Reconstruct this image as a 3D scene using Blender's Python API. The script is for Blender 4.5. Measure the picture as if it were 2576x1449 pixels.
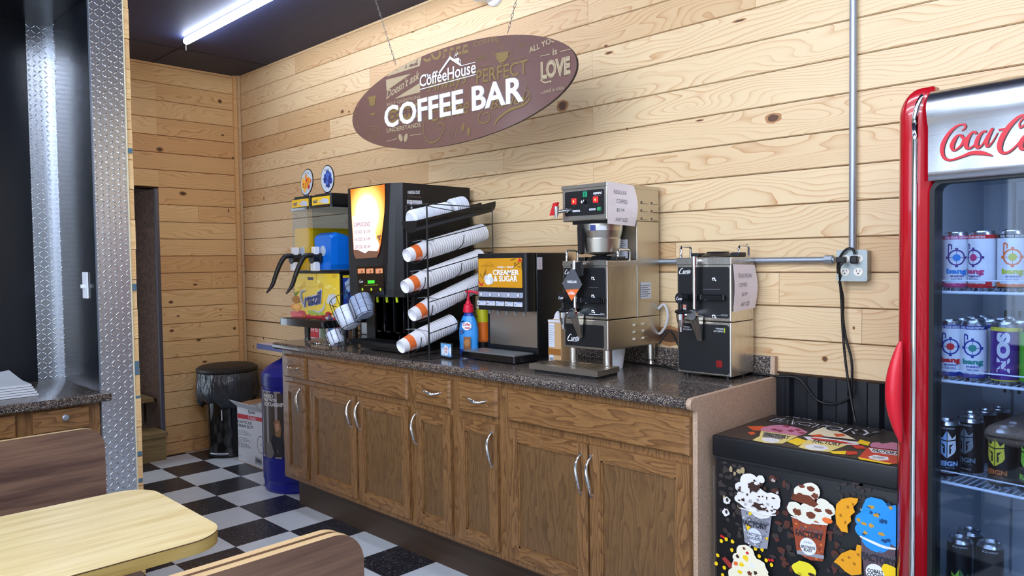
import bpy, bmesh, math, random
from mathutils import Vector, Matrix
for o in list(bpy.data.objects): bpy.data.objects.remove(o)
SC = bpy.context.scene
COL = SC.collection
PI = math.pi
# ---------------------------------------------------------------- camera
CAM = Vector((5.87763, -2.81110, 1.45815))
YAW, PIT, ROL, FPX = math.radians(44.645156), math.radians(-2.072535), math.radians(-0.765046), 1881.5732
W_, H_ = 2576, 1449
cf = Vector((-math.sin(YAW)*math.cos(PIT), math.cos(YAW)*math.cos(PIT), math.sin(PIT)))
r0 = Vector((math.cos(YAW), math.sin(YAW), 0)); u0 = r0.cross(cf)
cr = r0*math.cos(ROL) + u0*math.sin(ROL); cu = -r0*math.sin(ROL) + u0*math.cos(ROL)
cam = bpy.data.cameras.new('camera'); co = bpy.data.objects.new('camera', cam); COL.objects.link(co)
co.matrix_world = Matrix(((cr.x, cu.x, -cf.x, CAM.x), (cr.y, cu.y, -cf.y, CAM.y), (cr.z, cu.z, -cf.z, CAM.z), (0, 0, 0, 1)))
cam.sensor_fit = 'HORIZONTAL'; cam.sensor_width = 36; cam.lens = FPX/W_*36; cam.clip_start = .02; cam.clip_end = 60
SC.camera = co
# ---------------------------------------------------------------- world, exposure, large lamps
SC.view_settings.view_transform = 'Standard'; SC.view_settings.look = 'None'
SC.view_settings.gamma = 1; SC.view_settings.use_curve_mapping = False
SC.view_settings.exposure = 0.6
wd = bpy.data.worlds.new('world'); SC.world = wd; wd.use_nodes = True
wd.node_tree.nodes['Background'].inputs[0].default_value = (.70, .83, 1, 1)
wd.node_tree.nodes['Background'].inputs[1].default_value = 3.0
TUBE_STRENGTH = 32.0
# tube lights: (x0, x1, y) under the ceiling; all after the first are unseen, added for fill
TUBES = [(.785, 3.22, -.725), (3.6, 6.03, -2.3), (6.3, 8.7, -2.3),
         (2.7, 5.1, -3.9), (5.3, 7.7, -3.9), (2.7, 5.1, -5.6), (5.3, 7.7, -5.6)]

# ---------------------------------------------------------------- measuring helpers
def ray(u, w): return cr*((u-1288)/FPX) - cu*((w-724.5)/FPX) + cf
def on(u, w, ax, val):
    d = ray(u, w); t = (val-CAM[ax])/d[ax]; return CAM + d*t
def onp(u, w, p, n):
    d = ray(u, w); return CAM + d*((p-CAM).dot(n)/d.dot(n))
def zz(ox, oy, s): return lambda x, y: (ox+x/s, oy+y/s)
def V(*a): return Vector(a)
X_, Y_, Z_ = V(1, 0, 0), V(0, 1, 0), V(0, 0, 1)
def frame(o, u, v):
    u = Vector(u).normalized(); v = Vector(v).normalized(); n = u.cross(v)
    return Matrix(((u.x, v.x, n.x, o[0]), (u.y, v.y, n.y, o[1]), (u.z, v.z, n.z, o[2]), (0, 0, 0, 1)))
def FRONT(x, y, z): return frame((x, y, z), X_, Z_)
def RIGHT(x, y, z): return frame((x, y, z), Y_, Z_)
def TOP(x, y, z): return frame((x, y, z), X_, Y_)

# ---------------------------------------------------------------- materials
def lin(c):
    return tuple(((x/255)/12.92 if x/255 <= .04045 else ((x/255+.055)/1.055)**2.4) for x in c)
MATS = {}
def mat(name, col=(128, 128, 128), rough=.5, metal=0, emit=0, spec=.5, coat=0, trans=0, alpha=1, ior=1.45):
    if name in MATS: return MATS[name]
    m = bpy.data.materials.new(name); m.use_nodes = True; MATS[name] = m
    b = m.node_tree.nodes['Principled BSDF']; c = (*lin(col), 1)
    b.inputs['Base Color'].default_value = c; b.inputs['Roughness'].default_value = rough
    b.inputs['Metallic'].default_value = metal; b.inputs['Specular IOR Level'].default_value = spec
    b.inputs['Coat Weight'].default_value = coat; b.inputs['Transmission Weight'].default_value = trans
    b.inputs['Alpha'].default_value = alpha; b.inputs['IOR'].default_value = ior
    if emit: b.inputs['Emission Color'].default_value = c; b.inputs['Emission Strength'].default_value = emit
    m.diffuse_color = c
    return m
class NT:
    def __init__(s, m): s.t = m.node_tree; s.n = s.t.nodes; s.l = s.t.links; s.b = s.n['Principled BSDF']
    def new(s, k, **kw):
        n = s.n.new(k)
        for a, v in kw.items(): setattr(n, a, v)
        return n
    def put(s, sock, v):
        if hasattr(v, 'links'): s.l.new(v, sock)
        elif v is not None: sock.default_value = v
    def math(s, op, a, b=None, c=None, clamp=False):
        n = s.new('ShaderNodeMath', operation=op); n.use_clamp = clamp
        s.put(n.inputs[0], a); s.put(n.inputs[1], b)
        if c is not None: s.put(n.inputs[2], c)
        return n.outputs[0]
    def uv(s):
        n = s.new('ShaderNodeUVMap', uv_map='UVMap'); x = s.new('ShaderNodeSeparateXYZ'); s.l.new(n.outputs[0], x.inputs[0]); return x.outputs[0], x.outputs[1]
    def comb(s, x, y, z=0.0):
        n = s.new('ShaderNodeCombineXYZ'); s.put(n.inputs[0], x); s.put(n.inputs[1], y); s.put(n.inputs[2], z); return n.outputs[0]
    def noise(s, vec, scale=1, detail=2, rough=.5, col=False):
        n = s.new('ShaderNodeTexNoise'); s.l.new(vec, n.inputs['Vector']); n.inputs['Scale'].default_value = scale
        n.inputs['Detail'].default_value = detail; n.inputs['Roughness'].default_value = rough; return n.outputs[1 if col else 0]
    def voro(s, vec, scale=1, out=0, feature='F1'):
        n = s.new('ShaderNodeTexVoronoi', feature=feature); s.l.new(vec, n.inputs['Vector']); n.inputs['Scale'].default_value = scale; return n.outputs[out]
    def ramp(s, f, stops, interp='LINEAR'):
        n = s.new('ShaderNodeValToRGB'); n.color_ramp.interpolation = interp; e = n.color_ramp.elements
        while len(e) < len(stops): e.new(.5)
        for k, (p, c) in enumerate(stops): e[k].position = p; e[k].color = (*lin(c), 1)
        s.l.new(f, n.inputs[0]); return n.outputs[0]
    def mix(s, f, a, b, mode='MIX'):
        n = s.new('ShaderNodeMix', data_type='RGBA', blend_type=mode); s.put(n.inputs[0], f); s.put(n.inputs[6], a); s.put(n.inputs[7], b); return n.outputs[2]
    def bump(s, h, st=.3, dist=.01):
        n = s.new('ShaderNodeBump'); n.inputs['Strength'].default_value = st; n.inputs['Distance'].default_value = dist
        s.l.new(h, n.inputs['Height']); s.l.new(n.outputs[0], s.b.inputs['Normal'])
    def col(s, c): s.l.new(c, s.b.inputs['Base Color'])
def C4(c): return (*lin(c), 1)

def pine(name, light, dark, ring, red):
    m = mat(name, light, .48); t = NT(m); u, v = t.uv()
    at = t.new('ShaderNodeAttribute', attribute_name='brd'); rnd = at.outputs['Fac']
    off = t.math('MULTIPLY', rnd, 37.0); uu = t.math('ADD', u, off); vv = t.math('ADD', v, off)
    n1 = t.noise(t.comb(t.math('MULTIPLY', uu, 1.7), t.math('MULTIPLY', vv, 7.5), off), 1, 1.5, .5)
    vd = t.voro(t.comb(t.math('MULTIPLY', uu, 1.25), t.math('MULTIPLY', vv, 5.5)), 1)
    kb = t.math('MULTIPLY', t.math('POWER', t.math('SUBTRACT', 1, t.math('MINIMUM', vd, 1)), 3.5), .42)
    f = t.math('ADD', t.math('ADD', t.math('MULTIPLY', n1, 15), t.math('MULTIPLY', v, 52)), t.math('MULTIPLY', kb, 14))
    fr = t.math('FRACT', f)
    # early wood rises slowly to a late wood line
    lw = t.math('POWER', fr, 5.0)
    fine = t.noise(t.comb(t.math('MULTIPLY', uu, 6), t.math('MULTIPLY', vv, 420)), 1, 2, .6)
    big = t.noise(t.comb(t.math('MULTIPLY', uu, .8), t.math('MULTIPLY', vv, 11)), 1, 1, .5)
    amt = t.math('MULTIPLY', lw, t.math('MULTIPLY_ADD', big, 1.5, -.12), clamp=True)
    c = t.mix(t.math('MULTIPLY_ADD', fine, .5, -.06, clamp=True), C4(light), C4(dark))
    c = t.mix(amt, c, C4(ring))
    ba = t.math('MULTIPLY', t.math('SUBTRACT', t.math('FRACT', t.math('MULTIPLY', rnd, 7.31)), .4), 1.7, clamp=True)
    c = t.mix(t.math('MULTIPLY', ba, .55), c, t.mix(1.0, c, C4(red), 'MULTIPLY'))
    t.col(c); t.b.inputs['Roughness'].default_value = .46
    t.bump(t.math('MULTIPLY_ADD', fine, .5, t.math('MULTIPLY', lw, -.5)), .12, .002)
    return m
PINE = pine('pine_boards', (226, 200, 158), (208, 177, 132), (188, 134, 82), (206, 172, 132))
PINE_L = pine('pine_boards_amber', (240, 204, 148), (222, 180, 120), (190, 134, 78), (214, 170, 128))
KNOT = mat('pine_knot', (92, 62, 42), .6); KNOT2 = mat('pine_knot_ring', (168, 120, 74), .55)
GAP = mat('board_gap', (70, 48, 30), .9)

def oak(name, vert, light=(168, 112, 58), dark=(104, 62, 28)):
    m = mat(name, light, .4, coat=.15); t = NT(m); u, v = t.uv()
    if vert: u, v = v, u
    n1 = t.noise(t.comb(t.math('MULTIPLY', u, 2.4), t.math('MULTIPLY', v, 13)), 1, 2, .5)
    f = t.math('FRACT', t.math('ADD', t.math('MULTIPLY', n1, 9), t.math('MULTIPLY', v, 32)))
    por = t.noise(t.comb(t.math('MULTIPLY', u, 22), t.math('MULTIPLY', v, 520)), 1, 2, .6)
    pr = t.ramp(por, [(.50, (0, 0, 0)), (.66, (255, 255, 255))])
    c = t.mix(t.math('POWER', f, 2.2), C4(light), C4(dark))
    mm = t.new('ShaderNodeMath', operation='MULTIPLY'); t.l.new(pr, mm.inputs[0]); mm.inputs[1].default_value = .5
    c = t.mix(mm.outputs[0], c, C4((72, 42, 20)))
    t.col(c); t.bump(por, .15, .001)
    return m
OAKV = oak('oak_upright', True, (146, 106, 64), (104, 70, 40)); OAKH = oak('oak_lengthwise', False, (150, 108, 64), (104, 70, 38))
OAKP = oak('oak_panel', True, (124, 92, 56), (98, 70, 42))
OAKD = oak('oak_dark', False, (96, 62, 34), (62, 38, 20))
TOE = mat('toe_kick_vinyl', (66, 50, 38), .5)

def laminate(name, a, b, c_, ang=0):
    m = mat(name, a, .33); t = NT(m); u, v = t.uv()
    if ang: u, v = v, u
    n1 = t.noise(t.comb(t.math('MULTIPLY', u, 2.2), t.math('MULTIPLY', v, 26)), 1, 3, .6)
    n2 = t.noise(t.comb(t.math('MULTIPLY', u, 5), t.math('MULTIPLY', v, 160)), 1, 2, .5)
    c = t.ramp(t.math('ADD', t.math('MULTIPLY', n1, .72), t.math('MULTIPLY', n2, .28)), [(.34, c_), (.5, a), (.66, b)])
    t.col(c); return m
WALNUT = laminate('walnut_laminate', (116, 88, 72), (134, 104, 84), (82, 60, 52))
BAMBOO = laminate('bamboo_laminate', (230, 207, 150), (240, 220, 170), (212, 184, 122), 1)
BAMBOO_E = laminate('bamboo_edge', (206, 178, 104), (220, 194, 122), (176, 142, 74))
TAN = mat('tan_edge', (206, 172, 122), .45)
BROWNLINE = mat('brown_line', (84, 58, 40), .5)

def granite():
    m = mat('granite_laminate', (80, 72, 68), .18, coat=.3); t = NT(m)
    g = t.new('ShaderNodeTexCoord').outputs['Object']
    a = t.voro(g, 420, 1); sp = t.new('ShaderNodeSeparateColor'); t.l.new(a, sp.inputs[0])
    c = t.ramp(sp.outputs[0], [(0, (28, 26, 28)), (.35, (70, 62, 58)), (.62, (104, 92, 84)), (.82, (150, 134, 122)), (.95, (196, 184, 172))], 'CONSTANT')
    t.col(c); t.b.inputs['Roughness'].default_value = .22; return m
GRAN = granite()
def speck(name, base, lo, hi, sc=900, rough=.8):
    m = mat(name, base, rough); t = NT(m); g = t.new('ShaderNodeTexCoord').outputs['Object']
    n = t.noise(g, sc/8, 3, .7); t.col(t.ramp(n, [(.35, lo), (.5, base), (.65, hi)])); return m
MDF = speck('mdf', (184, 156, 132), (172, 144, 120), (194, 168, 144), 1200)
OSB = speck('brown_particle_board', (74, 52, 38), (54, 36, 26), (92, 66, 48), 300)
def tiles():
    m = mat('checker_tiles', (200, 200, 200), .25); t = NT(m); g = t.new('ShaderNodeTexCoord').outputs['Object']
    s = t.new('ShaderNodeSeparateXYZ'); t.l.new(g, s.inputs[0])
    ux = t.math('DIVIDE', t.math('SUBTRACT', s.outputs[0], .3379), .3048); uy = t.math('DIVIDE', t.math('ADD', s.outputs[1], .8068), .3048)
    par = t.math('FLOORED_MODULO', t.math('ADD', t.math('FLOOR', ux), t.math('FLOOR', uy)), 2)
    ex = t.math('ABSOLUTE', t.math('SUBTRACT', t.math('FRACT', ux), .5)); ey = t.math('ABSOLUTE', t.math('SUBTRACT', t.math('FRACT', uy), .5))
    gr = t.math('GREATER_THAN', t.math('MAXIMUM', ex, ey), .4955)
    v1 = t.voro(g, 260, 1); sp = t.new('ShaderNodeSeparateColor'); t.l.new(v1, sp.inputs[0])
    bl = t.ramp(sp.outputs[0], [(0, (36, 36, 42)), (.8, (44, 44, 50)), (.93, (96, 98, 108)), (.98, (150, 152, 160))], 'CONSTANT')
    n = t.noise(g, 9, 4, .6); n2 = t.noise(g, 160, 2, .5)
    wh = t.ramp(t.math('ADD', t.math('MULTIPLY', n, .6), t.math('MULTIPLY', n2, .4)), [(.3, (202, 208, 212)), (.7, (214, 220, 226))])
    c = t.mix(par, bl, wh); c = t.mix(t.math('MULTIPLY', gr, .55), c, C4((110, 108, 108)))
    t.col(c); t.b.inputs['Roughness'].default_value = .3; return m
TILE = tiles()
def dplate():
    m = mat('diamond_plate', (226, 232, 240), .22, 1); t = NT(m); u, v = t.uv()
    P = .023
    ux = t.math('DIVIDE', u, P); uy = t.math('DIVIDE', v, P)
    par = t.math('FLOORED_MODULO', t.math('ADD', t.math('FLOOR', ux), t.math('FLOOR', uy)), 2)
    sg = t.math('MULTIPLY_ADD', par, 2, -1)
    x = t.math('SUBTRACT', t.math('FRACT', ux), .5); y = t.math('SUBTRACT', t.math('FRACT', uy), .5)
    x2 = t.math('MULTIPLY', x, sg)
    a = t.math('ADD', x2, y); b = t.math('SUBTRACT', x2, y)
    d = t.math('ADD', t.math('POWER', t.math('DIVIDE', a, .62), 2), t.math('POWER', t.math('DIVIDE', b, .20), 2))
    h = t.math('SUBTRACT', 1, d, clamp=True)
    t.bump(t.math('POWER', h, .5), 1.0, .0030)
    t.b.inputs['Roughness'].default_value = .26; return m
DPL = dplate()
def brushed(name, col, rough, horiz=True, warp=0):
    m = mat(name, col, rough, 1); t = NT(m); u, v = t.uv()
    if not horiz: u, v = v, u
    n = t.noise(t.comb(t.math('MULTIPLY', u, 3), t.math('MULTIPLY', v, 900)), 1, 2, .6)
    h = t.math('MULTIPLY', n, .06)
    if warp:
        w = t.noise(t.comb(u, v), 4.5, 1, .5); h = t.math('ADD', h, t.math('MULTIPLY', w, warp))
    t.l.new(t.math('MULTIPLY_ADD', n, .12, rough-.06), t.b.inputs['Roughness'])
    t.bump(h, .25, .004 if warp else .0005); return m
SS = brushed('brushed_steel', (206, 200, 190), .26, False)
SSF = brushed('satin_steel', (196, 190, 178), .32, True)
SSHEAD = brushed('polished_steel_header', (224, 228, 236), .24, True, 6)
CHROME = mat('chrome', (228, 230, 232), .07, 1)
ZINC = mat('galvanised_steel', (164, 172, 182), .48, .85)
BOXST = mat('stamped_steel', (158, 166, 166), .42, .85)
BLK = mat('black_plastic', (19, 20, 23), .42); BLKG = mat('black_gloss', (18, 19, 22), .12, coat=.5)
BLKM = mat('black_metal', (30, 30, 32), .45); WIRE = mat('black_wire', (22, 22, 24), .35)
BLKWALL = mat('black_gloss_panel', (22, 25, 31), .2); CEIL = speck('charcoal_ceiling', (36, 44, 78), (32, 39, 70), (42, 50, 84), 600, .6)
DARKRIB = mat('black_ribbed_metal', (22, 24, 30), .4)
WHITE = mat('white_plastic', (232, 234, 238), .35); PAPER = mat('white_paper', (236, 230, 234), .75)
CUPW = mat('white_paper_cup', (236, 236, 240), .45); ORANGE = mat('orange_print', (232, 112, 50), .45)
GREYTXT = mat('grey_ink', (96, 98, 108), .7); DKTXT = mat('dark_ink', (40, 42, 50), .7); WTXT = mat('white_ink', (240, 242, 248), .5)
RED = mat('red_print', (206, 34, 40), .5); GREEN = mat('green_button', (24, 142, 96), .35); LIME = mat('lime_plastic', (186, 212, 30), .35, emit=.1)
REDLIT = mat('lit_red_switch', (245, 40, 40), .3, emit=.8); GREENLCD = mat('green_display', (60, 190, 40), .4, emit=.5)
CLEARFOAM = mat('white_foam', (226, 232, 244), .3)
FRED = mat('fridge_red', (170, 14, 28), .18, coat=.5)
YEL = mat('yellow_print', (248, 208, 22), .4); NAVY = mat('navy_print', (30, 44, 120), .45); SKY = mat('sky_print', (60, 142, 222), .45)
BLUEP = mat('blue_plastic', (24, 34, 138), .35)
BAG = mat('black_bag', (46, 52, 60), .24, spec=.8); tnb = NT(BAG); gb_ = tnb.new('ShaderNodeTexCoord').outputs['Object']; mpb = tnb.new('ShaderNodeMapping'); mpb.inputs['Scale'].default_value = (1, 1, .28); tnb.l.new(gb_, mpb.inputs[0]); tnb.bump(tnb.noise(mpb.outputs[0], 26, 3, .6), .9, .02)
CARD = mat('kraft_card', (178, 140, 104), .8); CARDW = mat('white_card', (206, 208, 216), .7)
def thin_glass(name, tint=(255, 255, 255), refl=1.0):
    m = bpy.data.materials.new(name); m.use_nodes = True; MATS[name] = m; t = m.node_tree; n = t.nodes; n.clear()
    o = n.new('ShaderNodeOutputMaterial'); mx = n.new('ShaderNodeMixShader'); tr = n.new('ShaderNodeBsdfTransparent'); gl = n.new('ShaderNodeBsdfGlossy')
    tr.inputs[0].default_value = (*lin(tint), 1); gl.inputs['Roughness'].default_value = .02
    lw = n.new('ShaderNodeLayerWeight'); lw.inputs[0].default_value = .5; pw = n.new('ShaderNodeMath'); pw.operation = 'POWER'; pw.inputs[1].default_value = 3.5
    mu = n.new('ShaderNodeMath'); mu.operation = 'MULTIPLY_ADD'; mu.inputs[1].default_value = .7*refl; mu.inputs[2].default_value = .035*refl
    t.links.new(lw.outputs['Facing'], pw.inputs[0]); t.links.new(pw.outputs[0], mu.inputs[0]); t.links.new(mu.outputs[0], mx.inputs[0]); t.links.new(tr.outputs[0], mx.inputs[1]); t.links.new(gl.outputs[0], mx.inputs[2]); t.links.new(mx.outputs[0], o.inputs[0])
    return m
GLASS = thin_glass('door_glass', (226, 234, 244), .9); CLEARP = thin_glass('clear_plastic', (228, 236, 244), .22)

# ---------------------------------------------------------------- mesh builder
def blob(cx, cy, rx, ry, seed=0, n=18, j=.18, rot=0):
    rg = random.Random(seed); o = []
    for k in range(n):
        a = 2*PI*k/n; r = 1+rg.uniform(-j, j); x = rx*r*math.cos(a); y = ry*r*math.sin(a)
        o.append((cx+x*math.cos(rot)-y*math.sin(rot), cy+x*math.sin(rot)+y*math.cos(rot)))
    return o
def ell(cx, cy, rx, ry, n=28, rot=0): return blob(cx, cy, rx, ry, 0, n, 0, rot)
def catmull(p, k=6):
    p = [Vector(q) for q in p]; o = []
    for i in range(len(p)-1):
        a = p[max(i-1, 0)]; b = p[i]; c = p[i+1]; d = p[min(i+2, len(p)-1)]
        for s in range(k):
            t = s/k; o.append(.5*((2*b)+(c-a)*t+(2*a-5*b+4*c-d)*t*t+(3*b-a-3*c+d)*t**3))
    o.append(p[-1]); return o
_TC = {}
def text_geo(s, bold=0.0, shear=0.0):
    k = (s, bold, shear)
    if k not in _TC:
        c = bpy.data.curves.new('t', 'FONT'); c.body = s; c.size = 1; c.resolution_u = 3; c.offset = bold; c.shear = shear
        o = bpy.data.objects.new('t', c); me = bpy.data.meshes.new_from_object(o)
        vs = [(v.co.x, v.co.y) for v in me.vertices]; fs = [tuple(p.vertices) for p in me.polygons]
        bpy.data.objects.remove(o); bpy.data.curves.remove(c); bpy.data.meshes.remove(me)
        x0 = min(v[0] for v in vs); x1 = max(v[0] for v in vs); y0 = min(v[1] for v in vs); y1 = max(v[1] for v in vs)
        _TC[k] = ([((x-x0)/(x1-x0), (y-y0)/(y1-y0)) for x, y in vs], fs, (x1-x0)/(y1-y0))
    return _TC[k]
class MB:
    def __init__(s, M=None):
        s.v = []; s.f = []; s.m = []; s.sm = []; s.mats = []; s.uvs = {}; s.brd = {}; s.M = M or Matrix(); s.lay = 0
    def mi(s, m):
        if m not in s.mats: s.mats.append(m)
        return s.mats.index(m)
    def add(s, vs, fs, m, smooth=False, M=None):
        M = s.M @ M if M is not None else s.M; b = len(s.v); k = s.mi(m)
        s.v += [M @ Vector(v) for v in vs]
        for f in fs: s.f.append([b+i for i in f]); s.m.append(k); s.sm.append(smooth)
        return s
    def bm(s, bm, m, smooth=False, M=None):
        bm.verts.index_update(); s.add([v.co.copy() for v in bm.verts], [[v.index for v in f.verts] for f in bm.faces], m, smooth, M); bm.free(); return s
    def box(s, x0, x1, y0, y1, z0, z1, m, bev=0, seg=2, M=None):
        bm = bmesh.new(); bmesh.ops.create_cube(bm, size=1)
        for v in bm.verts: v.co = Vector(((x0+x1)/2+v.co.x*(x1-x0), (y0+y1)/2+v.co.y*(y1-y0), (z0+z1)/2+v.co.z*(z1-z0)))
        if bev: bmesh.ops.bevel(bm, geom=list(bm.edges), offset=bev, segments=seg, affect='EDGES', profile=.5)
        return s.bm(bm, m, bool(bev) and seg > 2, M)
    def cyl(s, p0, p1, r0, m, r1=None, n=20, cap=True, smooth=True, M=None):
        r1 = r0 if r1 is None else r1; p0 = Vector(p0); p1 = Vector(p1); d = (p1-p0).normalized()
        a = d.orthogonal().normalized(); b = d.cross(a); vs = []
        for p, r in ((p0, r0), (p1, r1)):
            for k in range(n): t = 2*PI*k/n; vs.append(p+a*(r*math.cos(t))+b*(r*math.sin(t)))
        s.add(vs, [[k, (k+1) % n, n+(k+1) % n, n+k] for k in range(n)], m, smooth, M)
        if cap: s.add(vs, [list(range(n))[::-1], list(range(n, 2*n))], m, False, M)
        return s
    def tube(s, pts, r, m, n=8, smooth=0, cap=True, M=None, closed=False):
        p = catmull(pts, smooth) if smooth else [Vector(q) for q in pts]; vs = []; N = len(p); a = None
        if isinstance(r, list) and len(r) != N:
            R0 = r; r = []
            for i in range(N): t = i/(N-1)*(len(R0)-1); j = min(int(t), len(R0)-2); r.append(R0[j]+(R0[j+1]-R0[j])*(t-j))
        for i, q in enumerate(p):
            if closed: d = p[(i+1) % N]-p[i-1]
            else: d = (p[min(i+1, N-1)]-p[max(i-1, 0)])
            d.normalize()
            a = d.orthogonal().normalized() if a is None else (a-d*a.dot(d)).normalized()
            b = d.cross(a); rr = r[i] if isinstance(r, list) else r
            for k in range(n): t = 2*PI*k/n; vs.append(q+a*(rr*math.cos(t))+b*(rr*math.sin(t)))
        fs = [[i*n+k, i*n+(k+1) % n, (i+1)*n+(k+1) % n, (i+1)*n+k] for i in range(N-1) for k in range(n)]
        if closed: fs += [[(N-1)*n+k, (N-1)*n+(k+1) % n, (k+1) % n, k] for k in range(n)]
        s.add(vs, fs, m, True, M)
        if cap and not closed: s.add(vs, [list(range(n))[::-1], list(range((N-1)*n, N*n))], m, False, M)
        return s
    def lathe(s, prof, m, n=28, M=None, smooth=True, sx=1, sy=1, mats=None):
        vs = []
        for r, z in prof:
            for k in range(n): t = 2*PI*k/n; vs.append((r*math.cos(t)*sx, r*math.sin(t)*sy, z))
        for i in range(len(prof)-1):
            mm = mats[i] if mats else m
            s.add([vs[i*n+k] for k in range(n)]+[vs[(i+1)*n+k] for k in range(n)], [[k, (k+1) % n, n+(k+1) % n, n+k] for k in range(n)], mm, smooth, M)
        for i, fl in ((0, True), (len(prof)-1, False)):
            if prof[i][0] > 1e-5:
                pass
        return s
    def disc(s, r, z, m, n=28, M=None, sx=1, sy=1):
        return s.add([(r*math.cos(2*PI*k/n)*sx, r*math.sin(2*PI*k/n)*sy, z) for k in range(n)], [list(range(n))], m, False, M)
    def prism(s, pts, z0, z1, m, M=None, side=None, smooth=False):
        n = len(pts); ar = sum(pts[i][0]*pts[(i+1) % n][1]-pts[(i+1) % n][0]*pts[i][1] for i in range(n))
        if ar < 0: pts = pts[::-1]
        vs = [(x, y, z0) for x, y in pts]+[(x, y, z1) for x, y in pts]
        s.add(vs, [list(range(n))[::-1], list(range(n, 2*n))], m, False, M)
        s.add(vs, [[k, (k+1) % n, n+(k+1) % n, n+k] for k in range(n)], side or m, smooth, M); return s
    def flat(s, pts, m, M=None, z=None):
        """a printed patch lying on a surface"""
        s.lay += 1; zz_ = .0004+.00005*s.lay if z is None else z
        n = len(pts); ar = sum(pts[i][0]*pts[(i+1) % n][1]-pts[(i+1) % n][0]*pts[i][1] for i in range(n))
        if ar < 0: pts = pts[::-1]
        vs = [Vector((x, y, zz_)) for x, y in pts]
        from mathutils.geometry import tessellate_polygon
        tr = tessellate_polygon([vs])
        fs = []
        for t in tr:
            a, b, c = (vs[i] for i in t)
            fs.append(t if (b-a).cross(c-a).z > 0 else t[::-1])
        return s.add(vs, fs, m, False, M)
    def rect(s, x0, y0, x1, y1, m, M=None): return s.flat([(x0, y0), (x1, y0), (x1, y1), (x0, y1)], m, M)
    def text(s, t, m, ll, lr, ul, M=None, bold=0.0, shear=0.0, d=0.0, wrap=None):
        """lettering filling the parallelogram ll-lr-ul of a frame"""
        vs, fs, asp = text_geo(t, bold, shear); s.lay += 1; z = .0004+.00005*s.lay
        ll = Vector(ll); a = Vector(lr)-ll; b = Vector(ul)-ll
        P = [(ll.x+a.x*x+b.x*y, ll.y+a.y*x+b.y*y) for x, y in vs]
        if wrap: s.add([((wrap+z)*math.sin(x/wrap), -(wrap+z)*math.cos(x/wrap), y) for x, y in P], fs, m, False, M); return s
        s.add([(x, y, z) for x, y in P], fs, m, False, M)
        if d:
            n = len(P); ed = {}
            for f in fs:
                for i in range(len(f)):
                    e = (f[i], f[(i+1) % len(f)])
                    if (e[1], e[0]) in ed: del ed[(e[1], e[0])]
                    else: ed[e] = 1
            s.add([(x, y, z-d) for x, y in P]+[(x, y, z) for x, y in P], [[a_, b_, b_+n, a_+n] for a_, b_ in ed], m, False, M)
        return s
    def line(s, t, m, x, y, h, w=None, M=None, al='l', bold=0.0, shear=0.0, wrap=None):
        asp = text_geo(t, bold, shear)[2]; w = w or h*asp
        if al == 'c': x -= w/2
        if al == 'r': x -= w
        return s.text(t, m, (x, y), (x+w, y), (x, y+h), M, bold, shear, 0, wrap)
    def ribbon(s, pts, ws, m, M=None, k=6, d=0):
        p = catmull([Vector((a, b, 0)) for a, b in pts], k); N = len(p); W = []
        for i in range(N): t = i/(N-1)*(len(ws)-1); j = min(int(t), len(ws)-2); W.append(ws[j]+(ws[j+1]-ws[j])*(t-j))
        s.lay += 1; z = .0004+.00005*s.lay; L = []; R = []
        for i in range(N):
            q = (p[min(i+1, N-1)]-p[max(i-1, 0)]).normalized(); nn = Vector((-q.y, q.x, 0)); L.append(p[i]+nn*W[i]/2); R.append(p[i]-nn*W[i]/2)
        vs = [Vector((v.x, v.y, z)) for v in L+R]
        return s.add(vs, [[N+i, N+i+1, i+1, i] for i in range(N-1)], m, False, M)
    def build(s, name, parent=None, label=None, cat=None, group=None, kind=None, loc=None, rz=0, smooth_ang=None):
        me = bpy.data.meshes.new(name); me.from_pydata([tuple(v) for v in s.v], [], s.f)
        for m in s.mats: me.materials.append(m)
        me.polygons.foreach_set('material_index', s.m); me.polygons.foreach_set('use_smooth', s.sm)
        uv = me.uv_layers.new(name='UVMap'); br = me.attributes.new('brd', 'FLOAT', 'FACE')
        for p in me.polygons:
            n = p.normal; a = max(range(3), key=lambda k: abs(n[k]))
            br.data[p.index].value = s.brd.get(p.index, 0.37)
            for li in p.loop_indices:
                c = me.vertices[me.loops[li].vertex_index].co
                uv.data[li].uv = (c.y, c.z) if a == 0 else (c.x, c.z) if a == 1 else (c.x, c.y)
        me.validate(); me.update()
        o = bpy.data.objects.new(name, me); COL.objects.link(o)
        if loc is not None: o.location = loc
        o.rotation_euler.z = rz
        if parent: o.parent = parent
        if label: o['label'] = label
        if cat: o['category'] = cat
        if group: o['group'] = group
        if kind: o['kind'] = kind
        return o
def thing(name, loc, label, cat, group=None, rz=0):
    o = bpy.data.objects.new(name, None); COL.objects.link(o); o.location = loc; o.rotation_euler.z = rz; o.empty_display_size = .05
    o['label'] = label; o['category'] = cat
    if group: o['group'] = group
    return o
def dup(root, loc=None, rz=None, label=None, group=None, rot=None):
    r = root.copy(); COL.objects.link(r)
    if loc is not None: r.location = loc
    if rz is not None: r.rotation_euler.z = rz
    if rot is not None: r.rotation_euler = rot
    if label: r['label'] = label
    if group: r['group'] = group
    for ch in list(root.children):
        c = ch.copy(); COL.objects.link(c); c.parent = r
        for g in list(ch.children):
            d = g.copy(); COL.objects.link(d); d.parent = c
    return r
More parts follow.
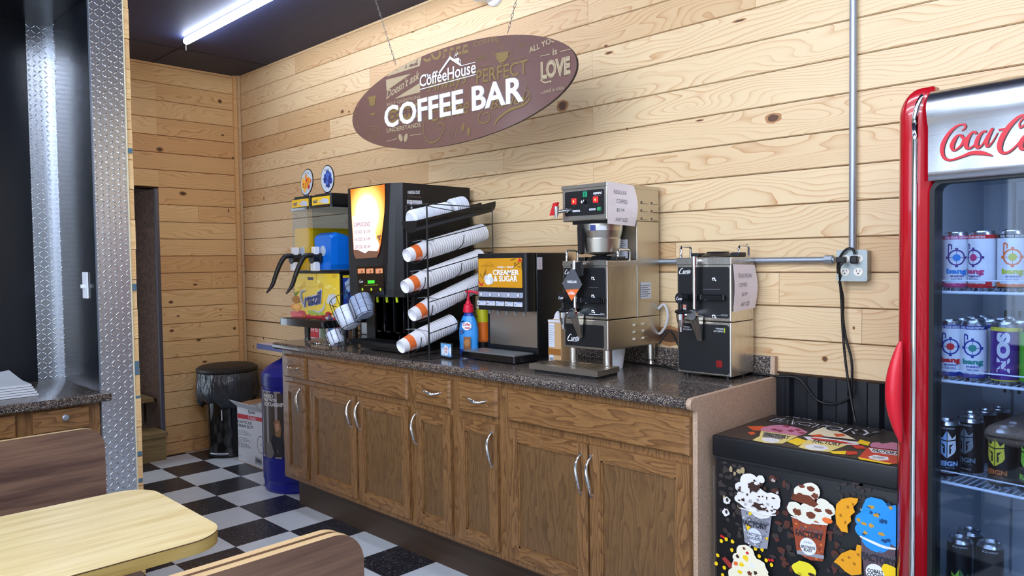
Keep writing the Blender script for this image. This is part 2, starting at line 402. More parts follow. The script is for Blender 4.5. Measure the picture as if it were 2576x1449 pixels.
class PF:
    """a flat face of the place; pixel measurements of the photograph turned into metres on it"""
    def __init__(s, o, u, v): s.F = frame(o, u, v); s.I = s.F.inverted(); s.o = Vector(o); s.n = Vector(u).cross(Vector(v)).normalized()
    def __call__(s, p): q = s.I @ onp(p[0], p[1], s.o, s.n); return (q.x, q.y)
    def L(s, pts, z=None): return [s(z(*p)) if z else s(p) for p in pts]
    def k(s, p): a = s(p); b = s((p[0]+10, p[1])); return math.dist(a, b)/10
H = .99      # worktop height
# ================================================================ THE ROOM
Z0S, PS = 2.05086, .130342          # height of a board seam and the board pitch
SEAMS = [Z0S-PS*k for k in range(-8, 19)]
def boards(mb, x0, x1, zlo, zhi, F, m, joints, seed):
    """shiplap: one bevelled strip per board between joints, laid on frame F (x along, y up)"""
    rg = random.Random(seed)
    for i in range(len(SEAMS)-1):
        t = min(SEAMS[i], zhi); b = max(SEAMS[i+1], zlo)
        if t-b < .006: continue
        js = sorted([j for j, z in joints if b <= z < t and x0+.05 < j < x1-.05]); xs = [x0]+js+[x1]
        for k in range(len(xs)-1):
            a, c = xs[k], xs[k+1]; e = .0034; g = .006; b_, t_ = b+.0011, t-.0011
            f0 = len(mb.f); r = rg.random()
            a_, c_ = a+(.0007 if k else 0), c-(.0007 if k < len(xs)-2 else 0)
            vs = [(a_, b_, -g), (c_, b_, -g), (c_, t_, -g), (a_, t_, -g), (a_, b_+e, 0), (c_, b_+e, 0), (c_, t_-.001, 0), (a_, t_-.001, 0)]
            mb.add(vs, [[4, 5, 6, 7], [0, 1, 5, 4], [1, 2, 6, 5], [2, 3, 7, 6], [3, 0, 4, 7]], m, False, F)
            for q in range(f0, len(mb.f)): mb.brd[q] = r
def wp(u, w): p = on(u, w, 1, 0); return (p.x, p.z)
# back wall
wb = MB()
Fb = FRONT(0, 0, 0)
J = [wp(*p) for p in [(1479, 30), (1490, 165), (1492, 300), (1493, 430), (1077, 430), (1265, 390), (2160, 640), (2168, 820), (742, 165), (1072, 60),
     (700, 300), (880, 560), (1700, 640), (640, 520), (830, 330), (930, 200), (1900, 20), (1960, 700)]] + [(5.9, z+.05) for z in SEAMS[::3]]+[(7.3, z+.05) for z in SEAMS[1::2]]
boards(wb, 0, 4.565, 0, 1.003, Fb, PINE, J, 5)
boards(wb, 0, 9, 1.003, 2.985, Fb, PINE, J, 5)
wb.box(0, 9, .0062, .1, 0, 2.985, GAP)
# knots: flat discs in the boards
def knot(mb, F, x, z, rx, rz, sd):
    mb.lay = 0
    mb.flat(blob(x, z, rx*1.6, rz*1.45, sd, 16, .08), KNOT2, F); mb.flat(blob(x, z, rx, rz, sd+1, 14, .08), KNOT, F)
for k, (u, w, a, b) in enumerate([(1415, 266, .024, .02), (1945, 297, .022, .014), (861, 281, .014, .009), (878, 281, .007, .006), (1039, 80, .013, .004), (664, 499, .006, .012),
     (1532, 133, .016, .005), (1524, 116, .008, .005), (1578, 324, .006, .004), (2075, 903, .008, .008), (1686, 845, .05, .03), (663, 851, .006, .01), (638, 872, .006, .01),
     (1760, 303, .014, .003), (1860, 52, .02, .004), (2148, 825, .003, .005)]):
    x, z = wp(u, w); knot(wb, Fb, x, z, a, b, k)
wb.build('wall_back', kind='structure')
rb = MB()
for k in range(40):
    x = 4.565+.11*k
    if x > 8.9: break
    rb.prism([(x, .004), (x+.012, -.016), (x+.05, -.016), (x+.062, .004)], 0, 1.003, DARKRIB)
rb.box(4.565, 9, .004, .0045, 0, 1.003, DARKRIB); rb.build('wall_back_ribbed', kind='structure')
tb = MB(); tb.box(4.566, 4.60, -.02, -.001, 0, .99, DARKRIB); tb.build('trim_3', kind='structure')
# left wall, with the doorway cut out of it
wl = MB(); Fl = frame((0, 0, 0), -Y_, Z_)         # x along -Y seen from the room
Fl = RIGHT(0, 0, 0)
rgl = random.Random(9)
JL = [(-rgl.uniform(.2, .6), SEAMS[k]-.05) for k in (3, 9, 13)]
boards(wl, -.645, 0, 0, 2.985, Fl, PINE_L, JL, 21)
boards(wl, -1.655, -.645, 2.04, 2.985, Fl, PINE_L, JL, 22)
wl.box(-.1, -.0062, -.645, 0, 0, 2.985, GAP); wl.box(-.1, -.0062, -1.655, -.645, 2.04, 2.985, GAP)
for k, (u, w, a, b) in enumerate([(553, 255, .012, .012), (402, 376, .018, .013), (460, 487, .02, .012), (575, 530, .004, .012), (432, 832, .012, .008), (448, 795, .008, .005),
     (555, 779, .006, .004), (555, 793, .005, .004), (590, 826, .009, .009), (500, 855, .014, .008), (586, 397, .008, .006), (430, 760, .012, .008), (491, 716, .012, .006), (515, 910, .014, .006), (560, 340, .01, .005)]):
    p = on(u, w, 0, 0); knot(wl, Fl, p.y, p.z, a, b, 40+k)
wl.build('wall_left', kind='structure')
# door opening behind the left wall: dark passage with a rough brown board on its right side
dj = MB(); dj.box(-.8, -.02, -.655, -.645, -.02, 2.04, OSB); dj.box(-.82, -.8, -1.655, -.655, -.02, 2.2, OSB); dj.box(-.8, 0, -1.66, -.645, 2.04, 2.05, GAP)
dj.build('door_1', kind='structure')
js = MB(); js.box(-.035, -.003, -.668, -.6455, 0, 2.04, mat('grey_door_strip', (112, 112, 122), .35, .6)); js.build('trim_2', kind='structure')
# corner batten
ct = MB(); ct.box(.001, .022, -.048, -.0045, 0, 2.98, PINE_L); ct.box(.001, .05, -.022, -.004, 0, 2.98, PINE); ct.build('trim_1', kind='structure')
# floor, ceiling and the rest of the shop
fl = MB(); fl.add([(-.9, -8, 0), (9, -8, 0), (9, 0, 0), (-.9, 0, 0)], [[0, 1, 2, 3]], TILE); fl.build('floor', kind='structure')
ce = MB(); ce.add([(-.9, -8, 2.98), (9, -8, 2.98), (9, .1, 2.98), (-.9, .1, 2.98)], [[3, 2, 1, 0]], CEIL)
for k in range(8): ce.box(-.9, 9, -8+.02+k*1.219, -8+.026+k*1.219, 2.977, 2.98, mat('ceiling_joint', (34, 34, 42), .8))
for k in range(4): ce.box(.5+2.438*k, .506+2.438*k, -8, 0, 2.977, 2.98, MATS['ceiling_joint'])
ce.build('ceiling', kind='structure')
SHOP = mat('shop_wall', (206, 204, 198), .8)
wr = MB(); wr.box(9, 9.1, -8, .1, 0, 2.98, SHOP); wr.build('wall_right', kind='structure')
wf = MB(); wf.box(-.9, 1.9, -8.1, -8, 0, 2.98, SHOP); wf.box(8.6, 9, -8.1, -8, 0, 2.98, SHOP); wf.box(1.9, 8.6, -8.1, -8, 2.6, 2.98, SHOP); wf.box(1.9, 8.6, -8.1, -8, 0, .35, SHOP); wf.build('wall_front', kind='structure')  # opening added out of view so sky light fills the fronts
for k in range(4):  # unseen storefront frames, added around the fill light opening
    x0 = 1.9+1.675*k; wi = MB(); fr_ = mat('fill_window_frame_grey', (90, 92, 96), .4, .5)
    wi.box(x0, x0+.05, -8.08, -8.0, .35, 2.6, fr_); wi.box(x0+1.625, x0+1.675, -8.08, -8.0, .35, 2.6, fr_); wi.box(x0+.05, x0+1.625, -8.08, -8.0, .35, .41, fr_); wi.box(x0+.05, x0+1.625, -8.08, -8.0, 2.54, 2.6, fr_); wi.build('fill_window_%d' % (k+1), kind='structure')
# partition: shiplap on its far side, diamond plate on its end, black on its near side, and the alcove it closes
XE, YN, YF, XB = 2.40, -1.787, -1.655, 1.79
pw = MB(); pw.box(0, XE-.003, YN, YF, 0, 2.98, BLKWALL); pw.build('wall_partition', kind='structure')
pb = MB()
rgp = random.Random(3)
for i in range(len(SEAMS)-1):
    t = min(SEAMS[i], 2.975); b = max(SEAMS[i+1], 0)
    if t-b < .01: continue
    dx = rgp.uniform(-.004, .003); f0 = len(pb.f); r = rgp.random()
    pb.box(0.003, XE-.002+dx, YF+.001, YF+.021+rgp.uniform(0, .003), b+.002, t-.001, PINE_L)
    for q in range(f0, len(pb.f)): pb.brd[q] = r
for z, h in ((.98, .06), (.875, .012), (1.35, .03), (1.95, .02), (.62, .02), (.5, .02)): pb.box(XE-.0019, XE+.0012, YF+.003, YF+.021, z, z+h, mat('blue_stain', (84, 112, 128), .8))
pb.build('wall_partition_boards', kind='structure')
aw = MB(); aw.box(XB-.1, XB, -8, YN, 0, 2.98, BLKWALL); aw.build('wall_alcove', kind='structure')
sf = MB(); sf.box(XB, XE-.002, -8, YN-.001, 2.60, 2.98, BLKWALL); sf.build('trim_4', kind='structure')
dc = MB(); dc.box(XE-.003, XE, YN-.002, YF+.001, 0, 2.98, DPL); dc.box(XE-.02, XE+.0006, YN-.003, YN-.0005, 0, 2.98, ZINC); dc.box(XE, XE+.0012, YF-.003, YF+.002, 0, 2.98, mat('cream_edge', (224, 214, 180), .5))
dc.build('trim_5', kind='structure', label='diamond plate cladding on the partition end')
di = MB(); di.box(XB, XB+.003, YN-.095, YN, .3, 2.60, DPL); di.box(XB, XB+.085, YN-.003, YN, .3, 2.60, DPL); di.build('trim_6', kind='structure')
# ================================================================ LAMPS
TL = mat('lit_tube', (226, 236, 255), .4, emit=TUBE_STRENGTH); TL2 = mat('fill_tube_bright', (226, 236, 255), .4, emit=TUBE_STRENGTH*2.4)  # brighter copy serves only the unseen tubes added to lift the room
tl0 = None
for k, (x0, x1, y) in enumerate(TUBES):
    lab = ['bright slim tube light under the dark ceiling above the coffee counter', 'unseen fill tube light added between the booth and the coffee counter', 'unseen fill tube light added at the right end of the shop',
           'unseen fill tube light added over the booth table', 'unseen fill tube light added right of the one over the booth table', 'unseen fill tube light added far behind the booth table', 'unseen fill tube light added in the rear corner of the shop'][k]
    t = thing('tube_light', (x0, y, 2.955), lab, 'light', 'slim tube lights under the ceiling')
    a = MB(); a.tube([(0, 0, 0), (.012, 0, 0), (x1-x0-.012, 0, 0), (x1-x0, 0, 0)], .021, TL2 if k else TL, 12); a.build('diffuser', t)
    a = MB(); a.box(0, x1-x0, -.014, .014, .012, .024, WHITE); a.build('housing', t)
    a = MB(); a.tube([(0, 0, 0), (-.003, -.002, -.02), (.002, -.004, -.06)], .0012, WHITE, 6); a.build('pull_cord', t)
# ================================================================ LIGHT SWITCH, DESK
s = thing('light_switch', (2.235, YN, 1.376), 'white light switch on the black wall beside the diamond plate column', 'switch')
a = MB(); a.box(-.036, .036, -.006, 0, -.058, .058, WHITE, .003); a.build('wall_plate', s)
a = MB(); a.box(-.005, .005, -.022, -.006, -.012, .004, WHITE, .001); a.build('toggle', s)
dk = MB(); dk.box(XB+.003, XE+.03, -5.0, -1.757, .885, .92, GRAN, .006, 3); 
for v in dk.v:
    if v.x < XE+.002 and v.y > YN-.004: v.y = YN-.004
o = dk.build('granite_desktop', label='speckled dark granite desktop in the black alcove behind the booth', cat='countertop')
d = thing('desk_cabinet', (XE-.012, YN-.006, 0), 'oak drawer cabinet under the granite desktop in the alcove', 'cabinet')
a = MB(); a.box(-.55, -.003, -3.2, 0, .1, .884, OAKV); a.box(-.5, -.05, -3.2, 0, 0, .1, TOE); a.build('body', d)
for k, (ya, yb) in enumerate([(-.25, -.045), (-.60, -.31), (-.98, -.66), (-1.4, -1.05)]):
    a = MB(); a.box(-.003, .014, ya, yb, .784, .872, OAKH, .004); a = a.build('drawer', d)
    b = MB(); yc = (ya+yb)/2+.01; b.lathe([(.004, 0), (.004, .008), (.012, .012), (.014, .018), (.010, .023), (.0001, .024)], ZINC, 18, frame((.014, yc, .838), Y_, Z_)); b.build('knob', a)
    a = MB(); a.box(-.003, .014, ya, yb, .14, .76, OAKV, .004); a.build('door', d)
# newspapers
NEWS = ['topmost newspaper of the stack on the granite desktop, one corner curled up', 'newspaper directly under the topmost one on the desktop', 'newspaper in the middle of the desktop stack', 'newspaper second from the bottom of the desktop stack', 'bottom newspaper of the stack on the desktop']
NP = mat('newsprint', (206, 210, 214), .85); NPP = mat('newsprint_photo', (92, 104, 96), .8); NPR = mat('newsprint_red', (170, 64, 70), .8)
for k in range(5):
    z = .9215+(4-k)*.0105; a = MB(frame((2.07, -2.185+.004*k, z), (1, .0, 0), (.0, 1, 0)))
    n = 8; vs = []; fs = []
    for i in range(n+1):
        for j in range(n+1):
            x = -.19+.39*i/n; y = -.19+.36*j/n+.002*k; lift = 0
            if k == 0: lift = .022*max(0, (j/n-.5))*max(0, .6-i/n)/.3
            vs.append((x, y, .0085+lift))
    m_ = len(vs); vs += [(v[0], v[1], v[2]-.0085) for v in vs]
    q = lambda i, j, o=0: o+i*(n+1)+j
    for i in range(n):
        for j in range(n): fs.append([q(i, j), q(i+1, j), q(i+1, j+1), q(i, j+1)]); fs.append([q(i, j, m_), q(i, j+1, m_), q(i+1, j+1, m_), q(i+1, j, m_)])
    for i in range(n):
        fs += [[q(i, 0, m_), q(i+1, 0, m_), q(i+1, 0), q(i, 0)], [q(i+1, n, m_), q(i, n, m_), q(i, n), q(i+1, n)], [q(0, i+1, m_), q(0, i, m_), q(0, i), q(0, i+1)], [q(n, i, m_), q(n, i+1, m_), q(n, i+1), q(n, i)]]
    a.add(vs, fs, NP)
    if k == 0:
        a.lay = 170
        a.flat([(.02, -.10), (.15, -.10), (.15, .03), (.02, .03)], NPP); a.flat([(.03, .05), (.14, .05), (.14, .062), (.03, .062)], NPR); a.flat([(.0, -.12), (.012, -.12), (.012, .12), (.0, .12)], NPP)
    a.build('newspaper', label=NEWS[k], cat='newspaper', group='newspapers stacked on the granite desktop')
# ================================================================ STEPS IN THE DOORWAY
st = thing('wooden_steps', (.1, -.68, 0), 'rough pale wooden steps in the doorway behind the partition', 'steps')
STW = laminate('weathered_step_wood', (150, 126, 84), (168, 146, 104), (118, 96, 60))
a = MB(); a.box(-.22, -.003, -.60, .0, 0, .175, STW); a.build('riser', st)
a = MB(); a.box(-.24, .012, -.62, .012, .176, .212, STW, .006); a.build('tread', st)
a = MB(); a.box(-.60, -.24, -.62, .01, .405, .44, STW, .006); a.build('tread', st)
a = MB(); a.box(-.52, -.48, -.045, -.005, .212, .404, STW); a.build('post', st)
a = MB(); a.box(-.52, -.48, -.5, -.46, 0, .404, STW); a.build('post', st)
# ================================================================ CABINET, WORKTOP
XL, XR, YC = 1.755, 4.545, -.605      # cabinet face
cb = thing('base_cabinet', (XL, YC, 0), 'long oak base cabinet with doors and drawers under the coffee counter', 'cabinet')
a = MB(); a.box(0, XR-XL, .0, .59, .185, H-.042, OAKV); a.build('body', cb)
a = MB(); a.box(.03, XR-XL, .075, .59, 0, .185, TOE); a.box(.0, XR-XL, .001, .09, .18, .185, OAKD); a.build('toe_kick', cb)
def cx(u, w): p = on(u, w, 1, YC-.018); return p.x-XL, p.z
def panel_door(x0, x1, z0, z1, hx, hz, hl, vis=True):
    w = .052
    d = MB()
    d.prism([(x0, -.018), (x0+w, -.018), (x0+w, -.001), (x0, -.001)], z0, z1, OAKV); d.prism([(x1-w, -.018), (x1, -.018), (x1, -.001), (x1-w, -.001)], z0, z1, OAKV)
    d.box(x0+w, x1-w, -.0178, -.001, z0, z0+w, OAKH); d.box(x0+w, x1-w, -.0178, -.001, z1-w, z1, OAKH)
    o = d.build('door', cb)
    p = MB(); p.box(x0+w-.002, x1-w+.002, -.009, -.003, z0+w-.002, z1-w+.002, OAKP)
    for s0, s1, u0, u1 in ((x0+w, x0+w+.007, z0+w, z1-w), (x1-w-.007, x1-w, z0+w, z1-w)): p.box(s0, s1, -.014, -.009, u0, u1, OAKV)
    p.box(x0+w, x1-w, -.014, -.009, z0+w, z0+w+.007, OAKH); p.box(x0+w, x1-w, -.014, -.009, z1-w-.007, z1-w, OAKH)
    p.build('inset_panel', o)
    if hx is not None: bow(o, (hx, -.018, hz), hl, True)
def bow(parent, c, L, vert):
    pts = []; rs = []
    for k in range(13):
        t = k/12; s_ = (t-.5)*L; dd = .026*math.sin(PI*t)**.7; sh = .006*math.sin(2*PI*t)
        pts.append((c[0]+(sh if vert else s_), c[1]-.003-dd, c[2]+(s_ if vert else sh))); rs.append(.0045+.0035*math.sin(PI*t)**2)
    h = MB(); h.tube(pts, rs, CHROME, 10)
    for e in (pts[0], pts[-1]): h.cyl((e[0], c[1], e[2]), (e[0], c[1]-.007, e[2]), .0075, CHROME, .006, 12)
    h.build('handle', parent)
def drawer(x0, x1, z0, z1, handle=True):
    d = MB(); e = .014
    d.add([(x0, -.002, z0), (x1, -.002, z0), (x1, -.002, z1), (x0, -.002, z1), (x0+.002, -.012, z0+.002), (x1-.002, -.012, z0+.002), (x1-.002, -.012, z1-.002), (x0+.002, -.012, z1-.002),
           (x0+e, -.02, z0+e*.6), (x1-e, -.02, z0+e*.6), (x1-e, -.02, z1-e*.6), (x0+e, -.02, z1-e*.6)],
          [[8, 9, 10, 11], [4, 5, 9, 8], [5, 6, 10, 9], [6, 7, 11, 10], [7, 4, 8, 11], [0, 1, 5, 4], [1, 2, 6, 5], [2, 3, 7, 6], [3, 0, 4, 7]], OAKH)
    o = d.build('drawer', cb)
    if handle: bow(o, ((x0+x1)/2, -.02, (z0+z1)/2), .115, False)
def gx(u, w): return on(u, w, 1, YC-.018).x-XL
zd0, zd1, zt0, zt1 = .215, .762, .790, .925
# x of door edges read at mid height
A1 = [gx(716, 1100), gx(768, 1000)]; A2 = [gx(779, 1100), gx(897, 1130), gx(901, 1130), gx(1029, 1180)]
panel_door(A1[0]+.004, gx(770, 1090), zd0, zd1, gx(757, 1010), .665, .145)
panel_door(gx(782, 1110), gx(897, 1150), zd0, zd1, gx(884, 1040), .665, .145)
panel_door(gx(902, 1150), gx(1029, 1180), zd0, zd1, gx(896, 1045)+.035, .665, .145)
panel_door(gx(1045, 1190), gx(1135, 1230), zd0, zd1, gx(1047, 1070), .665, .145)
panel_door(gx(1152, 1220), gx(1252, 1270), zd0, zd1, gx(1238, 1120), .655, .145)
panel_door(gx(1281, 1260), gx(1479, 1300), zd0, zd1, gx(1461, 1170), .645, .15)
panel_door(gx(1484, 1300), gx(1734, 1340), zd0, zd1, gx(1488, 1175), .645, .15)
drawer(A1[0]+.004, gx(768, 925), zt0, zt1); drawer(gx(773, 930), gx(1024, 980), zt0, zt1, False)
drawer(gx(1043, 970), gx(1132, 990), zt0, zt1); drawer(gx(1151, 985), gx(1250, 1010), zt0, zt1); drawer(gx(1273, 1010), gx(1733, 1100), zt0, zt1, False)
# worktop with rolled front edge and backsplash lip
wt = MB(); pr = []
y0 = -.645
for k in range(9): t = PI/2+PI*k/8; pr.append((y0+.02+.02*math.cos(t), H-.02+.02*math.sin(t)))
pr += [(y0+.03, H-.04), (-.003, H-.04), (-.003, H)]
Fp = Matrix(((0, 0, 1, 0), (1, 0, 0, 0), (0, 1, 0, 0), (0, 0, 0, 1)))
wt.prism(pr, 1.71, XR-.001, GRAN, Fp, smooth=False)
wt.build('granite_worktop', label='speckled dark granite worktop carrying the coffee machines', cat='countertop')
bs = MB(); bs.box(1.71, XR-.001, -.023, -.003, H+.0005, H+.08, GRAN, .003); bs.build('backsplash', label='low speckled granite backsplash strip standing at the wall behind the coffee machines', cat='backsplash')
# unfinished end panel
gp = MB(); g = [(-.602, 0), (-.602, H-.043)]
for k in range(9): t = -PI/2-PI*k/8; g.append((y0+.02+.02*math.cos(t), H-.02+.02*math.sin(t)+.001))
g += [(-.03, H+.001), (-.026, H+.081), (-.004, H+.081), (-.004, 0)]
gp.prism(g, XR, XR+.018, MDF, Fp); gp.build('end_panel', label='raw fibreboard end panel closing the right end of the oak cabinet', cat='panel')
# ================================================================ BOOTH
bt = thing('booth_table', (3.68, -2.6, 0), 'pale bamboo laminate booth table with rounded corners', 'table')
def rrect(x0, x1, y0, y1, r, n=8, corners='all'):
    p = []
    for (cx_, cy_, a0) in ((x1-r, y1-r, 0), (x0+r, y1-r, 90), (x0+r, y0+r, 180), (x1-r, y0+r, 270)):
        for k in range(n+1): t = math.radians(a0+90*k/n); p.append((cx_+r*math.cos(t), cy_+r*math.sin(t)))
    return p
tp = rrect(-.30, .30, -.57, .645, .10, 10)
a = MB(Matrix.Rotation(0, 4, 'Z')); a.prism(tp, .722, .753, BAMBOO_E, smooth=True)
a.prism(tp, .753, .7555, BROWNLINE, smooth=True); a.prism(tp, .7555, .757, BAMBOO); a.build('tabletop', bt)
a = MB(); a.box(-.04, .04, -.28, -.2, .04, .721, BLKM); a.box(-.04, .04, .2, .28, .04, .721, BLKM); a.box(-.2, .2, -.3, .3, .69, .7215, BLKM); a.build('pedestal', bt)
a = MB(); a.box(-.28, .28, -.29, -.19, 0, .04, BLKM, .01); a.build('foot', bt)
a = MB(); a.box(-.28, .28, .19, .29, 0, .04, BLKM, .01); a.build('foot', bt)
def bench(x, ytop, sgn, label, dbl=False):
    """booth bench: sgn=+1 its sitter looks towards +x"""
    b = thing('booth_bench', (x, ytop, 0), label, 'bench', 'brown laminate booth benches at the bamboo table')
    def bk(off, z1, z0=.36, r=.075, L=1.12, y1=0.0):
        P_ = [(-L, z0), (y1, z0), (y1, z1-r)]+[(y1-r+r*math.cos(math.radians(t)), z1-r+r*math.sin(math.radians(t))) for t in range(10, 91, 10)]+[(-L+r-r*math.sin(math.radians(t)), z1-r+r*math.cos(math.radians(t))) for t in range(0, 91, 10)]
        F = frame((off, 0, 0), Y_, Z_); return P_, F
    P_, F = bk(0, .875)
    a = MB(); a.prism(P_, -.011, .011, WALNUT, F, side=TAN, smooth=False); a.build('backrest', b)
    if dbl:
        P_, F = bk(-.0225, .879, y1=-.010); a = MB(); a.prism(P_, -.010, .010, WALNUT, F, side=TAN); a.build('backrest_board', b)
    a = MB(); a.box(.02*sgn if sgn > 0 else -.46, .46 if sgn > 0 else -.05 if dbl else -.02, -1.1, -.02, .43, .46, WALNUT, .01); a.build('seat', b)
    for yy in (-.95, -.15): a = MB(); a.box(min(.05*sgn, .4*sgn)-.02, max(.05*sgn, .4*sgn)+.02, yy-.02, yy+.02, .39, .429, BLKM); a.box(.2*sgn-.02, .2*sgn+.02, yy-.02, yy+.02, .0, .39, BLKM); a.build('leg', b)
bench(2.89, -1.93, 1, 'brown laminate booth bench on the far side of the bamboo table')
bench(4.48, -1.885, -1, 'brown laminate booth bench nearest the viewer, seen from behind with tan edges', True)
# ================================================================ COFFEE MACHINES ON THE WORKTOP
def rr(x0, x1, y0, y1, r, n=5): return rrect(x0, x1, y0, y1, r, n)
def curtis(mb, x, y, h, F, m=WTXT):
    """small script maker's mark"""
    w = h*2.3
    mb.ribbon([(x+w*.30, y+h*.86), (x+w*.24, y+h), (x+w*.10, y+h*.72), (x+w*.0, y+h*.28), (x+w*.06, y+h*.06), (x+w*.2, y+h*.1), (x+w*.55, y+h*.06), (x+w*.8, y+h*.1)], [h*.06, h*.13, h*.15, h*.1, h*.07, h*.04], m, F)
    mb.line('urtis', m, x+w*.28, y+h*.16, h*.62, w*.66, F, bold=.02, shear=.35)
def icon_cup(mb, x, y, s, F):
    mb.flat([(x-s, y-s*.5), (x-s, y+s*.8), (x+s*.7, y+s*.8), (x+s*.7, y-s*.5)], WTXT, F); mb.flat([(x-s*.7, y-s*.3), (x-s*.7, y+s*.3), (x+s*.3, y+s*.3), (x+s*.3, y-s*.3)], BLK, F)
    mb.flat([(x+s*.7, y-s*.9), (x+s*1.2, y-s*.9), (x+s*1.2, y-s*.2), (x+s*.7, y-s*.2)], WTXT, F)
def server_handles(parent, x0, x1, y0, y1, z):
    for xx, s_ in ((x0+.012, 0), (x1-.012, 1)):
        a = MB(); yy0, yy1 = y0+.01, y0+.085
        if s_: yy0, yy1 = y0+.085, y0+.165
        a.tube([(xx, yy0, z-.002), (xx, yy0, z+.035), (xx+.0, yy0+.008, z+.045), (xx, yy1-.008, z+.045), (xx, yy1, z+.035), (xx, yy1, z-.002)], .0055, CHROME, 8)
        a.build('carry_handle', parent)
def faucet(parent, xc, yf, zb, zg0, zg1, zc):
    """sight gauge, tap body, spout, lever and guard"""
    a = MB(); a.cyl((xc, yf-.035, zc), (xc, yf-.035, zg1-.02), .008, CHROME); a.cyl((xc, yf-.035, zg1-.03), (xc, yf-.035, zg1+.006), .011, CHROME); a.cyl((xc, yf-.035, zg1-.012), (xc, yf, zg1-.012), .009, CHROME)
    a.build('sight_gauge', parent)
    a = MB(); a.cyl((xc+.004, yf, zc-.012), (xc+.004, yf-.052, zc-.012), .021, CHROME, .017, 24); a.cyl((xc-.0, yf-.05, zc-.012), (xc-.0, yf-.058, zc-.012), .023, CHROME, .02, 24)
    a.cyl((xc-.02, yf-.04, zc-.014), (xc-.055, yf-.055, zc-.008), .010, CHROME, .012, 16)
    a.build('tap_body', parent)
    a = MB(); F = frame((xc-.048, yf-.055, zc-.062), X_, Y_); a.lathe([(.005, -.018), (.0065, -.018), (.008, .0), (.017, .03), (.019, .052), (.014, .056)], CHROME, 18, F); a.build('spout', parent)
    a = MB(); a.lathe([(.021, .056), (.022, .062), (.016, .068), (.008, .07), (.007, .1), (.010, .108)], BLK, 18, F); a.box(-.022, .05, -.012, .012, .056, .066, BLK, .003, M=F); a.build('lever_base', parent)
    a = MB(frame((xc-.048, yf-.066, zc+.052), X_, Z_)); a.prism(ell(0, 0, .017, .021), -.006, .004, BLK); a.lay = 80; curtis(a, -.011, -.007, .012, Matrix()); a.build('lever', parent, 'black oval tap lever with a white script mark')
    a = MB(); a.add([(xc-.016, yf-.004, zc-.02), (xc+.020, yf-.004, zc-.02), (xc+.020, yf-.012, zc-.115), (xc+.004, yf-.012, zc-.115), (xc-.02, yf-.05, zc-.02), (xc+.026, yf-.05, zc-.02), (xc+.0225, yf-.02, zc-.115), (xc+.004, yf-.02, zc-.115)],
                     [[0, 4, 7, 3], [4, 5, 6, 7], [1, 2, 6, 5], [3, 7, 6, 2], [0, 1, 5, 4], [0, 3, 2, 1]], SS); a.build('tap_guard', parent)
# ---- free standing coffee server
SX0, SX1, SYF, SYB, SZ0, SZ1 = 4.242, 4.478, -.212, -.03, H+.013, 1.462
t = thing('coffee_server', (SX0, SYF, H), 'stainless coffee server with a TEXAS PECAN price paper, standing alone at the right end', 'coffee server')
def loc(p): return V(p.x-SX0, p.y-SYF, p.z-H)
w, dd, hh = SX1-SX0, SYB-SYF, SZ1-H
a = MB(); a.box(0, w, 0, dd, .013, .222, SS, .004); a.build('lower_housing', t)
a = MB(); a.box(0, w, 0, dd, .2235, hh-.018, SS, .004); a.box(-.003, w+.003, -.004, dd, hh-.03, hh, SS, .003); a.build('upper_housing', t)
for xx in (.03, w-.03):
    for yy in (.03, dd-.03): a = MB(); a.cyl((xx, yy, 0), (xx, yy, .013), .012, BLK, n=12); a.build('rubber_foot', t)
F = FRONT(0, 0, 0)
a = MB(); a.prism(rr(.006, w-.008, .022, .212, .012), .0002, .002, BLK, F); a.build('lower_front_panel', t)
a = MB(); a.prism(rr(.006, w-.008, .238, hh-.038, .006), .0002, .002, BLK, F); a.build('upper_front_panel', t)
a = MB(); a.lay = 40; curtis(a, .012, hh-.066, .024, F); 
for zc_ in (hh-.085, hh-.160, hh-.228): icon_cup(a, .165, zc_, .008, F)
a.rect(.118, hh-.125, .19, hh-.123, GREYTXT, F); a.rect(.15, .247, .222, .2475, WTXT, F); a.line('CURTIS SERVER', WTXT, .195, .25, .003, .03, F); 
a.rect(.018, .255, .043, .285, CARDW, F); a.rect(.019, .273, .042, .284, ORANGE, F); a.line('CAUTION', WTXT, .021, .276, .005, .02, F)
for x_, al in ((.026, 'l'), (w-.03, 'r')):
    a.line('WARNING:', WTXT, x_, .194, .0065, .034, F, al); a.line('HOT SURFACE', WTXT, x_, .184, .0065, .042, F, al); xx = x_-.006 if al == 'l' else x_+.003; a.rect(xx, .183, xx+.0025, .202, LIME, F)
a.rect(w-.062, .048, w-.036, .074, RED, F); a.build('front_lettering', t)
a = MB(); a.box(w-.062, w-.036, -.0045, -.002, .048, .074, mat('dim_red_switch', (130, 22, 24), .3), .001); a.build('power_switch', t)
faucet(t, .100, -.002, 0, 0, hh-.002, .262)
a = MB(); a.box(.006, .214, -.022, -.012, .306, .328, BLKG, .003); a.box(.206, .216, -.022, 0, .306, .328, BLKG, .003); a.box(.006, .016, -.022, 0, .306, .328, BLKG, .003); a.build('pull_bar', t)
server_handles(t, 0, w, 0, dd, hh)
a = MB(); a.lathe([(.001, hh+.024), (.038, hh+.024), (.044, hh+.018), (.062, hh+.004), (.062, hh)], BLK, 28, frame((w/2+.01, dd/2, 0), X_, -Y_)); 
a = MB(); Fm = frame((w/2+.012, dd/2, hh), X_, Y_); a.lathe([(.066, 0), (.066, .004), (.046, .016), (.042, .022), (.0001, .022)], BLK, 28, Fm)
for s_ in (-1, 1): a.box(s_*.088-.018, s_*.088+.018, -.03, .03, 0, .018, BLK, .004, M=Fm)
a.build('lid', t)
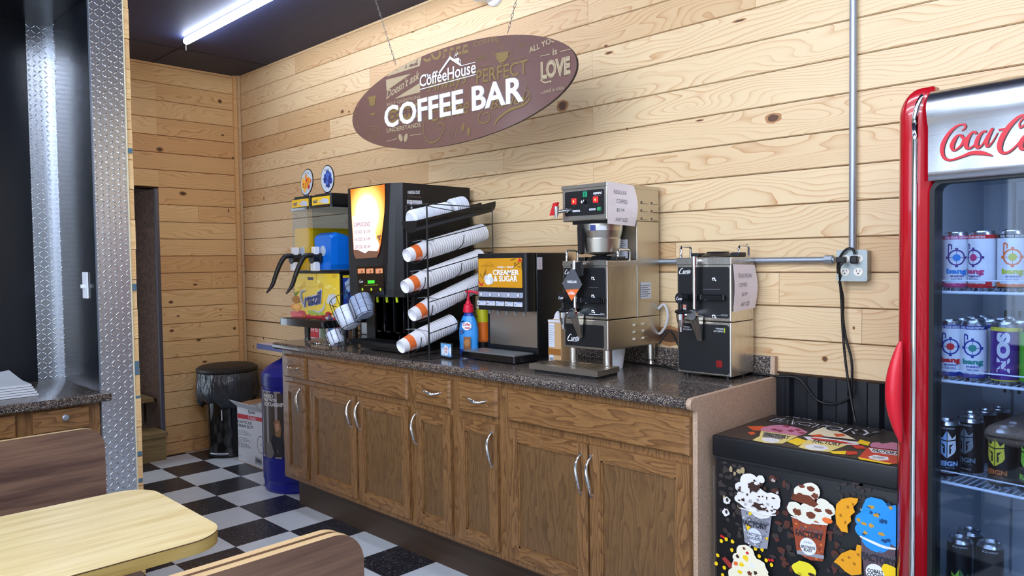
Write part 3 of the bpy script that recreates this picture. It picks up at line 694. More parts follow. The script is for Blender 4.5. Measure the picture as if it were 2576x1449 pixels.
def price_paper(name, pts, lines, label, thick=.0006, normal=None):
    """a sheet hanging on a side face: pts is a grid of rows of points"""
    n = len(pts); m_ = len(pts[0]); a = MB(); vs = [p for r in pts for p in r]; k = len(vs)
    nn = normal or X_; vs2 = [v-nn*thick for v in vs]
    fs = []
    for i in range(n-1):
        for j in range(m_-1): q = i*m_+j; fs += [[q, q+m_, q+m_+1, q+1], [k+q, k+q+1, k+q+m_+1, k+q+m_]]
    for j in range(m_-1): fs += [[j, j+1, k+j+1, k+j], [(n-1)*m_+j+1, (n-1)*m_+j, k+(n-1)*m_+j, k+(n-1)*m_+j+1]]
    for i in range(n-1): fs += [[(i+1)*m_, i*m_, k+i*m_, k+(i+1)*m_], [i*m_+m_-1, (i+1)*m_+m_-1, k+(i+1)*m_+m_-1, k+i*m_+m_-1]]
    a.add(vs+vs2, fs, PAPER, False); o = a.build(name, label=label, cat='price notice')
    def at(s_, t_):
        i = min(max(t_*(n-1), 0), n-1.0001); j = min(max(s_*(m_-1), 0), m_-1.0001); i0, j0 = int(i), int(j); fi, fj = i-i0, j-j0
        return (pts[i0][j0]*(1-fi)*(1-fj)+pts[i0+1][j0]*fi*(1-fj)+pts[i0][j0+1]*(1-fi)*fj+pts[i0+1][j0+1]*fi*fj)
    b = MB()
    for (tx, s0, s1, t0, t1, sh) in lines:
        vs, fs, _ = text_geo(tx, -.004, sh); b.add([at(s0+(s1-s0)*x, t1+(t0-t1)*y)+nn*.0009 for x, y in vs], fs, GREYTXT)
    b.build('lettering', o); return o
# paper on its right side, curling off at the edges
px, rows = SX1+.002, []
for i in range(9):
    t_ = i/8; r = []
    for j in range(9):
        s_ = j/8; z = 1.435-.005*s_-t_*(.182-.012*s_); y = SYF+.006+s_*.172+.004*t_; bow_ = .003+.010*math.sin(PI*min(1, t_*1.1))*(1-s_)*.6+.012*s_**2*math.sin(PI*t_)
        r.append(V(px+bow_, y, z))
    rows.append(r)
price_paper('price_paper', rows, [('TEXAS PECAN', .17, .78, .20, .29, .08), ('COFFEE:', .20, .56, .40, .485, .08), ('$0.99', .33, .57, .61, .70, .08), ('ANY SIZE', .30, .70, .82, .91, .3)],
            'white paper reading TEXAS PECAN COFFEE $0.99 ANY SIZE on the right server', normal=X_)
# ---- brewer
BX0, BX1, BYF, BYB = 3.798, 4.034, -.395, -.025
t = thing('coffee_brewer', (BX0, BYF, H), 'tall stainless coffee brewer on four legs with red switches and a brew basket', 'coffee maker')
w, dd = BX1-BX0, BYB-BYF
zb0, zb1, zs1, zh0, zh1 = .098, .222, .466, .630, .780
col0 = .205
a = MB(); a.box(0, w, 0, dd, zb0, zb1, SSF, .004); a.build('base_housing', t)
a = MB(); a.box(0, w, col0, dd, zb1+.001, zh0-.001, SSF, .003); a.cyl((w-.004, col0-.001, zh0-.03), (w-.004, col0-.005, zh0-.03), .004, CHROME, n=10); a.cyl((w-.004, col0-.001, .44), (w-.004, col0-.005, .44), .004, CHROME, n=10)
a.build('rear_column', t)
a = MB(); a.box(0, w, 0, dd+.001, zh0, zh1-.006, SSF, .004); a.box(-.003, w+.002, -.003, dd+.002, zh1-.016, zh1, SSF, .002); a.box(.03, w-.03, .03, .2, zh0-.012, zh0, BLKM); a.build('brew_head', t)
VENT = mat('vent_slot', (92, 84, 66), .5, .6)
FR = RIGHT(w, 0, 0)
for r in range(3):
    for c_ in range(2): a = MB(); a.prism([(.235+.075*c_, .705-.034*r), (.285+.075*c_, .705-.034*r), (.28+.075*c_, .714-.034*r), (.24+.075*c_, .714-.034*r)], 0, .005, SSF, FR); a.rect(.236+.075*c_, .7035-.034*r, .284+.075*c_, .7052-.034*r, VENT, FR); a.build('vent_louvre', t)
    for c_ in range(2): a = MB(); a.prism([(.175+.065*c_, .128+.030*r), (.215+.065*c_, .128+.030*r), (.21+.065*c_, .137+.030*r), (.18+.065*c_, .137+.030*r)], 0, .006, SSF, FR); a.rect(.176+.065*c_, .126+.030*r, .214+.065*c_, .1285+.030*r, VENT, FR); a.build('vent_louvre', t)
a = MB(); a.lay = 20; a.rect(col0+.02, .30, col0+.10, .37, CARDW, FR)
for k in range(6): a.rect(col0+.025, .309+.009*k, col0+.075+.015*(k % 2), .312+.009*k, GREYTXT, FR)
a.build('rating_label', t)
F = FRONT(0, 0, 0)
a = MB(); a.prism(rr(.016, w-.014, zh0+.022, zh1-.026, .006), .0003, .002, BLK, F); a.build('control_panel', t)
a = MB(); a.lay = 40; zc_ = zh0
a.line('GEMINI', WTXT, w-.068, zh1-.046, .009, .044, F, bold=.03, shear=.3); a.rect(w-.062, zh1-.052, w-.03, zh1-.050, GREYTXT, F)
a.flat(rr(.058, .098, zh0+.038, zh0+.046, .002), CARDW, F); a.line('HOT WATER', DKTXT, .061, zh0+.0395, .0045, .034, F); a.flat(rr(.146, .180, zh0+.040, zh0+.048, .002), CARDW, F); a.line('START', DKTXT, .151, zh0+.0415, .0045, .024, F)
for x_, z_ in ((.108, zh0+.078),): a.flat(ell(x_, z_, .005, .006, 10), WTXT, F)
for x_, tx in ((.060, 'LEFT'), (.126, 'BREW'), (.185, 'RIGHT')): a.line(tx, GREYTXT, x_, zh0+.062 if tx != 'BREW' else zh0+.058, .0035, .018, F)
a.build('panel_lettering', t)
a = MB(); a.box(.116, .139, -.008, -.002, zh0+.095, zh0+.120, GREEN, .003); a.rect(.126, zh0+.100, .129, zh0+.115, DKTXT, FRONT(0, -.0078, 0)); a.build('green_power_switch', t)
for x_ in (.068, .182):
    a = MB(); a.box(x_-.012, x_+.012, -.008, -.002, zh0+.070, zh0+.095, REDLIT, .002); a.flat(ell(x_, zh0+.082, .003, .005, 10), mat('switch_glow', (255, 190, 90), .4, emit=1.5), FRONT(0, -.0078, 0)); a.build('red_switch', t)
a = MB(); a.cyl((.127, -.002, zh0+.078), (.127, -.014, zh0+.078), .0085, BLKG, .007, 16); a.rect(.1255, zh0+.078, .1285, zh0+.085, WTXT, FRONT(0, -.0138, 0)); a.build('selector_knob', t)
a = MB(); a.cyl((.200, -.002, zh0+.044), (.200, -.010, zh0+.044), .0095, mat('green_lens', (60, 150, 96), .25), .008, 18); a.build('start_button', t)
a = MB(); a.cyl((.04, 0, zh0+.046), (.04, -.02, zh0+.046), .010, CHROME, n=16); a.cyl((.036, -.02, zh0+.046), (.010, -.052, zh0+.04), .007, CHROME, n=12); a.cyl((.012, -.052, zh0+.062), (.012, -.052, zh0+.016), .012, CHROME, .007, 16); a.build('hot_water_tap', t)
a = MB(frame((.012, -.052, zh0+.05), V(1, -.2, 0), Z_)); a.prism([(.012, .03), (-.016, .028), (-.042, -.022), (-.010, -.022), (.004, .012)], -.006, .006, RED); a.build('tap_lever', t, 'red tap lever')
# basket
bc = (w/2+.004, .105)
a = MB(frame((bc[0], bc[1], 0), X_, Y_)); a.lathe([(.02, .478), (.024, .488), (.070, .494), (.078, .500), (.085, .555), (.083, .560), (.092, .590), (.094, zh0-.013), (.0001, zh0-.013)], SSF, 36); a.build('brew_basket', t)
a = MB(); Fh = frame((bc[0]-.03, bc[1]-.085, 0), V(1, -.25, 0), Z_); a.prism([(-.014, zh0-.014), (.016, zh0-.014), (.018, .60), (.014, .50), (.004, .492), (-.012, .496), (-.016, .60)], 0, .016, BLK, Fh); a.cyl(Fh @ V(0, .503, .014), Fh @ V(0, .503, .018), .003, CHROME, n=8); a.build('basket_handle', t)
a = MB(); a.lay = 5; FL2 = Matrix.Translation((bc[0], bc[1], 0)); 
for u0_, u1_, mm, z0_, z1_ in ((.018, .040, NAVY, .588, .612), (.042, .085, CARDW, .590, .608)):
    P_ = []; n_ = 6
    for k in range(n_+1): th = (u0_+(u1_-u0_)*k/n_)/.094; P_.append(((.0955)*math.sin(th), -(.0955)*math.cos(th), z0_))
    for k in range(n_+1): th = (u1_-(u1_-u0_)*k/n_)/.094; P_.append(((.0955)*math.sin(th), -(.0955)*math.cos(th), z1_))
    a.add(P_, [[k, k+1, 2*n_-k, 2*n_+1-k] for k in range(n_)], mm, False, FL2)
a.build('basket_sticker', t)
l0_, l1_ = on(1546, 650, 1, BYF+col0), on(1579, 602, 1, BYF+col0)
a = MB(FRONT(0, col0, 0)); a.lay = 6; lx0, lx1, lz0, lz1 = l0_.x-BX0, min(l1_.x-BX0, w-.02), l0_.z-H, l1_.z-H; a.rect(lx0, lz0, lx1, lz1, CARDW)
for k in range(9): a.rect(lx0+.006, lz0+.006+(lz1-lz0)*k/10, lx1-.006-.01*(k % 3), lz0+.008+(lz1-lz0)*k/10, GREYTXT)
a.build('instruction_label', t)
# server sitting in the brewer
sv = thing('coffee_server', (BX0, BYF, H+zb1), 'stainless coffee server inside the tall brewer with a diamond REGULAR sign', 'coffee server')
sd, sh = col0-.003, zs1-zb1-.002
a = MB(); a.box(.001, w-.001, 0, sd, .002, sh-.015, SS, .003); a.box(-.002, w+.001, -.003, sd, sh-.022, sh, SS, .003); a.build('housing', sv)
a = MB(); a.prism(rr(.006, w-.010, .014, sh-.028, .008), .0002, .002, BLK, F); a.build('front_panel', sv)
a = MB(); a.lay = 40; curtis(a, .012, sh-.056, .020, F); 
for z_ in (sh-.072, sh-.145, sh-.208): icon_cup(a, .162, z_, .008, F)
a.rect(.14, sh-.110, .19, sh-.1085, GREYTXT, F); a.rect(.14, .022, .222, .0235, WTXT, F); a.line('SERVER', WTXT, .2, .027, .003, .02, F); a.build('front_lettering', sv)
faucet(sv, .095, -.002, 0, 0, sh-.004, .040)
a = MB(); a.box(-.004, .222, -.024, -.012, .068, .092, BLKG, .003); a.box(.212, .222, -.024, 0, .068, .092, BLKG, .003); a.build('pull_bar', sv)
server_handles(sv, 0, w, 0, sd+.02, sh)
a = MB(); Fm = frame((w/2+.01, sd/2, sh), X_, Y_); a.lathe([(.062, 0), (.062, .004), (.044, .016), (.040, .02), (.0001, .02)], BLK, 28, Fm)
for s_ in (-1, 1): a.box(s_*.085-.018, s_*.085+.018, -.03, .03, 0, .016, BLK, .004, M=Fm)
a.build('lid', sv)
# diamond sign
dg = MB(frame((BX0+.088, BYF-.046, H+zb1+.150), V(.97, -.05, 0), V(.06, 0, 1)))
dg.box(.0, .062, .02, .082, -.012, -.003, BLK, .002, M=Matrix.Rotation(math.radians(12), 4, 'Z'))
dia = [(0, -.073), (.056, -.004), (.0, .073), (-.058, .0)]
dg.prism(dia, -.0015, 0, mat('grey_card', (84, 86, 92), .5))
dg.flat([(-.036, -.027), (.040, -.022), (0, -.073)], ORANGE, z=.0003); dg.lay = 6
dg.line('REGULAR', WTXT, 0, .002, .010, .052, al='c', bold=.03); dg.line('BLEND', WTXT, 0, -.036, .004, .018, al='c'); dg.line('FARMERS', WTXT, 0, -.046, .009, .036, al='c', bold=.02)
dg.build('coffee_name_card', label='grey and orange diamond card reading REGULAR hung on the brewer tap', cat='sign')
F2 = FRONT(0, 0, 0)
a = MB(); a.prism(rr(.010, w-.022, zb0+.010, zb1-.022, .004), .0003, .002, BLK, F2); a.build('lower_panel', t)
a = MB(); a.lay = 40; curtis(a, .024, zb0+.028, .030, F2); a.build('lower_lettering', t)
for k, (x_, y_) in enumerate(((.028, .03), (w-.026, .03), (.028, dd-.03), (w-.026, dd-.03))):
    a = MB(); a.lathe([(.0001, 0), (.017, 0), (.018, .004), (.012, .022), (.012, .026), (.019, .030), (.019, zb0), (.0001, zb0)], SS, 20, frame((x_, y_, 0), X_, Y_)); a.build('leg', t)
# paper on the brewer head, taped on top and draped down the right side
rows = []
for i in range(10):
    t_ = i/9; r = []
    for j in range(9):
        s_ = j/8; z = H+zh1+.002-.006*s_-t_*(.170+.0*s_); y = BYF-.004+s_*.182-t_*.010*(1-s_)+.006*t_
        r.append(V(BX1+.004+.004*math.sin(PI*t_)+.016*max(0, t_-.55)*(1-s_)**.7+.014*s_**2*math.sin(PI*t_), y-.010*max(0, t_-.6)*(1-s_), z))
    rows.append(r)
price_paper('price_paper', rows, [('REGULAR', .22, .66, .175, .27, .05), ('COFFEE:', .30, .68, .39, .485, .05), ('$0.99', .30, .56, .61, .70, .05), ('ANY SIZE', .26, .70, .83, .92, .3)],
            'white paper reading REGULAR COFFEE $0.99 ANY SIZE draped over the brewer', normal=X_)
# drip tray in front of the brewer
dt = thing('drip_tray', (3.715, -.525, H), 'flat stainless drip tray on the worktop in front of the brewer', 'tray')
a = MB(); a.box(.02, .345, .012, .155, 0, .012, BLKM); a.prism([(0, 0), (.365, 0), (.345, .168), (.012, .168)], .0125, .034, SSF, frame((0, 0, 0), X_, Y_)); a.build('pan', dt)
a = MB(); a.box(.02, .34, .02, .15, .034, .0355, SS); 
for k in range(12): a.box(.03+.025*k, .042+.025*k, .03, .14, .0355, .0362, VENT)
a.build('grate', dt)
cp = thing('plastic_cup', (3.925, -.20, H), 'white plastic cup under the brewer between its legs', 'cup')
a = MB(); a.lathe([(.0001, 0), (.030, 0), (.044, .092), (.046, .094), (.042, .092), (.028, .004), (.0001, .004)], WHITE, 24); a.build('cup_body', cp)
# carton with a handle
ct_ = thing('creamer_carton', (3.655, -.335, H), 'tall kraft and white carton with a rounded white top handle, left of the brewer', 'carton')
KR = mat('carton_kraft', (196, 158, 112), .7)
a = MB(); a.box(0, .075, 0, .07, 0, .205, KR, .002); a.prism(rr(.006, .030, .008, .05, .002), .0003, .0008, CARDW, F2); a.build('box_body', ct_)
a = MB(); a.lay = 30; a.rect(.001, .195, .074, .205, CARDW, F2); a.rect(.004, .085, .040, .19, CARDW, F2)
for k in range(9): a.rect(.007, .097+.010*k, .028+.006*(k % 3), .0985+.010*k, GREYTXT, F2)
a.rect(.001, .05, .074, .078, mat('carton_brown', (150, 94, 34), .6), F2); a.rect(.006, .006, .034, .042, CARDW, F2)
for k in range(7): a.rect(.009+.0035*k, .010, .0105+.0035*k+.0006*(k % 2), .038, DKTXT, F2)
a.build('carton_print', ct_)
a = MB(); P_ = [(.0, .205), (.075, .205)]+[(.040+.034*math.cos(math.radians(t)), .205+.040*math.sin(math.radians(t))) for t in range(20, 171, 15)]
a.prism(P_, -.037, -.033, CARDW, F2); a.build('top_handle', ct_)
# ---- creamer and sugar dispenser
CX0, CX1, CYF = 3.196, 3.528, -.338
t = thing('creamer_dispenser', (CX0, CYF, H), 'black countertop dispenser with a yellow CREAMER & SUGAR front and a drip tray', 'drink dispenser')
w, dd, hh = CX1-CX0, .30, .505
a = MB(); a.box(-.006, w, .072, dd, .02, hh, BLK, .006, 3); a.box(.01, w-.01, .08, dd-.01, 0, .02, BLKM); a.build('housing', t)
a = MB(); a.prism(rr(0, w, 0, .068, .014), .234, hh, BLK, frame((0, 0, 0), X_, Y_), smooth=True); a.build('front_door', t)
pf = PF((CX0, CYF, H), X_, Z_); Zc = zz(1180, 600, 4.2607)
def q(x, y): return pf(Zc(x, y))
a = MB(FRONT(0, 0, 0)); YG = mat('amber_panel', (214, 150, 28), .35)
a0, a1, b0, b1 = q(105, 520)[0], q(572, 520)[0], q(105, 520)[1], q(110, 215)[1]
a.prism(rr(a0, a1, b0, b1, .005), .0002, .0015, YG); a.build('picture_panel', t)
a = MB(FRONT(0, 0, 0)); a.lay = 30
def TX(tx, m, l, r, u, **k): a.text(tx, m, q(*l), q(*r), (q(*l)[0], q(*u)[1]), **k)
TX('CREAMER', WTXT, (258, 392), (538, 392), (258, 335), bold=.03); TX('& SUGAR', WTXT, (270, 462), (522, 462), (270, 400), bold=.03)
TX('1 PRESS - 1 PACKET', WTXT, (305, 316), (488, 316), (305, 296), bold=.02); TX('COFFEEHOUSE', mat('amber_shade', (150, 100, 20), .5), (135, 308), (268, 304), (135, 285))
AS = MATS['amber_shade']
a.ribbon([q(175, 285), q(212, 252), q(248, 278)], [.002, .002], AS, k=2)
for k, (x, y, rx, ry) in enumerate([(190, 430, 26, 30), (225, 412, 28, 26), (238, 450, 26, 28), (205, 465, 30, 24)]): c_ = q(x, y); a.flat(blob(c_[0], c_[1], rx/4.26*pf.k(Zc(x, y)), ry/4.26*pf.k(Zc(x, y)), k, 8, .12), [CARDW, WHITE][k % 2])
LF = mat('leaf_ink', (70, 62, 24), .6)
for l in ([(185, 322), (176, 350), (160, 400), (150, 430)], [(150, 430), (128, 390), (124, 370)], [(160, 400), (182, 370), (186, 345)], [(440, 235), (480, 222), (510, 214)], [(470, 320), (500, 290), (552, 258)], [(500, 290), (490, 270), (520, 258)], [(520, 300), (545, 305), (560, 290)], [(560, 240), (568, 280), (566, 340)]):
    a.ribbon([q(*p) for p in l], [.0012, .004, .0012], LF)
for x, y in ((112, 470), (125, 490), (140, 500), (150, 480), (545, 225), (560, 235), (538, 240)): c_ = q(x, y); a.flat(blob(c_[0], c_[1], .005, .006, int(x), 10), RED)
a.build('picture_print', t)
a = MB(FRONT(0, 0, 0)); a.prism(rr(q(98, 0)[0], q(572, 0)[0], q(105, 622)[1], q(105, 568)[1], .004), .0002, .003, mat('button_strip', (176, 186, 206), .35, .3)); a.lay = 70
for x in (135, 230, 327, 428, 530): c_ = q(x, 596); a.flat(ell(q(x, 596)[0], (q(105, 622)[1]+q(105, 568)[1])/2, .0115, .0115), GREYTXT); a.flat(ell(q(x, 596)[0], (q(105, 622)[1]+q(105, 568)[1])/2, .0095, .0095), CARDW)
a.build('button_strip', t)
for k, x in enumerate((92, 190, 288, 386, 484)):
    a = MB(FRONT(0, 0, 0)); x0 = q(x, 700)[0]; x1 = q(x+90, 700)[0]; z0, z1 = q(100, 712)[1], q(100, 664)[1]; a.box(x0, x1, z0, z1, 0, .003, CARDW, .0008); a.lay = 62
    mm = [BLK, NAVY, SKY, GREYTXT, SKY][k]; a.flat([(x0+.004, z0+.008), (x0+.018, z0+.008), (x0+.011, z1-.008)], mm); a.line(['BLACK', 'MILK', 'CREAM', 'SUGAR', 'SWEET'][k], SKY, x0+.021, z0+.015, .007, .03)
    a.build('flavour_tab', t)
a = MB(); a.add([(.012, .0715, .062), (w-.004, .0715, .062), (w-.004, .0715, .232), (.012, .0715, .232)], [[0, 1, 2, 3]], SSF); a.build('splash_plate', t)
for k in range(5): a = MB(); a.lathe([(.007, 0), (.009, .014), (.010, .02)], mat('grey_plastic', (150, 152, 150), .4), 12, frame((.05+.058*k, .036, .215), X_, Y_)); a.build('nozzle', t)
a = MB(); a.prism(rr(-.03, w+.002, -.085, .070, .012), .006, .036, BLKG, frame((0, 0, 0), X_, Y_)); a.prism(rr(-.02, w-.012, -.075, .058, .006), .036, .040, mat('grey_grate', (150, 156, 160), .35, .6), frame((0, 0, 0), X_, Y_)); a.build('drip_tray', t)
FRc = RIGHT(w, 0, 0)
a = MB(FRc); a.lay = 4; a.rect(.072, hh-.078, .108, hh-.022, CARDW); 
for k in range(5): a.line(['NOTICE', 'HOT', 'SUGAR', 'OPERATE', 'CAREFULLY'][k], RED, .09, hh-.034-.010*k, .005, .024, al='c')
a.build('notice_sticker', t)
o = MB(); o.lathe([(.0001, 0), (.034, 0), (.036, .01), (.036, .10), (.036, .17), (.034, .178), (.0001, .178)], ORANGE, 24, mats=[ORANGE, ORANGE, mat('tea_orange', (238, 116, 30), .4), mat('tea_yellow', (206, 200, 30), .4), WHITE, WHITE])
o.build('orange_tea_canister', loc=(3.09, -.20, H+.06), label='orange and yellow canister standing between the cup rack and the creamer dispenser', cat='canister')
o2 = MB(); o2.box(3.04, 3.14, -.25, -.15, H, H+.0595, BLKM, .004); o2.build('black_box', label='low black box under the orange and yellow canister', cat='box')
# ---- cappuccino machine
KX0, KX1, KYF = 2.372, 2.822, -.535
t = thing('cappuccino_machine', (KX0, KYF, H), 'tall black cappuccino machine with a glowing orange front panel', 'coffee machine')
w, dd, zt, zd = KX1-KX0, .50, .872, .290
a = MB(); a.box(.02, w, .10, dd, .04, zt, BLK, .004); a.build('cabinet', t)
# door, bowed outwards and narrowing towards its base
def dx(z): return max(0, (z-.30)/.57)
a = MB(); N_ = 14; vs = []; fs = []
prof = lambda z: [(0.004, .098), (0.0, .03), (.012, .004), (.30+.065*dx(z)**.6, .0), (.335+.06*dx(z)**.6, .006), (.375+.04*dx(z)**.6, .026), (w-.004, .045), (w, .098)]
for i in range(N_+1):
    z = zd+(zt-zd)*i/N_
    for x, y in prof(z): vs.append((x, y+.0-.004*math.sin(PI*i/N_), z))
M_ = 8
for i in range(N_):
    for j in range(M_): fs.append([i*M_+j, i*M_+(j+1) % M_, (i+1)*M_+(j+1) % M_, (i+1)*M_+j])
fs += [list(range(M_))[::-1], [N_*M_+j for j in range(M_)]]
a.add(vs, fs, BLK, False); a.build('door', t)
pf = PF((KX0, KYF-.004, H), X_, Z_); Zc = zz(860, 430, 2.8975); Zd = zz(870, 440, 6.036)
# glowing picture
P_ = [Zc(*p) for p in [(66, 135), (316, 98), (318, 200), (314, 300), (300, 430), (288, 530), (272, 600), (258, 630), (108, 640), (92, 610), (85, 500), (76, 350)]]
glow = mat('glowing_picture', (255, 220, 170), .3); tn = NT(glow); g = tn.new('ShaderNodeTexCoord').outputs['Object']; s3 = tn.new('ShaderNodeSeparateXYZ'); tn.l.new(g, s3.inputs[0])
ex = tn.math('DIVIDE', tn.math('SUBTRACT', s3.outputs[0], .20), .20); ez = tn.math('DIVIDE', tn.math('SUBTRACT', s3.outputs[2], .72), .20)
r2 = tn.math('SQRT', tn.math('ADD', tn.math('POWER', ex, 2), tn.math('POWER', ez, 2)))
cc = tn.ramp(r2, [(0, (255, 250, 232)), (.42, (255, 244, 206)), (.62, (255, 206, 110)), (.88, (246, 132, 40)), (1, (226, 110, 40))])
tn.col(cc); tn.l.new(cc, tn.b.inputs['Emission Color']); tn.l.new(tn.math('MAXIMUM', tn.math('SUBTRACT', 1.0, tn.math('MULTIPLY', r2, .6)), .4), tn.b.inputs['Emission Strength'])
a = MB(FRONT(0, -.0045, 0)); a.prism([pf(p) for p in P_], .0, .003, glow, side=BLK); a.build('lit_picture', t)
a = MB(FRONT(0, -.0045, 0)); a.lay = 60; BRN = mat('coffee_brown', (122, 84, 62), .5, emit=.15)
fo = [Zc(*p) for p in [(92, 560), (150, 585), (200, 578), (270, 575), (272, 600), (258, 630), (108, 640), (92, 610)]]
a.flat([pf(p) for p in fo], BRN)
a.flat([pf(Zc(*p)) for p in [(88, 470), (200, 470), (262, 500), (280, 540), (268, 580), (200, 580), (175, 600), (140, 585), (95, 560)]], mat('cup_white_lit', (240, 242, 250), .4, emit=.3))
a.flat([pf(Zc(*p)) for p in [(80, 330), (240, 322), (262, 585), (92, 575)]], mat('lit_note_paper', (250, 224, 218), .6, emit=.28))
NI = mat('note_ink', (140, 104, 120), .7)
for tx, l, r, u, sh in (('CAPPUCCINO', (92, 408), (210, 402), (92, 378), .05), ('12 OZ- $1.39', (98, 460), (210, 455), (98, 435), .05), ('16 OZ- $1.49', (100, 515), (210, 510), (100, 488), .05), ('20 OZ- $1.69', (102, 570), (212, 566), (102, 542), .05)):
    a.text(tx, NI, pf(Zc(*l)), pf(Zc(*r)), pf(Zc(*u)), bold=0)
for k, (x, y) in enumerate([(268, 478), (275, 488), (284, 475), (280, 500)]): c_ = pf(Zc(x, y)); a.flat(blob(c_[0], c_[1], .008, .007, k, 8), BRN)
a.build('picture_print', t)
a = MB(FRONT(0, -.0005, 0)); a.prism([pf(Zc(*p)) for p in [(108, 700), (302, 690), (308, 905), (118, 895)]], 0, .003, BLKG); a.build('control_panel', t)
a = MB(FRONT(0, -.0035, 0)); a.lay = 4
Ze = zz(880, 640, 5.572)
for k, x in enumerate((110, 230, 360)):
    a.flat([pf(Ze(x, 202)), pf(Ze(x+100, 195)), pf(Ze(x+102, 262)), pf(Ze(x+2, 268))], mat('cocoa_picture', (214, 138, 92), .4, emit=.2)); c_ = pf(Ze(x+60, 240)); a.flat(blob(c_[0], c_[1], .007, .008, k, 9), BRN)
a.flat([pf(Ze(*p)) for p in [(250, 365), (348, 362), (348, 405), (252, 412)]], GREENLCD)
for x in (178, 303, 430): c_ = pf(Ze(x, 490)); a.flat(ell(c_[0], c_[1], .008, .008), LIME)
a.text('MULTI DISPENSER', LIME, pf(Ze(205, 440)), pf(Ze(400, 434)), pf(Ze(205, 428)))
c_ = pf(Ze(135, 392)); curtis(a, c_[0], c_[1]-.002, .016, Matrix()); a.build('panel_print', t)
a = MB(); a.box(.10, w-.02, .10, .14, .05, zd, BLKG, .004)
for k in range(4): a.box(.12+.085*k, .128+.085*k, .085, .10, .1, zd, BLKG)
for k in range(3): a.lay = 0; a.prism(ell(.15+.085*k, .098, .018, .004, 14), 0, .01, BLK, FRONT(0, .10, 0))
a.build('dispensing_bay', t)
for k, x in enumerate((392, 524, 664)):
    p = on(*Ze(x, 640), 1, KYF+.05); lx, lz = p.x-KX0, p.z-H
    a = MB(); a.tube([(lx, .05, lz-.012), (lx, .048, lz+.018), (lx+.004, .062, lz+.03), (lx+.006, .09, lz+.036)], .0065, LIME, 8, 3); a.build('nozzle', t, 'lime green nozzle')
a = MB(); a.prism([(-.005, 0), (w+.01, 0), (w-.01, .12), (.03, .12)], .032, .052, BLK, frame((0, -.005, 0), X_, Y_)); a.box(.06, w-.02, .03, .2, .006, .032, BLKM, .003); a.build('drip_tray', t)
a = MB(); a.box(.05, w-.04, .14, dd-.02, 0, .04, BLKM); a.build('foot', t)
FRk = RIGHT(w, 0, 0)
a = MB(); a.box(w, w+.004, .088, .098, .735, .785, CHROME, .001); a.box(w, w+.004, .088, .098, .36, .415, CHROME, .001); a.build('hinge', t)
pfr = PF((KX1, KYF, H), Y_, Z_)
a = MB(FRk); a.lay = 3; a.rect(.0955, .045, .0985, zt-.005, BLKM)
def sr(x0, y0, x1, y1, m): A_ = pfr(Zc(x0, y0)); B_ = pfr(Zc(x1, y1)); a.rect(A_[0], B_[1], B_[0], A_[1], m)
sr(476, 178, 580, 200, mat('brown_label', (70, 52, 50), .5)); sr(473, 210, 584, 246, CARDW)
A_ = pfr(Zc(480, 170)); B_ = pfr(Zc(570, 168)); a.text('PARKING ONLY', WTXT, A_, B_, (A_[0], A_[1]+.018), bold=.02)
A_ = pfr(Zc(480, 228)); a.line('2023', GREYTXT, A_[0], A_[1], .008, .03); A_ = pfr(Zc(480, 243)); a.line('SERVICED', GREYTXT, A_[0], A_[1], .008, .06)
a.build('side_stickers', t)
# ================================================================ CUP RACK
RX0, RX1, RYF, RYB = 2.925, 3.083, -.552, -.12
t = thing('cup_rack', (RX0, RYF, H), 'black wire rack holding slanted cup stacks beside the cappuccino machine', 'rack')
w, dd, hh = RX1-RX0, RYB-RYF, .745
a = MB()
for p in ((0, 0), (w, 0), (w, dd), (0, dd)):
    a.tube([(p[0], p[1], 0), (p[0], p[1], hh)], .0042 if p[1] == 0 else .0026, WIRE, 8)
for z in (hh, .0042): a.tube([(0, 0, z), (w, 0, z), (w, dd, z), (0, dd, z), (0, 0, z)], .0026, WIRE, 6)
for z in (.60, .455, .305, .155):
    a.tube([(w, 0, z-.03), (w, dd, z+.06)], .0024, WIRE, 6); a.tube([(0, 0, z-.03), (0, dd, z+.06)], .0024, WIRE, 6); a.tube([(w, dd, z+.06), (0, dd, z+.06)], .0024, WIRE, 6)
a.tube([(w, 0, hh-.01), (w, dd*.45, hh-.03), (w, dd, hh-.02)], .0022, WIRE, 6)
a.build('wire_frame', t)
STK = [((1023, 643), (1190, 592), 27), ((1018, 722), (1190, 655), 27), ((1037, 793), (1195, 715), 26), ((1008, 873), (1110, 825), 15)]
XS = 3.0
names = ['topmost', 'second', 'third', 'lowest']
cup0 = None
def cupmesh(art):
    m = MB(); RB, RT, Hc = .0315, .0445, .118
    m.lathe([(.0001, .012), (RB-.003, .012), (RB-.002, 0), (RB, .0), (RB+.0038, .030), (RB+.0038+.0045, .066), (RT, Hc-.002), (RT+.0022, Hc), (RT+.0005, Hc+.002), (RT-.001, Hc-.002), (RB+.001, .010)], CUPW, 30,
            mats=[CUPW, CUPW, CUPW, CUPW, ORANGE if art else CUPW, CUPW, CUPW, CUPW, CUPW, CUPW, CUPW])
    return m
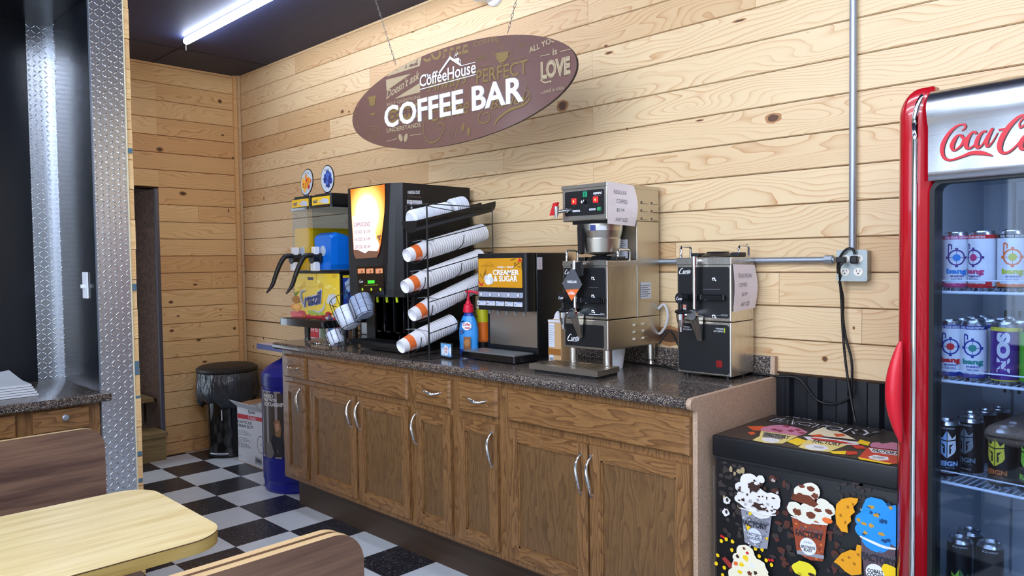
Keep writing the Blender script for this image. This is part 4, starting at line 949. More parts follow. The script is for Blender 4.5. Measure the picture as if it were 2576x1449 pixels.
for si, (pa, pb_, n) in enumerate(STK):
    A_ = on(*pa, 0, XS); B_ = on(*pb_, 0, XS); d_ = (B_-A_).normalized()
    step = (B_-A_).length/(n+4) if si < 3 else .0175; step = .0148
    q_ = d_.to_track_quat('Z', 'Y').to_euler()
    grp = 'paper cups nested in the %s slanted stack' % names[si]
    # wire loops that cradle the stack
    for f_ in (.06, .30):
        c_ = A_+d_*f_-V(RX0, RYF, H); lp = MB(); lp.tube([(w+.004, c_.y, c_.z+.03), (w+.0, c_.y-.01, c_.z-.02), (w/2, c_.y-.015, c_.z-.052), (0, c_.y-.01, c_.z-.02), (-.004, c_.y, c_.z+.03)], .0022, WIRE, 6, 4); lp.build('cradle_loop', t)
    c_ = A_+d_*.10-V(RX0, RYF, H); lp = MB(); lp.tube([(-.004, c_.y-.0, c_.z+.045), (w/2, c_.y-.01, c_.z+.052), (w+.004, c_.y, c_.z+.045)], .0022, ZINC, 6); lp.build('cradle_bar', t)
    m0 = cupmesh(True).build('paper_cup', label='white paper cup with an orange band, lowest and foremost of the %s slanted stack' % names[si], cat='cup', group=grp, loc=A_)
    m0.rotation_euler = q_
    wr_ = MB(); wr_.lay = 10
    wr_.text('PREMIUM' if si == 3 else 'COFFEE', WTXT, (.018-.02, .035), (.018-.02, .062), (.018-.032, .035), wrap=.0385, bold=.01, M=Matrix.Rotation(math.radians(-40), 4, 'Z')); lo = wr_.build('band_lettering', m0)
    if si == 0: base_me = cupmesh(False).build('paper_cup', label='white paper cup nested in the topmost slanted stack, only its rim showing', cat='cup', group=grp, loc=A_+d_*step*1.6)
    prev = base_me if si == 0 else None
    for k in range(1 if si else 2, n):
        o = base_me.copy(); COL.objects.link(o); o.location = A_+d_*(step*(k+.6)); o.rotation_euler = q_; o['group'] = grp
        o['label'] = 'white paper cup nested in the %s slanted stack, only its rim showing' % names[si]
    if si == 0: base_me.rotation_euler = q_
# lid trough on top
A_ = on(1030, 556, 0, XS); B_ = on(1228, 508, 0, XS); d_ = (B_-A_).normalized(); q_ = d_.to_track_quat('Z', 'Y').to_euler(); L_ = (B_-A_).length
tr = thing('lid_trough', A_, 'black half-round trough of cup lids slanted across the top of the wire rack', 'trough'); tr.rotation_euler = q_
# local: z along the slope; find local up
Mi = d_.to_track_quat('Z', 'Y').to_matrix().inverted(); up = Mi @ Z_; ua = math.atan2(up.y, up.x)
a = MB(); n_ = 14; vs = []
for zz0 in (0, L_):
    for r_ in (.056, .053):
        for k in range(n_+1): th = ua+PI/2+PI*k/n_; vs.append((r_*math.cos(th), r_*math.sin(th), zz0))
S_ = n_+1; fs = []
for k in range(n_): fs += [[k, k+1, 2*S_+k+1, 2*S_+k], [S_+k+1, S_+k, 3*S_+k, 3*S_+k+1], [k+1, k, S_+k, S_+k+1], [2*S_+k, 2*S_+k+1, 3*S_+k+1, 3*S_+k]]
for k in (0, n_): fs.append([k, S_+k, 3*S_+k, 2*S_+k])
a.add(vs, fs, BLK, False); a.build('shell', tr)
a = MB(); a.flat([( .056*math.cos(ua+PI/2+PI*k/14), .056*math.sin(ua+PI/2+PI*k/14)) for k in range(15)]+[(.03*math.cos(ua-.9)*0-.0, 0)], BLK, z=.001); a.prism([(.058*math.cos(ua+PI/2+PI*k/14), .058*math.sin(ua+PI/2+PI*k/14)) for k in range(15)], -.004, .001, BLK); a.build('end_stop', tr)
LID = mat('white_lid', (232, 236, 246), .3)
l0 = MB(); l0.lathe([(.0001, .004), (.030, .004), (.033, 0), (.036, .002), (.040, .010), (.0455, .011), (.0465, .014), (.0001, .013)], LID, 28)
GL = 'cup lids stacked in the black trough'
lids = None
for k in range(25):
    off = .004+k*.0128+(.03 if k > 17 else 0)
    p_ = A_+d_*off+Z_*(.004+(.010 if k > 17 else 0)+.0006*(k % 3))
    if lids is None: lids = l0.build('cup_cover', label='white domed cup lid, lowest of the row in the black trough', cat='lid', group=GL, loc=p_); lids.rotation_euler = q_
    else:
        o = lids.copy(); COL.objects.link(o); o.location = p_; o['label'] = 'white plastic cup lid in the middle of the row in the black trough' if k < 24 else 'white plastic cup lid at the upper end of the row in the black trough'
# ================================================================ COFFEE CREAMER BOTTLE AND LITTLE SIGN BOX
BC = on(1160, 893, 2, H+.002); BC = V(BC.x+.01, BC.y+.045, H)
t = thing('creamer_bottle', BC, 'blue creamer bottle with a red pump top beside the cup rack', 'bottle')
BB = mat('bottle_blue', (58, 150, 226), .3)
FB_ = lambda s1, s2: None
def obr(prof, m, mats=None):
    q2 = MB(); q2.lathe(prof, m, 30, frame((0, 0, 0), V(.92, .39, 0), V(-.39, .92, 0)), sx=1, sy=.62, mats=mats); return q2
BD = mat('bottle_dark_blue', (24, 62, 160), .3)
b_ = obr([(.0001, 0), (.048, 0), (.051, .006), (.051, .03), (.049, .05), (.052, .09), (.051, .13), (.044, .165), (.030, .195), (.024, .205), (.023, .215), (.0001, .215)], BB, [BD, BD, BD, BB, BB, BB, BB, BB, BD, BD, BD]); b_.build('bottle_body', t)
b_ = MB(frame((0, 0, 0), X_, Y_)); b_.lathe([(.0001, .214), (.027, .214), (.027, .232), (.025, .234), (.024, .25), (.016, .256), (.010, .272), (.007, .276), (.006, .312), (.0001, .312)], mat('pump_red', (224, 30, 62), .3), 24); 
PR_ = MATS['pump_red']
b_.build('pump_collar', t)
b_ = MB(); b_.tube([(-.012, -.004, .317), (.01, .004, .318), (.045, .018, .313), (.062, .024, .305), (.066, .026, .285)], [.007, .007, .0055, .005, .004], PR_, 10, 4); b_.build('pump_head', t)
Fb_ = frame((.020, -.030, 0), V(.92, .39, 0), Z_)
b_ = MB(Fb_); b_.lay = 40
b_.flat(blob(.0, .148, .026, .021, 3, 18, .05), WTXT); b_.line('Coffee', RED, -.001, .149, .014, .040, al='c', bold=.03, shear=.2); b_.line('mate', RED, .004, .132, .012, .030, al='c', bold=.03, shear=.2)
b_.flat(ell(-.028, .118, .010, .008), NAVY); b_.line('2L', WTXT, -.028, .114, .006, .01, al='c'); b_.flat([(-.02, .030), (.020, .030), (.020, .094), (-.018, .094)], mat('cookie_brown', (140, 92, 56), .5)); b_.flat(blob(.0, .064, .015, .02, 8, 12), mat('toast_tan', (186, 128, 76), .5)); b_.flat(blob(-.008, .02, .016, .009, 9, 12), WTXT)
b_.build('label_print', t)
p = on(1121, 902, 2, H); t = thing('creamer_display', p, 'small black holder with a blue and white creamer card in front of the blue bottle', 'sign')
Ft = frame((0, 0, 0), V(.98, -.16, 0), V(.16, .98, 0))
a = MB(Ft); a.box(-.052, .052, -.006, .05, 0, .012, BLKM, .002); a.box(-.054, .054, .004, .010, .0, .076, BLKM, .001); a.build('holder', t)
a = MB(Ft @ frame((0, .0035, 0), X_, Z_)); a.lay = 4; a.rect(-.049, .004, .049, .072, mat('card_sky', (120, 184, 236), .5)); a.flat(blob(-.03, .03, .012, .02, 4), WTXT); a.flat(blob(.038, .038, .010, .02, 5), WTXT); a.flat(blob(0, .04, .022, .026, 6, 16, .05), WTXT); a.line('Coffee', RED, 0, .042, .012, .032, al='c', bold=.02, shear=.2); a.line('mate', RED, 0, .028, .010, .024, al='c', bold=.02, shear=.2)
a.build('card', t)
# ================================================================ SLUSH MACHINE
QX0, QX1, QYF, QYB = 1.735, 2.232, -.50, -.06
t = thing('slush_machine', (QX0, QYF, H), 'two-bowl frozen drink machine with yellow and blue slush and a fruit printed front', 'slush machine')
w, dd = QX1-QX0, QYB-QYF
pf = PF((QX0, QYF, H), X_, Z_); Zs = zz(680, 620, 5.175)
SLY = mat('machine_yellow', (246, 214, 40), .35)
a = MB(); a.box(0, w, .003, dd, .125, .412, BLK, .006); a.build('base_housing', t)
a = MB(FRONT(0, .003, 0)); a.prism(rr(.002, w-.002, .127, .41, .008), 0, .003, SLY); a.build('front_panel', t)
a = MB(FRONT(0, 0, 0)); a.lay = 4
def q(x, y): return pf(Zs(x, y))
def bl(x, y, r, m, sd=0, j=.12, ry=None): c_ = q(x, y); k_ = pf.k(Zs(x, y))/5.175; a.flat(blob(c_[0], c_[1], r*k_*1.25, (ry or r)/5.175/464, sd, 14, j), m)
for k in range(16): rg_ = random.Random(k); bl(rg_.uniform(320, 860), rg_.uniform(380, 560), rg_.uniform(14, 34), [mat('lemon_light', (252, 232, 110), .4), mat('lemon_deep', (226, 184, 20), .4)][k % 2], k, .3)
a.flat([q(455, 358), q(605, 355), q(592, 533), q(452, 522)], mat('lemon_deep', (226, 184, 20), .4)); a.flat([q(459, 362), q(600, 359), q(588, 529), q(456, 518)], SLY); a.flat([q(487, 398), q(565, 400), q(562, 440), q(488, 436)], GREYTXT)
ORG = mat('orange_fruit', (240, 150, 30), .4); PIN = mat('pineapple', (190, 130, 40), .5); STR = mat('strawberry', (206, 36, 48), .4); PEA = mat('peach', (232, 90, 90), .4); KIW = mat('kiwi', (170, 200, 60), .4); BLB = mat('blueberry', (70, 84, 140), .4)
bl(340, 690, 48, PIN, 3, .1, 56)
for k in range(5): a.ribbon([q(300+18*k, 650), q(320+18*k, 735)], [.0015, .0015], mat('pine_dark', (130, 84, 24), .6), k=2)
for k in range(5): a.ribbon([q(330, 640), q(290+25*k, 570)], [.010, .001], mat('leaf_green', (110, 140, 50), .5), k=2)
bl(340, 785, 55, ORG, 4, .04, 52); bl(345, 780, 38, mat('orange_light', (252, 196, 70), .4), 5, .1, 36)
bl(330, 880, 50, PEA, 6); bl(410, 870, 46, STR, 7); bl(380, 900, 40, PEA, 8)
bl(560, 860, 60, KIW, 9, .1, 36); bl(660, 880, 46, KIW, 10, .1, 30)
for k, (x, y) in enumerate([(500, 915), (560, 930), (620, 925), (690, 920), (760, 880), (740, 940), (840, 930), (660, 940), (810, 970)]): bl(x, y, 34, STR, 20+k)
for k, (x, y) in enumerate([(745, 930), (775, 910), (805, 940), (790, 975), (745, 965), (770, 950), (830, 910)]): bl(x, y, 17, [BLB, CARDW][k % 3 == 0], 30+k)
bl(800, 700, 50, mat('ice_cup', (210, 220, 230), .4), 40, .2, 70); bl(830, 640, 26, CARDW, 41, .3)
# maker's mark
a.ribbon([q(470, 575), q(410, 590), q(405, 660), q(440, 760), q(455, 700)], [.004, .022, .03, .02, .012], CARDW)
a.ribbon([q(470, 580), q(415, 598), q(412, 660), q(440, 750)], [.002, .010, .014, .008], mat('steel_grey', (120, 130, 150), .4))
a.ribbon([q(560, 830), q(640, 850), q(700, 800), q(715, 720)], [.004, .012, .016, .006], CARDW)
a.text('razil', CARDW, q(438, 800), q(682, 748), (q(438, 800)[0]+.004, q(438, 610)[1]), bold=.09, shear=.12)
a.lay += 3
a.text('razil', NAVY, q(448, 790), q(672, 742), (q(448, 790)[0]+.004, q(448, 622)[1]), bold=.03, shear=.12)
a.build('front_print', t)
pfs = PF((QX1, QYF, H), Y_, Z_)
a = MB(RIGHT(w, 0, 0)); a.lay = 3
def qs(x, y): return pfs(Zs(x, y))
a.rect(qs(935, 0)[0], .20, min(qs(1110, 0)[0], dd-.02), .40, mat('side_blue', (40, 70, 170), .4)); y0_, y1_ = qs(935, 0)[0], min(qs(1110, 0)[0], dd-.02)
a.rect(y0_, .385, y1_, .40, SLY); a.flat(blob((y0_+y1_)/2, .34, (y1_-y0_)*.38, .045, 3, 16, .15), mat('ice_white', (196, 214, 240), .4))
for k in range(6): rg_ = random.Random(k+50); a.flat(blob(y0_+.02+.02*k, .29-.012*(k % 3), .014, .03, k, 10, .3), [SKY, mat('side_deep', (40, 56, 170), .4)][k % 2])
for k in range(5): a.rect(.06, .135+.010*k, dd-.05, .139+.010*k, BLKM)
a.build('side_print', t)
for k, (x, y) in enumerate(((.05, .05), (w-.05, .05), (.05, dd-.05), (w-.05, dd-.05))):
    a = MB(); a.lathe([(.0001, 0), (.020, 0), (.017, .02), (.021, .126), (.0001, .126)], mat('grey_leg', (110, 108, 104), .4, .5), 18, frame((x, y, 0), X_, Y_)); a.build('leg', t)
a = MB(); a.prism(rr(.028, w+.01, -.125, -.003, .02), .108, .147, BLKG, frame((0, 0, 0), X_, Y_)); a.prism(rr(.04, w, -.115, -.012, .01), .147, .149, BLKM, frame((0, 0, 0), X_, Y_))
for k in range(16): a.box(.06+.026*k, .070+.026*k, -.108, -.02, .149, .151, BLKG)
a.build('drip_tray', t)
a = MB(); a.box(-.0, w, 0, dd, .4125, .425, BLK, .003); a.build('bowl_deck', t)
SLUSHY = mat('yellow_slush', (248, 190, 16), .35, emit=.03); SLUSHB = mat('blue_slush', (20, 126, 232), .3, emit=.05)
for bi, (xc, ms, lvl) in enumerate(((.114, SLUSHY, .675), (.343, SLUSHB, .63))):
    hw = .109
    # bowl shell with thickness: cross-section swept front to back
    def sec(y, g=0, top=.787):
        f_ = 1 if y > .05 else .86+.14*max(0, (y+.02)/.07)
        hw_ = hw*f_-g; zb_ = .426+g
        return [(-hw_*.80, zb_), (-hw_*.93, zb_+.03), (-hw_*.98, .55), (-hw_, .70), (-hw_-.004, top)], hw_
    def shell(g, top, ys):
        vs = []; 
        for y in ys:
            s_, _h = sec(y, g, top); ring = [(xc+x_, y, z_) for x_, z_ in s_]+[(xc-x_, y, z_) for x_, z_ in s_[::-1]]; vs += ring
        n_ = 10; m_ = len(ys); fs = []
        for i in range(m_-1):
            for j in range(n_-1): fs.append([i*n_+j, i*n_+j+1, (i+1)*n_+j+1, (i+1)*n_+j])
            fs.append([i*n_+n_-1, i*n_, (i+1)*n_, (i+1)*n_+n_-1])
        return vs, fs, n_, m_
    ys = [-.015, .02, .06, .2, .36, .42]
    vs, fs, n_, m_ = shell(0, .790, ys)
    a = MB(); fs2 = [f for f in fs if not (set(k % n_ for k in f) == {n_-1, 0} and False)]
    # leave the top open: drop faces joining last and first top points
    body = []
    for i in range(m_-1):
        for j in range(n_-1):
            if j != 4: body.append([i*n_+j, (i+1)*n_+j, (i+1)*n_+j+1, i*n_+j+1])
        body.append([i*n_+n_-1, (i+1)*n_+n_-1, (i+1)*n_, i*n_])
    body += [list(range(n_)), [(m_-1)*n_+k for k in range(n_)][::-1]]
    a.add(vs, body, CLEARP, False)
    a.build('bowl', t, 'clear bowl of %s slush' % ('yellow' if bi == 0 else 'blue'))
    # slush inside
    a = MB(); g = .006; gy = [-.008, .03, .08, .16, .24, .32, .41]; vs = []
    prof_ = [0, 0, 0, 0, 0, 0, 0] if bi == 0 else [-.006, .012, .0, -.03, -.06, -.075, -.04]
    for y, dz in zip(gy, prof_):
        tp = lvl+dz; _, hw_ = sec(y, g); zb_ = .432
        ring = [(-hw_*.80, zb_), (-hw_*.93, zb_+.03), (-hw_*.97, .55), (-hw_*.99, tp-.012), (-hw_*.8, tp+.004), (hw_*.8, tp+.004), (hw_*.99, tp-.012), (hw_*.97, .55), (hw_*.93, zb_+.03), (hw_*.80, zb_)]
        vs += [(xc+x_, y, z_) for x_, z_ in ring]
    mg = len(gy); fs = [[i*10+j, (i+1)*10+j, (i+1)*10+(j+1) % 10, i*10+(j+1) % 10] for i in range(mg-1) for j in range(10)]+[list(range(10)), [(mg-1)*10+k for k in range(10)][::-1]]
    a.add(vs, fs, ms, False); a.build('slush', t, ('yellow' if bi == 0 else 'bright blue')+' frozen drink')
    a = MB(); a.tube([(xc, -.01, .54), (xc, .41, .54)], .03, WHITE, 14); a.build('mixing_drum', t)
    # lid
    a = MB(); a.prism(rr(xc-hw-.008, xc+hw+.008, -.025, .425, .02), .787, .799, BLKG, frame((0, 0, 0), X_, Y_)); a.prism(rr(xc-hw+.010, xc+hw-.006, -.016, .41, .015), .799, .855, BLK, frame((0, 0, 0), X_, Y_)); a.prism(rr(xc-hw+.02, xc+hw-.02, -.008, .39, .015), .855, .868, BLK, frame((0, 0, 0), X_, Y_)); lid = a.build('bowl_lid', t)
    a = MB(FRONT(0, -.016, 0)); a.lay = 4; x0, x1 = xc-hw+.014, xc+hw-.010; a.rect(x0, .805, x1, .851, YEL); a.line('razil', NAVY, x0+.012, .817, .022, .05, bold=.03, shear=.15); a.flat(blob(x1-.065, .826, .05, .014, 3, 14, .3), CARDW); a.flat(blob(x1-.035, .820, .03, .014, 4, 14, .3), mat('ice_white', (196, 214, 240), .4)); a.build('lid_label', lid)
    # round picture on a stalk
    tilt = (.9, .44) if bi == 0 else (1, .0)
    Fp_ = frame((xc+.002, .03, .955), X_, V(.16, 0, 1) if bi == 0 else Z_)
    a = MB(Fp_); a.prism([(-.03, -.09), (.03, -.09), (.026, -.055), (-.026, -.055)], -.004, 0, mat('purple_grey', (110, 100, 124), .4)); a.prism(ell(0, 0, .070, .080, 32), -.004, .0, BLKG); tp_ = a.build('topper', t)
    a = MB(Fp_); a.lay = 4; a.flat(ell(0, 0, .066, .075, 32), mat('pale_ice', (206, 222, 236), .35))
    rg_ = random.Random(7+bi)
    for k in range(44):
        th = rg_.uniform(0, 2*PI); r_ = rg_.uniform(0, .048); cx_, cy_ = r_*1.05*math.cos(th), -.006+r_*math.sin(th)*.9
        m_c = rg_.choice([ORG, SLY, STR, mat('orange_light', (252, 196, 70), .4)]) if bi == 0 else rg_.choice([mat('berry_a', (40, 72, 170), .4), mat('berry_b', (70, 110, 196), .4), mat('berry_c', (28, 44, 120), .4)])
        a.flat(blob(cx_, cy_, .013, .013, k, 10, .15), m_c)
    a.line('FROZEN', GREYTXT, 0, .048, .009, .05, al='c'); a.build('topper_print', tp_)
    # tap: white piston, black lever
    a = MB(); a.box(xc-.032-.018, xc-.032+.018, -.055, -.02, .505, .565, WHITE, .004); a.box(xc-.032-.022, xc-.032+.022, -.062, -.02, .425, .490, WHITE, .006); a.build('tap_piston', t)
    a = MB(); a.cyl((xc-.032, -.066, .498), (xc-.032, -.0, .498), .030, BLK, n=18); a.box(xc-.062, xc+.0, -.03, -.012, .470, .528, BLK, .006); a.build('tap_body', t)
    a = MB(); a.tube([(xc-.032, -.05, .515), (xc-.045, -.095, .512), (xc-.052, -.125, .470), (xc-.056, -.155, .40), (xc-.060, -.175, .345), (xc-.064, -.21, .300)], [.014, .015, .014, .013, .012, .004], BLK, 10, 5); a.build('tap_lever', t)
# foil covered tray and folded foil on the worktop under it
FOIL = mat('crumpled_foil', (206, 212, 216), .25, 1); tn = NT(FOIL); gg = tn.new('ShaderNodeTexCoord').outputs['Object']; tn.bump(tn.voro(gg, 60), .9, .01)
a = MB(); P_ = blob(1.99, -.40, .18, .13, 3, 26, .08); a.prism(P_, H, H+.008, FOIL); a.build('foil_sheet', label='crumpled foil sheet lying under the slush machine', cat='foil')
# ================================================================ WIRE RACK WITH PLASTIC LIDS AND BOWLS
p0 = on(850, 880, 2, H)
t = thing('lid_rack', (p0.x-.08, p0.y, H), 'slanted black wire rack of white bowls and clear lids before the slush machine', 'rack')
dv = V(.55, .0, -.835).normalized(); pv = V(.835, .0, .55)
pr2 = PF((p0.x, -.60, 0), X_, Z_)
GB = 'white bowls and clear lids in the slanted wire rack'
def pos(u, v_, y=-.60): return on(u, v_, 1, y)
cs = [(pos(843, 845), .046, 3, .012), (pos(878, 799), .066, 3, .016), (pos(911, 768), .056, 9, .0085)]
FOAMM = mat('white_bowl', (222, 230, 246), .3); CLB = mat('frosted_lid', (190, 204, 232), .25, alpha=.8)
qd = (-dv).to_track_quat('Z', 'Y').to_euler()
a = MB()
for ci, (c_, r_, n_, st_) in enumerate(cs):
    a_ = c_-V(p0.x-.08, p0.y, H)
    for th in (200, 235, 270, 305, 340):
        rad = pv*math.cos(math.radians(th))+Y_*math.sin(math.radians(th)); s0 = a_+rad*(r_+.004)
        a.tube([s0+dv*(.07), s0-dv*(.115)], .0016, WIRE, 6)
    for off in (.066, -.112):
        a.tube([a_+(pv*math.cos(math.radians(g_))+Y_*math.sin(math.radians(g_)))*(r_+.004)+dv*off for g_ in range(180, 361, 20)], .0018, WIRE, 6)
b0 = cs[0][0]-V(p0.x-.08, p0.y, H)
a.tube([(.0, -.02, .0), (.0, -.02, .03), (.05, .03, .035), tuple(b0+V(-.02, 0, -.05))], .002, WIRE, 6); a.tube([(.13, -.03, 0), (.12, -.02, .05), tuple(b0+V(.03, 0, -.05))], .002, WIRE, 6)
a.tube([tuple(b0+V(.0, .02, -.06)), (.16, .05, .03), (.32, .0, .012), (.34, -.03, .002)], .002, WIRE, 6); a.tube([(.0, -.02, .03), (.12, -.02, .04), (.3, .0, .02)], .002, WIRE, 6)
a.build('wire_frame', t)
DS = [['small white bowl, lowest in the slanted wire rack', 'small white bowl nested inside the lowest one in the wire rack'], ['large white domed bowl in the middle of the slanted wire rack', 'large white bowl nested in the middle of the slanted wire rack'], ['clear plastic lid at the bottom of the ribbed stack in the wire rack', 'clear plastic lid nested in the ribbed stack of the wire rack']]
for ci, (c_, r_, n_, st_) in enumerate(cs):
    b = MB()
    if ci < 2: b.lathe([(.0001, 0), (r_*.40, .001), (r_*.60, r_*.07), (r_*.76, r_*.20), (r_*.87, r_*.38), (r_*.95, r_*.72), (r_, r_*1.15), (r_*1.03, r_*1.17), (r_*.97, r_*1.15), (r_*.90, r_*.75), (r_*.5, .003)], FOAMM, 30)
    else: b.lathe([(.0001, .0), (r_*.70, 0), (r_*.78, .030), (r_*.97, .034), (r_, .037), (r_, .040), (r_*.95, .038), (r_*.7, .004)], CLB, 30)
    st0 = c_+dv*(.058 if ci < 2 else .062)
    o = b.build('foam_bowl' if ci < 2 else 'clear_cover', label=DS[ci][0], cat='bowl' if ci < 2 else 'lid', group=GB, loc=st0); o.rotation_euler = qd
    for k in range(1, n_):
        c2 = o.copy(); COL.objects.link(c2); c2.location = st0-dv*(st_*k); c2['label'] = DS[ci][1]
# ================================================================ HANGING SIGN
SY = -.45
pf = PF((0, SY, 0), X_, Z_); Zg = zz(860, 60, 4.155)
def q(x, y): return pf(Zg(x, y))
l_, r_, t_, b_ = pf((886, 292)), pf((1451, 150)), None, None
cx_, cz_ = (l_[0]+r_[0])/2, 0
bt_ = pf((1190, 354)); tp2 = pf((1190, 97)); cz_ = (bt_[1]+tp2[1])/2; ra, rb_ = (r_[0]-l_[0])/2, (tp2[1]-bt_[1])/2
SBR = mat('sign_brown', (112, 84, 78), .22); tn = NT(SBR); tn.b.inputs['Specular IOR Level'].default_value = .6
t = thing('coffee_sign', (cx_, SY, cz_), 'brown oval COFFEE BAR sign hanging on two chains over the machines', 'sign')
a = MB(); a.prism(ell(0, 0, ra, rb_, 72), -.012, 0, SBR, FRONT(0, 0, 0), side=BLKM, smooth=True); a.build('board', t)
S0 = V(cx_, 0, cz_)
def g(x, y): p = q(x, y); return (p[0]-cx_, p[1]-cz_)
TANP = mat('sign_tan', (176, 158, 126), .4); OLV = mat('sign_olive', (132, 110, 66), .4); BRNP = mat('sign_brown_ink', (104, 78, 72), .4)
def inside(pts):   # clip a polygon to the oval
    o = []
    for x, y in pts:
        s_ = math.hypot(x/ra, y/rb_); o.append((x/s_*.995, y/s_*.995) if s_ > .995 else (x, y))
    return o
a = MB(FRONT(0, 0, 0))
def T2(tx, m, ll, lr, ul, **k):
    vs, fs, _ = text_geo(tx, k.get('bold', 0), k.get('shear', 0)); L0 = Vector(g(*ll)); A_ = Vector(g(*lr))-L0; B_ = Vector(g(*ul))-L0
    P_ = [L0+A_*x+B_*y for x, y in vs]; a.lay += 1
    a.add([(p.x, p.y, .0004+.00005*a.lay) for p in P_], [f for f in fs if all((P_[i].x/ra)**2+(P_[i].y/rb_)**2 < .985 for i in f)], m)
T2('COFFEE', OLV, (845, 410), (1325, 300), (830, 270), bold=.03); T2('COFFEE', OLV, (1375, 240), (1640, 180), (1370, 190))
a.flat(inside([g(*p) for p in [(460, 555), (815, 440), (810, 305), (640, 365), (520, 440), (455, 500)]]), TANP)
T2('COFFEE', BRNP, (478, 520), (795, 430), (478, 425), bold=.07)
a.flat([g(*p) for p in [(462, 585), (725, 520), (468, 700)]], TANP); a.flat([g(*p) for p in [(550, 785), (820, 615), (818, 715)]], TANP)
T2("Doesn't ask", TANP, (465, 790), (815, 570), (465, 700), bold=.015, shear=.3)
T2('SILLY QUESTIONS', TANP, (468, 865), (822, 780), (468, 830), shear=.1)
a.flat(rr(*[g(470, 890)[0], g(820, 800)[0], g(480, 1050)[1], g(480, 905)[1]], .004), OLV); T2('COFFEE', BRNP, (485, 1025), (815, 940), (485, 940), bold=.07)
T2('UNDERSTANDS', TANP, (470, 1140), (825, 1075), (470, 1095), bold=.02)
a.ribbon([g(470, 1228), g(580, 1200)], [.003, .003], TANP, k=1); a.ribbon([g(715, 1168), g(830, 1150)], [.003, .003], TANP, k=1)
for (x, y, rt) in ((615, 1190, .6), (670, 1190, -.5)): c_ = g(x, y); a.flat(ell(c_[0], c_[1], .014, .022, 16, rt), TANP); a.ribbon([(c_[0]-.006, c_[1]-.016), (c_[0]+.004, c_[1]), (c_[0]+.002, c_[1]+.016)], [.0016, .0016], BRNP)
# left side drawings
a.flat([g(*p) for p in [(280, 770), (355, 760), (345, 855), (295, 860)]], OLV); a.flat([g(*p) for p in [(272, 765), (360, 750), (362, 770), (275, 785)]], OLV)
T2('CHOICE', OLV, (120, 880), (180, 860), (120, 840)); a.flat([g(*p) for p in [(295, 935), (355, 930), (340, 958), (310, 960)]], OLV)
a.ribbon([g(x, y) for x, y in [(240, 1150), (260, 1100), (320, 1070), (390, 1095), (410, 1150)]], [.003, .003], OLV); a.ribbon([g(x, y) for x, y in [(260, 1180), (280, 1130), (330, 1110), (380, 1140), (390, 1190)]], [.002, .002], OLV); T2('CUP', OLV, (300, 1215), (350, 1205), (300, 1180))
a.ribbon([g(x, y) for x, y in [(128, 950), (150, 935), (160, 960), (140, 990), (125, 975)]], [.003, .003], OLV); a.ribbon([g(x, y) for x, y in [(150, 1080), (175, 1075), (180, 1100)]], [.003, .003], OLV)
# centre drawings
T2('Always', OLV, (905, 760), (1310, 660), (900, 590), shear=.2); T2('Coffee', OLV, (930, 1030), (1335, 930), (930, 860), shear=.3)
a.ribbon([g(x, y) for x, y in [(1060, 900), (940, 930), (865, 1020), (860, 1150), (920, 1240), (1000, 1220), (1060, 1130), (1070, 1060), (1020, 1030), (1005, 1090), (1050, 1095)]], [.003, .005, .007, .005, .003], OLV)
for x in (1120, 1160, 1195): a.ribbon([g(x, 1060), g(x+12, 1110), g(x-2, 1160), g(x+6, 1205)], [.001, .003, .001], OLV)
for (x, y, rt) in ((1270, 1080, -.35), (1330, 1125, -.25)): c_ = g(x, y); a.flat(ell(c_[0], c_[1], .010, .020, 16, rt), OLV); a.ribbon([(c_[0]-.004, c_[1]-.014), (c_[0]+.003, c_[1]), (c_[0]+.004, c_[1]+.014)], [.0014, .0014], SBR)
T2('make', OLV, (1410, 390), (1515, 360), (1410, 335), shear=.3); T2('the', OLV, (1850, 250), (1915, 235), (1850, 210), shear=.4)
a.flat([g(*p) for p in [(1615, 305), (1745, 290), (1740, 350), (1705, 395), (1660, 405), (1625, 360)]], OLV); a.ribbon([g(x, y) for x, y in [(1740, 300), (1775, 290), (1770, 330), (1725, 350)]], [.003, .003], OLV); a.ribbon([g(x, y) for x, y in [(1575, 290), (1600, 320), (1650, 400), (1700, 415)]], [.003, .004], OLV)
for x in (1625, 1655, 1685): a.ribbon([g(x, 265), g(x+10, 240), g(x-5, 215), g(x+8, 185)], [.002, .002], OLV)
T2('PERFECT', OLV, (1410, 630), (1945, 520), (1410, 490), bold=.01); a.ribbon([g(1420, 460), g(1565, 430)], [.002, .002], OLV, k=1); a.ribbon([g(1760, 385), g(1925, 350)], [.002, .002], OLV, k=1)
a.ribbon([g(x, y) for x, y in [(1480, 900), (1440, 960), (1440, 1020), (1500, 1040), (1550, 990), (1530, 930), (1480, 950)]], [.004, .006, .006, .004], OLV)
a.ribbon([g(x, y) for x, y in [(1600, 1060), (1640, 990), (1760, 900), (1900, 850), (1970, 780), (1950, 700), (1920, 730), (1910, 800), (1935, 640)]], [.008, .012, .006, .004, .003], OLV); T2('Barley', OLV, (1560, 930), (1960, 850), (1555, 800), shear=.3)
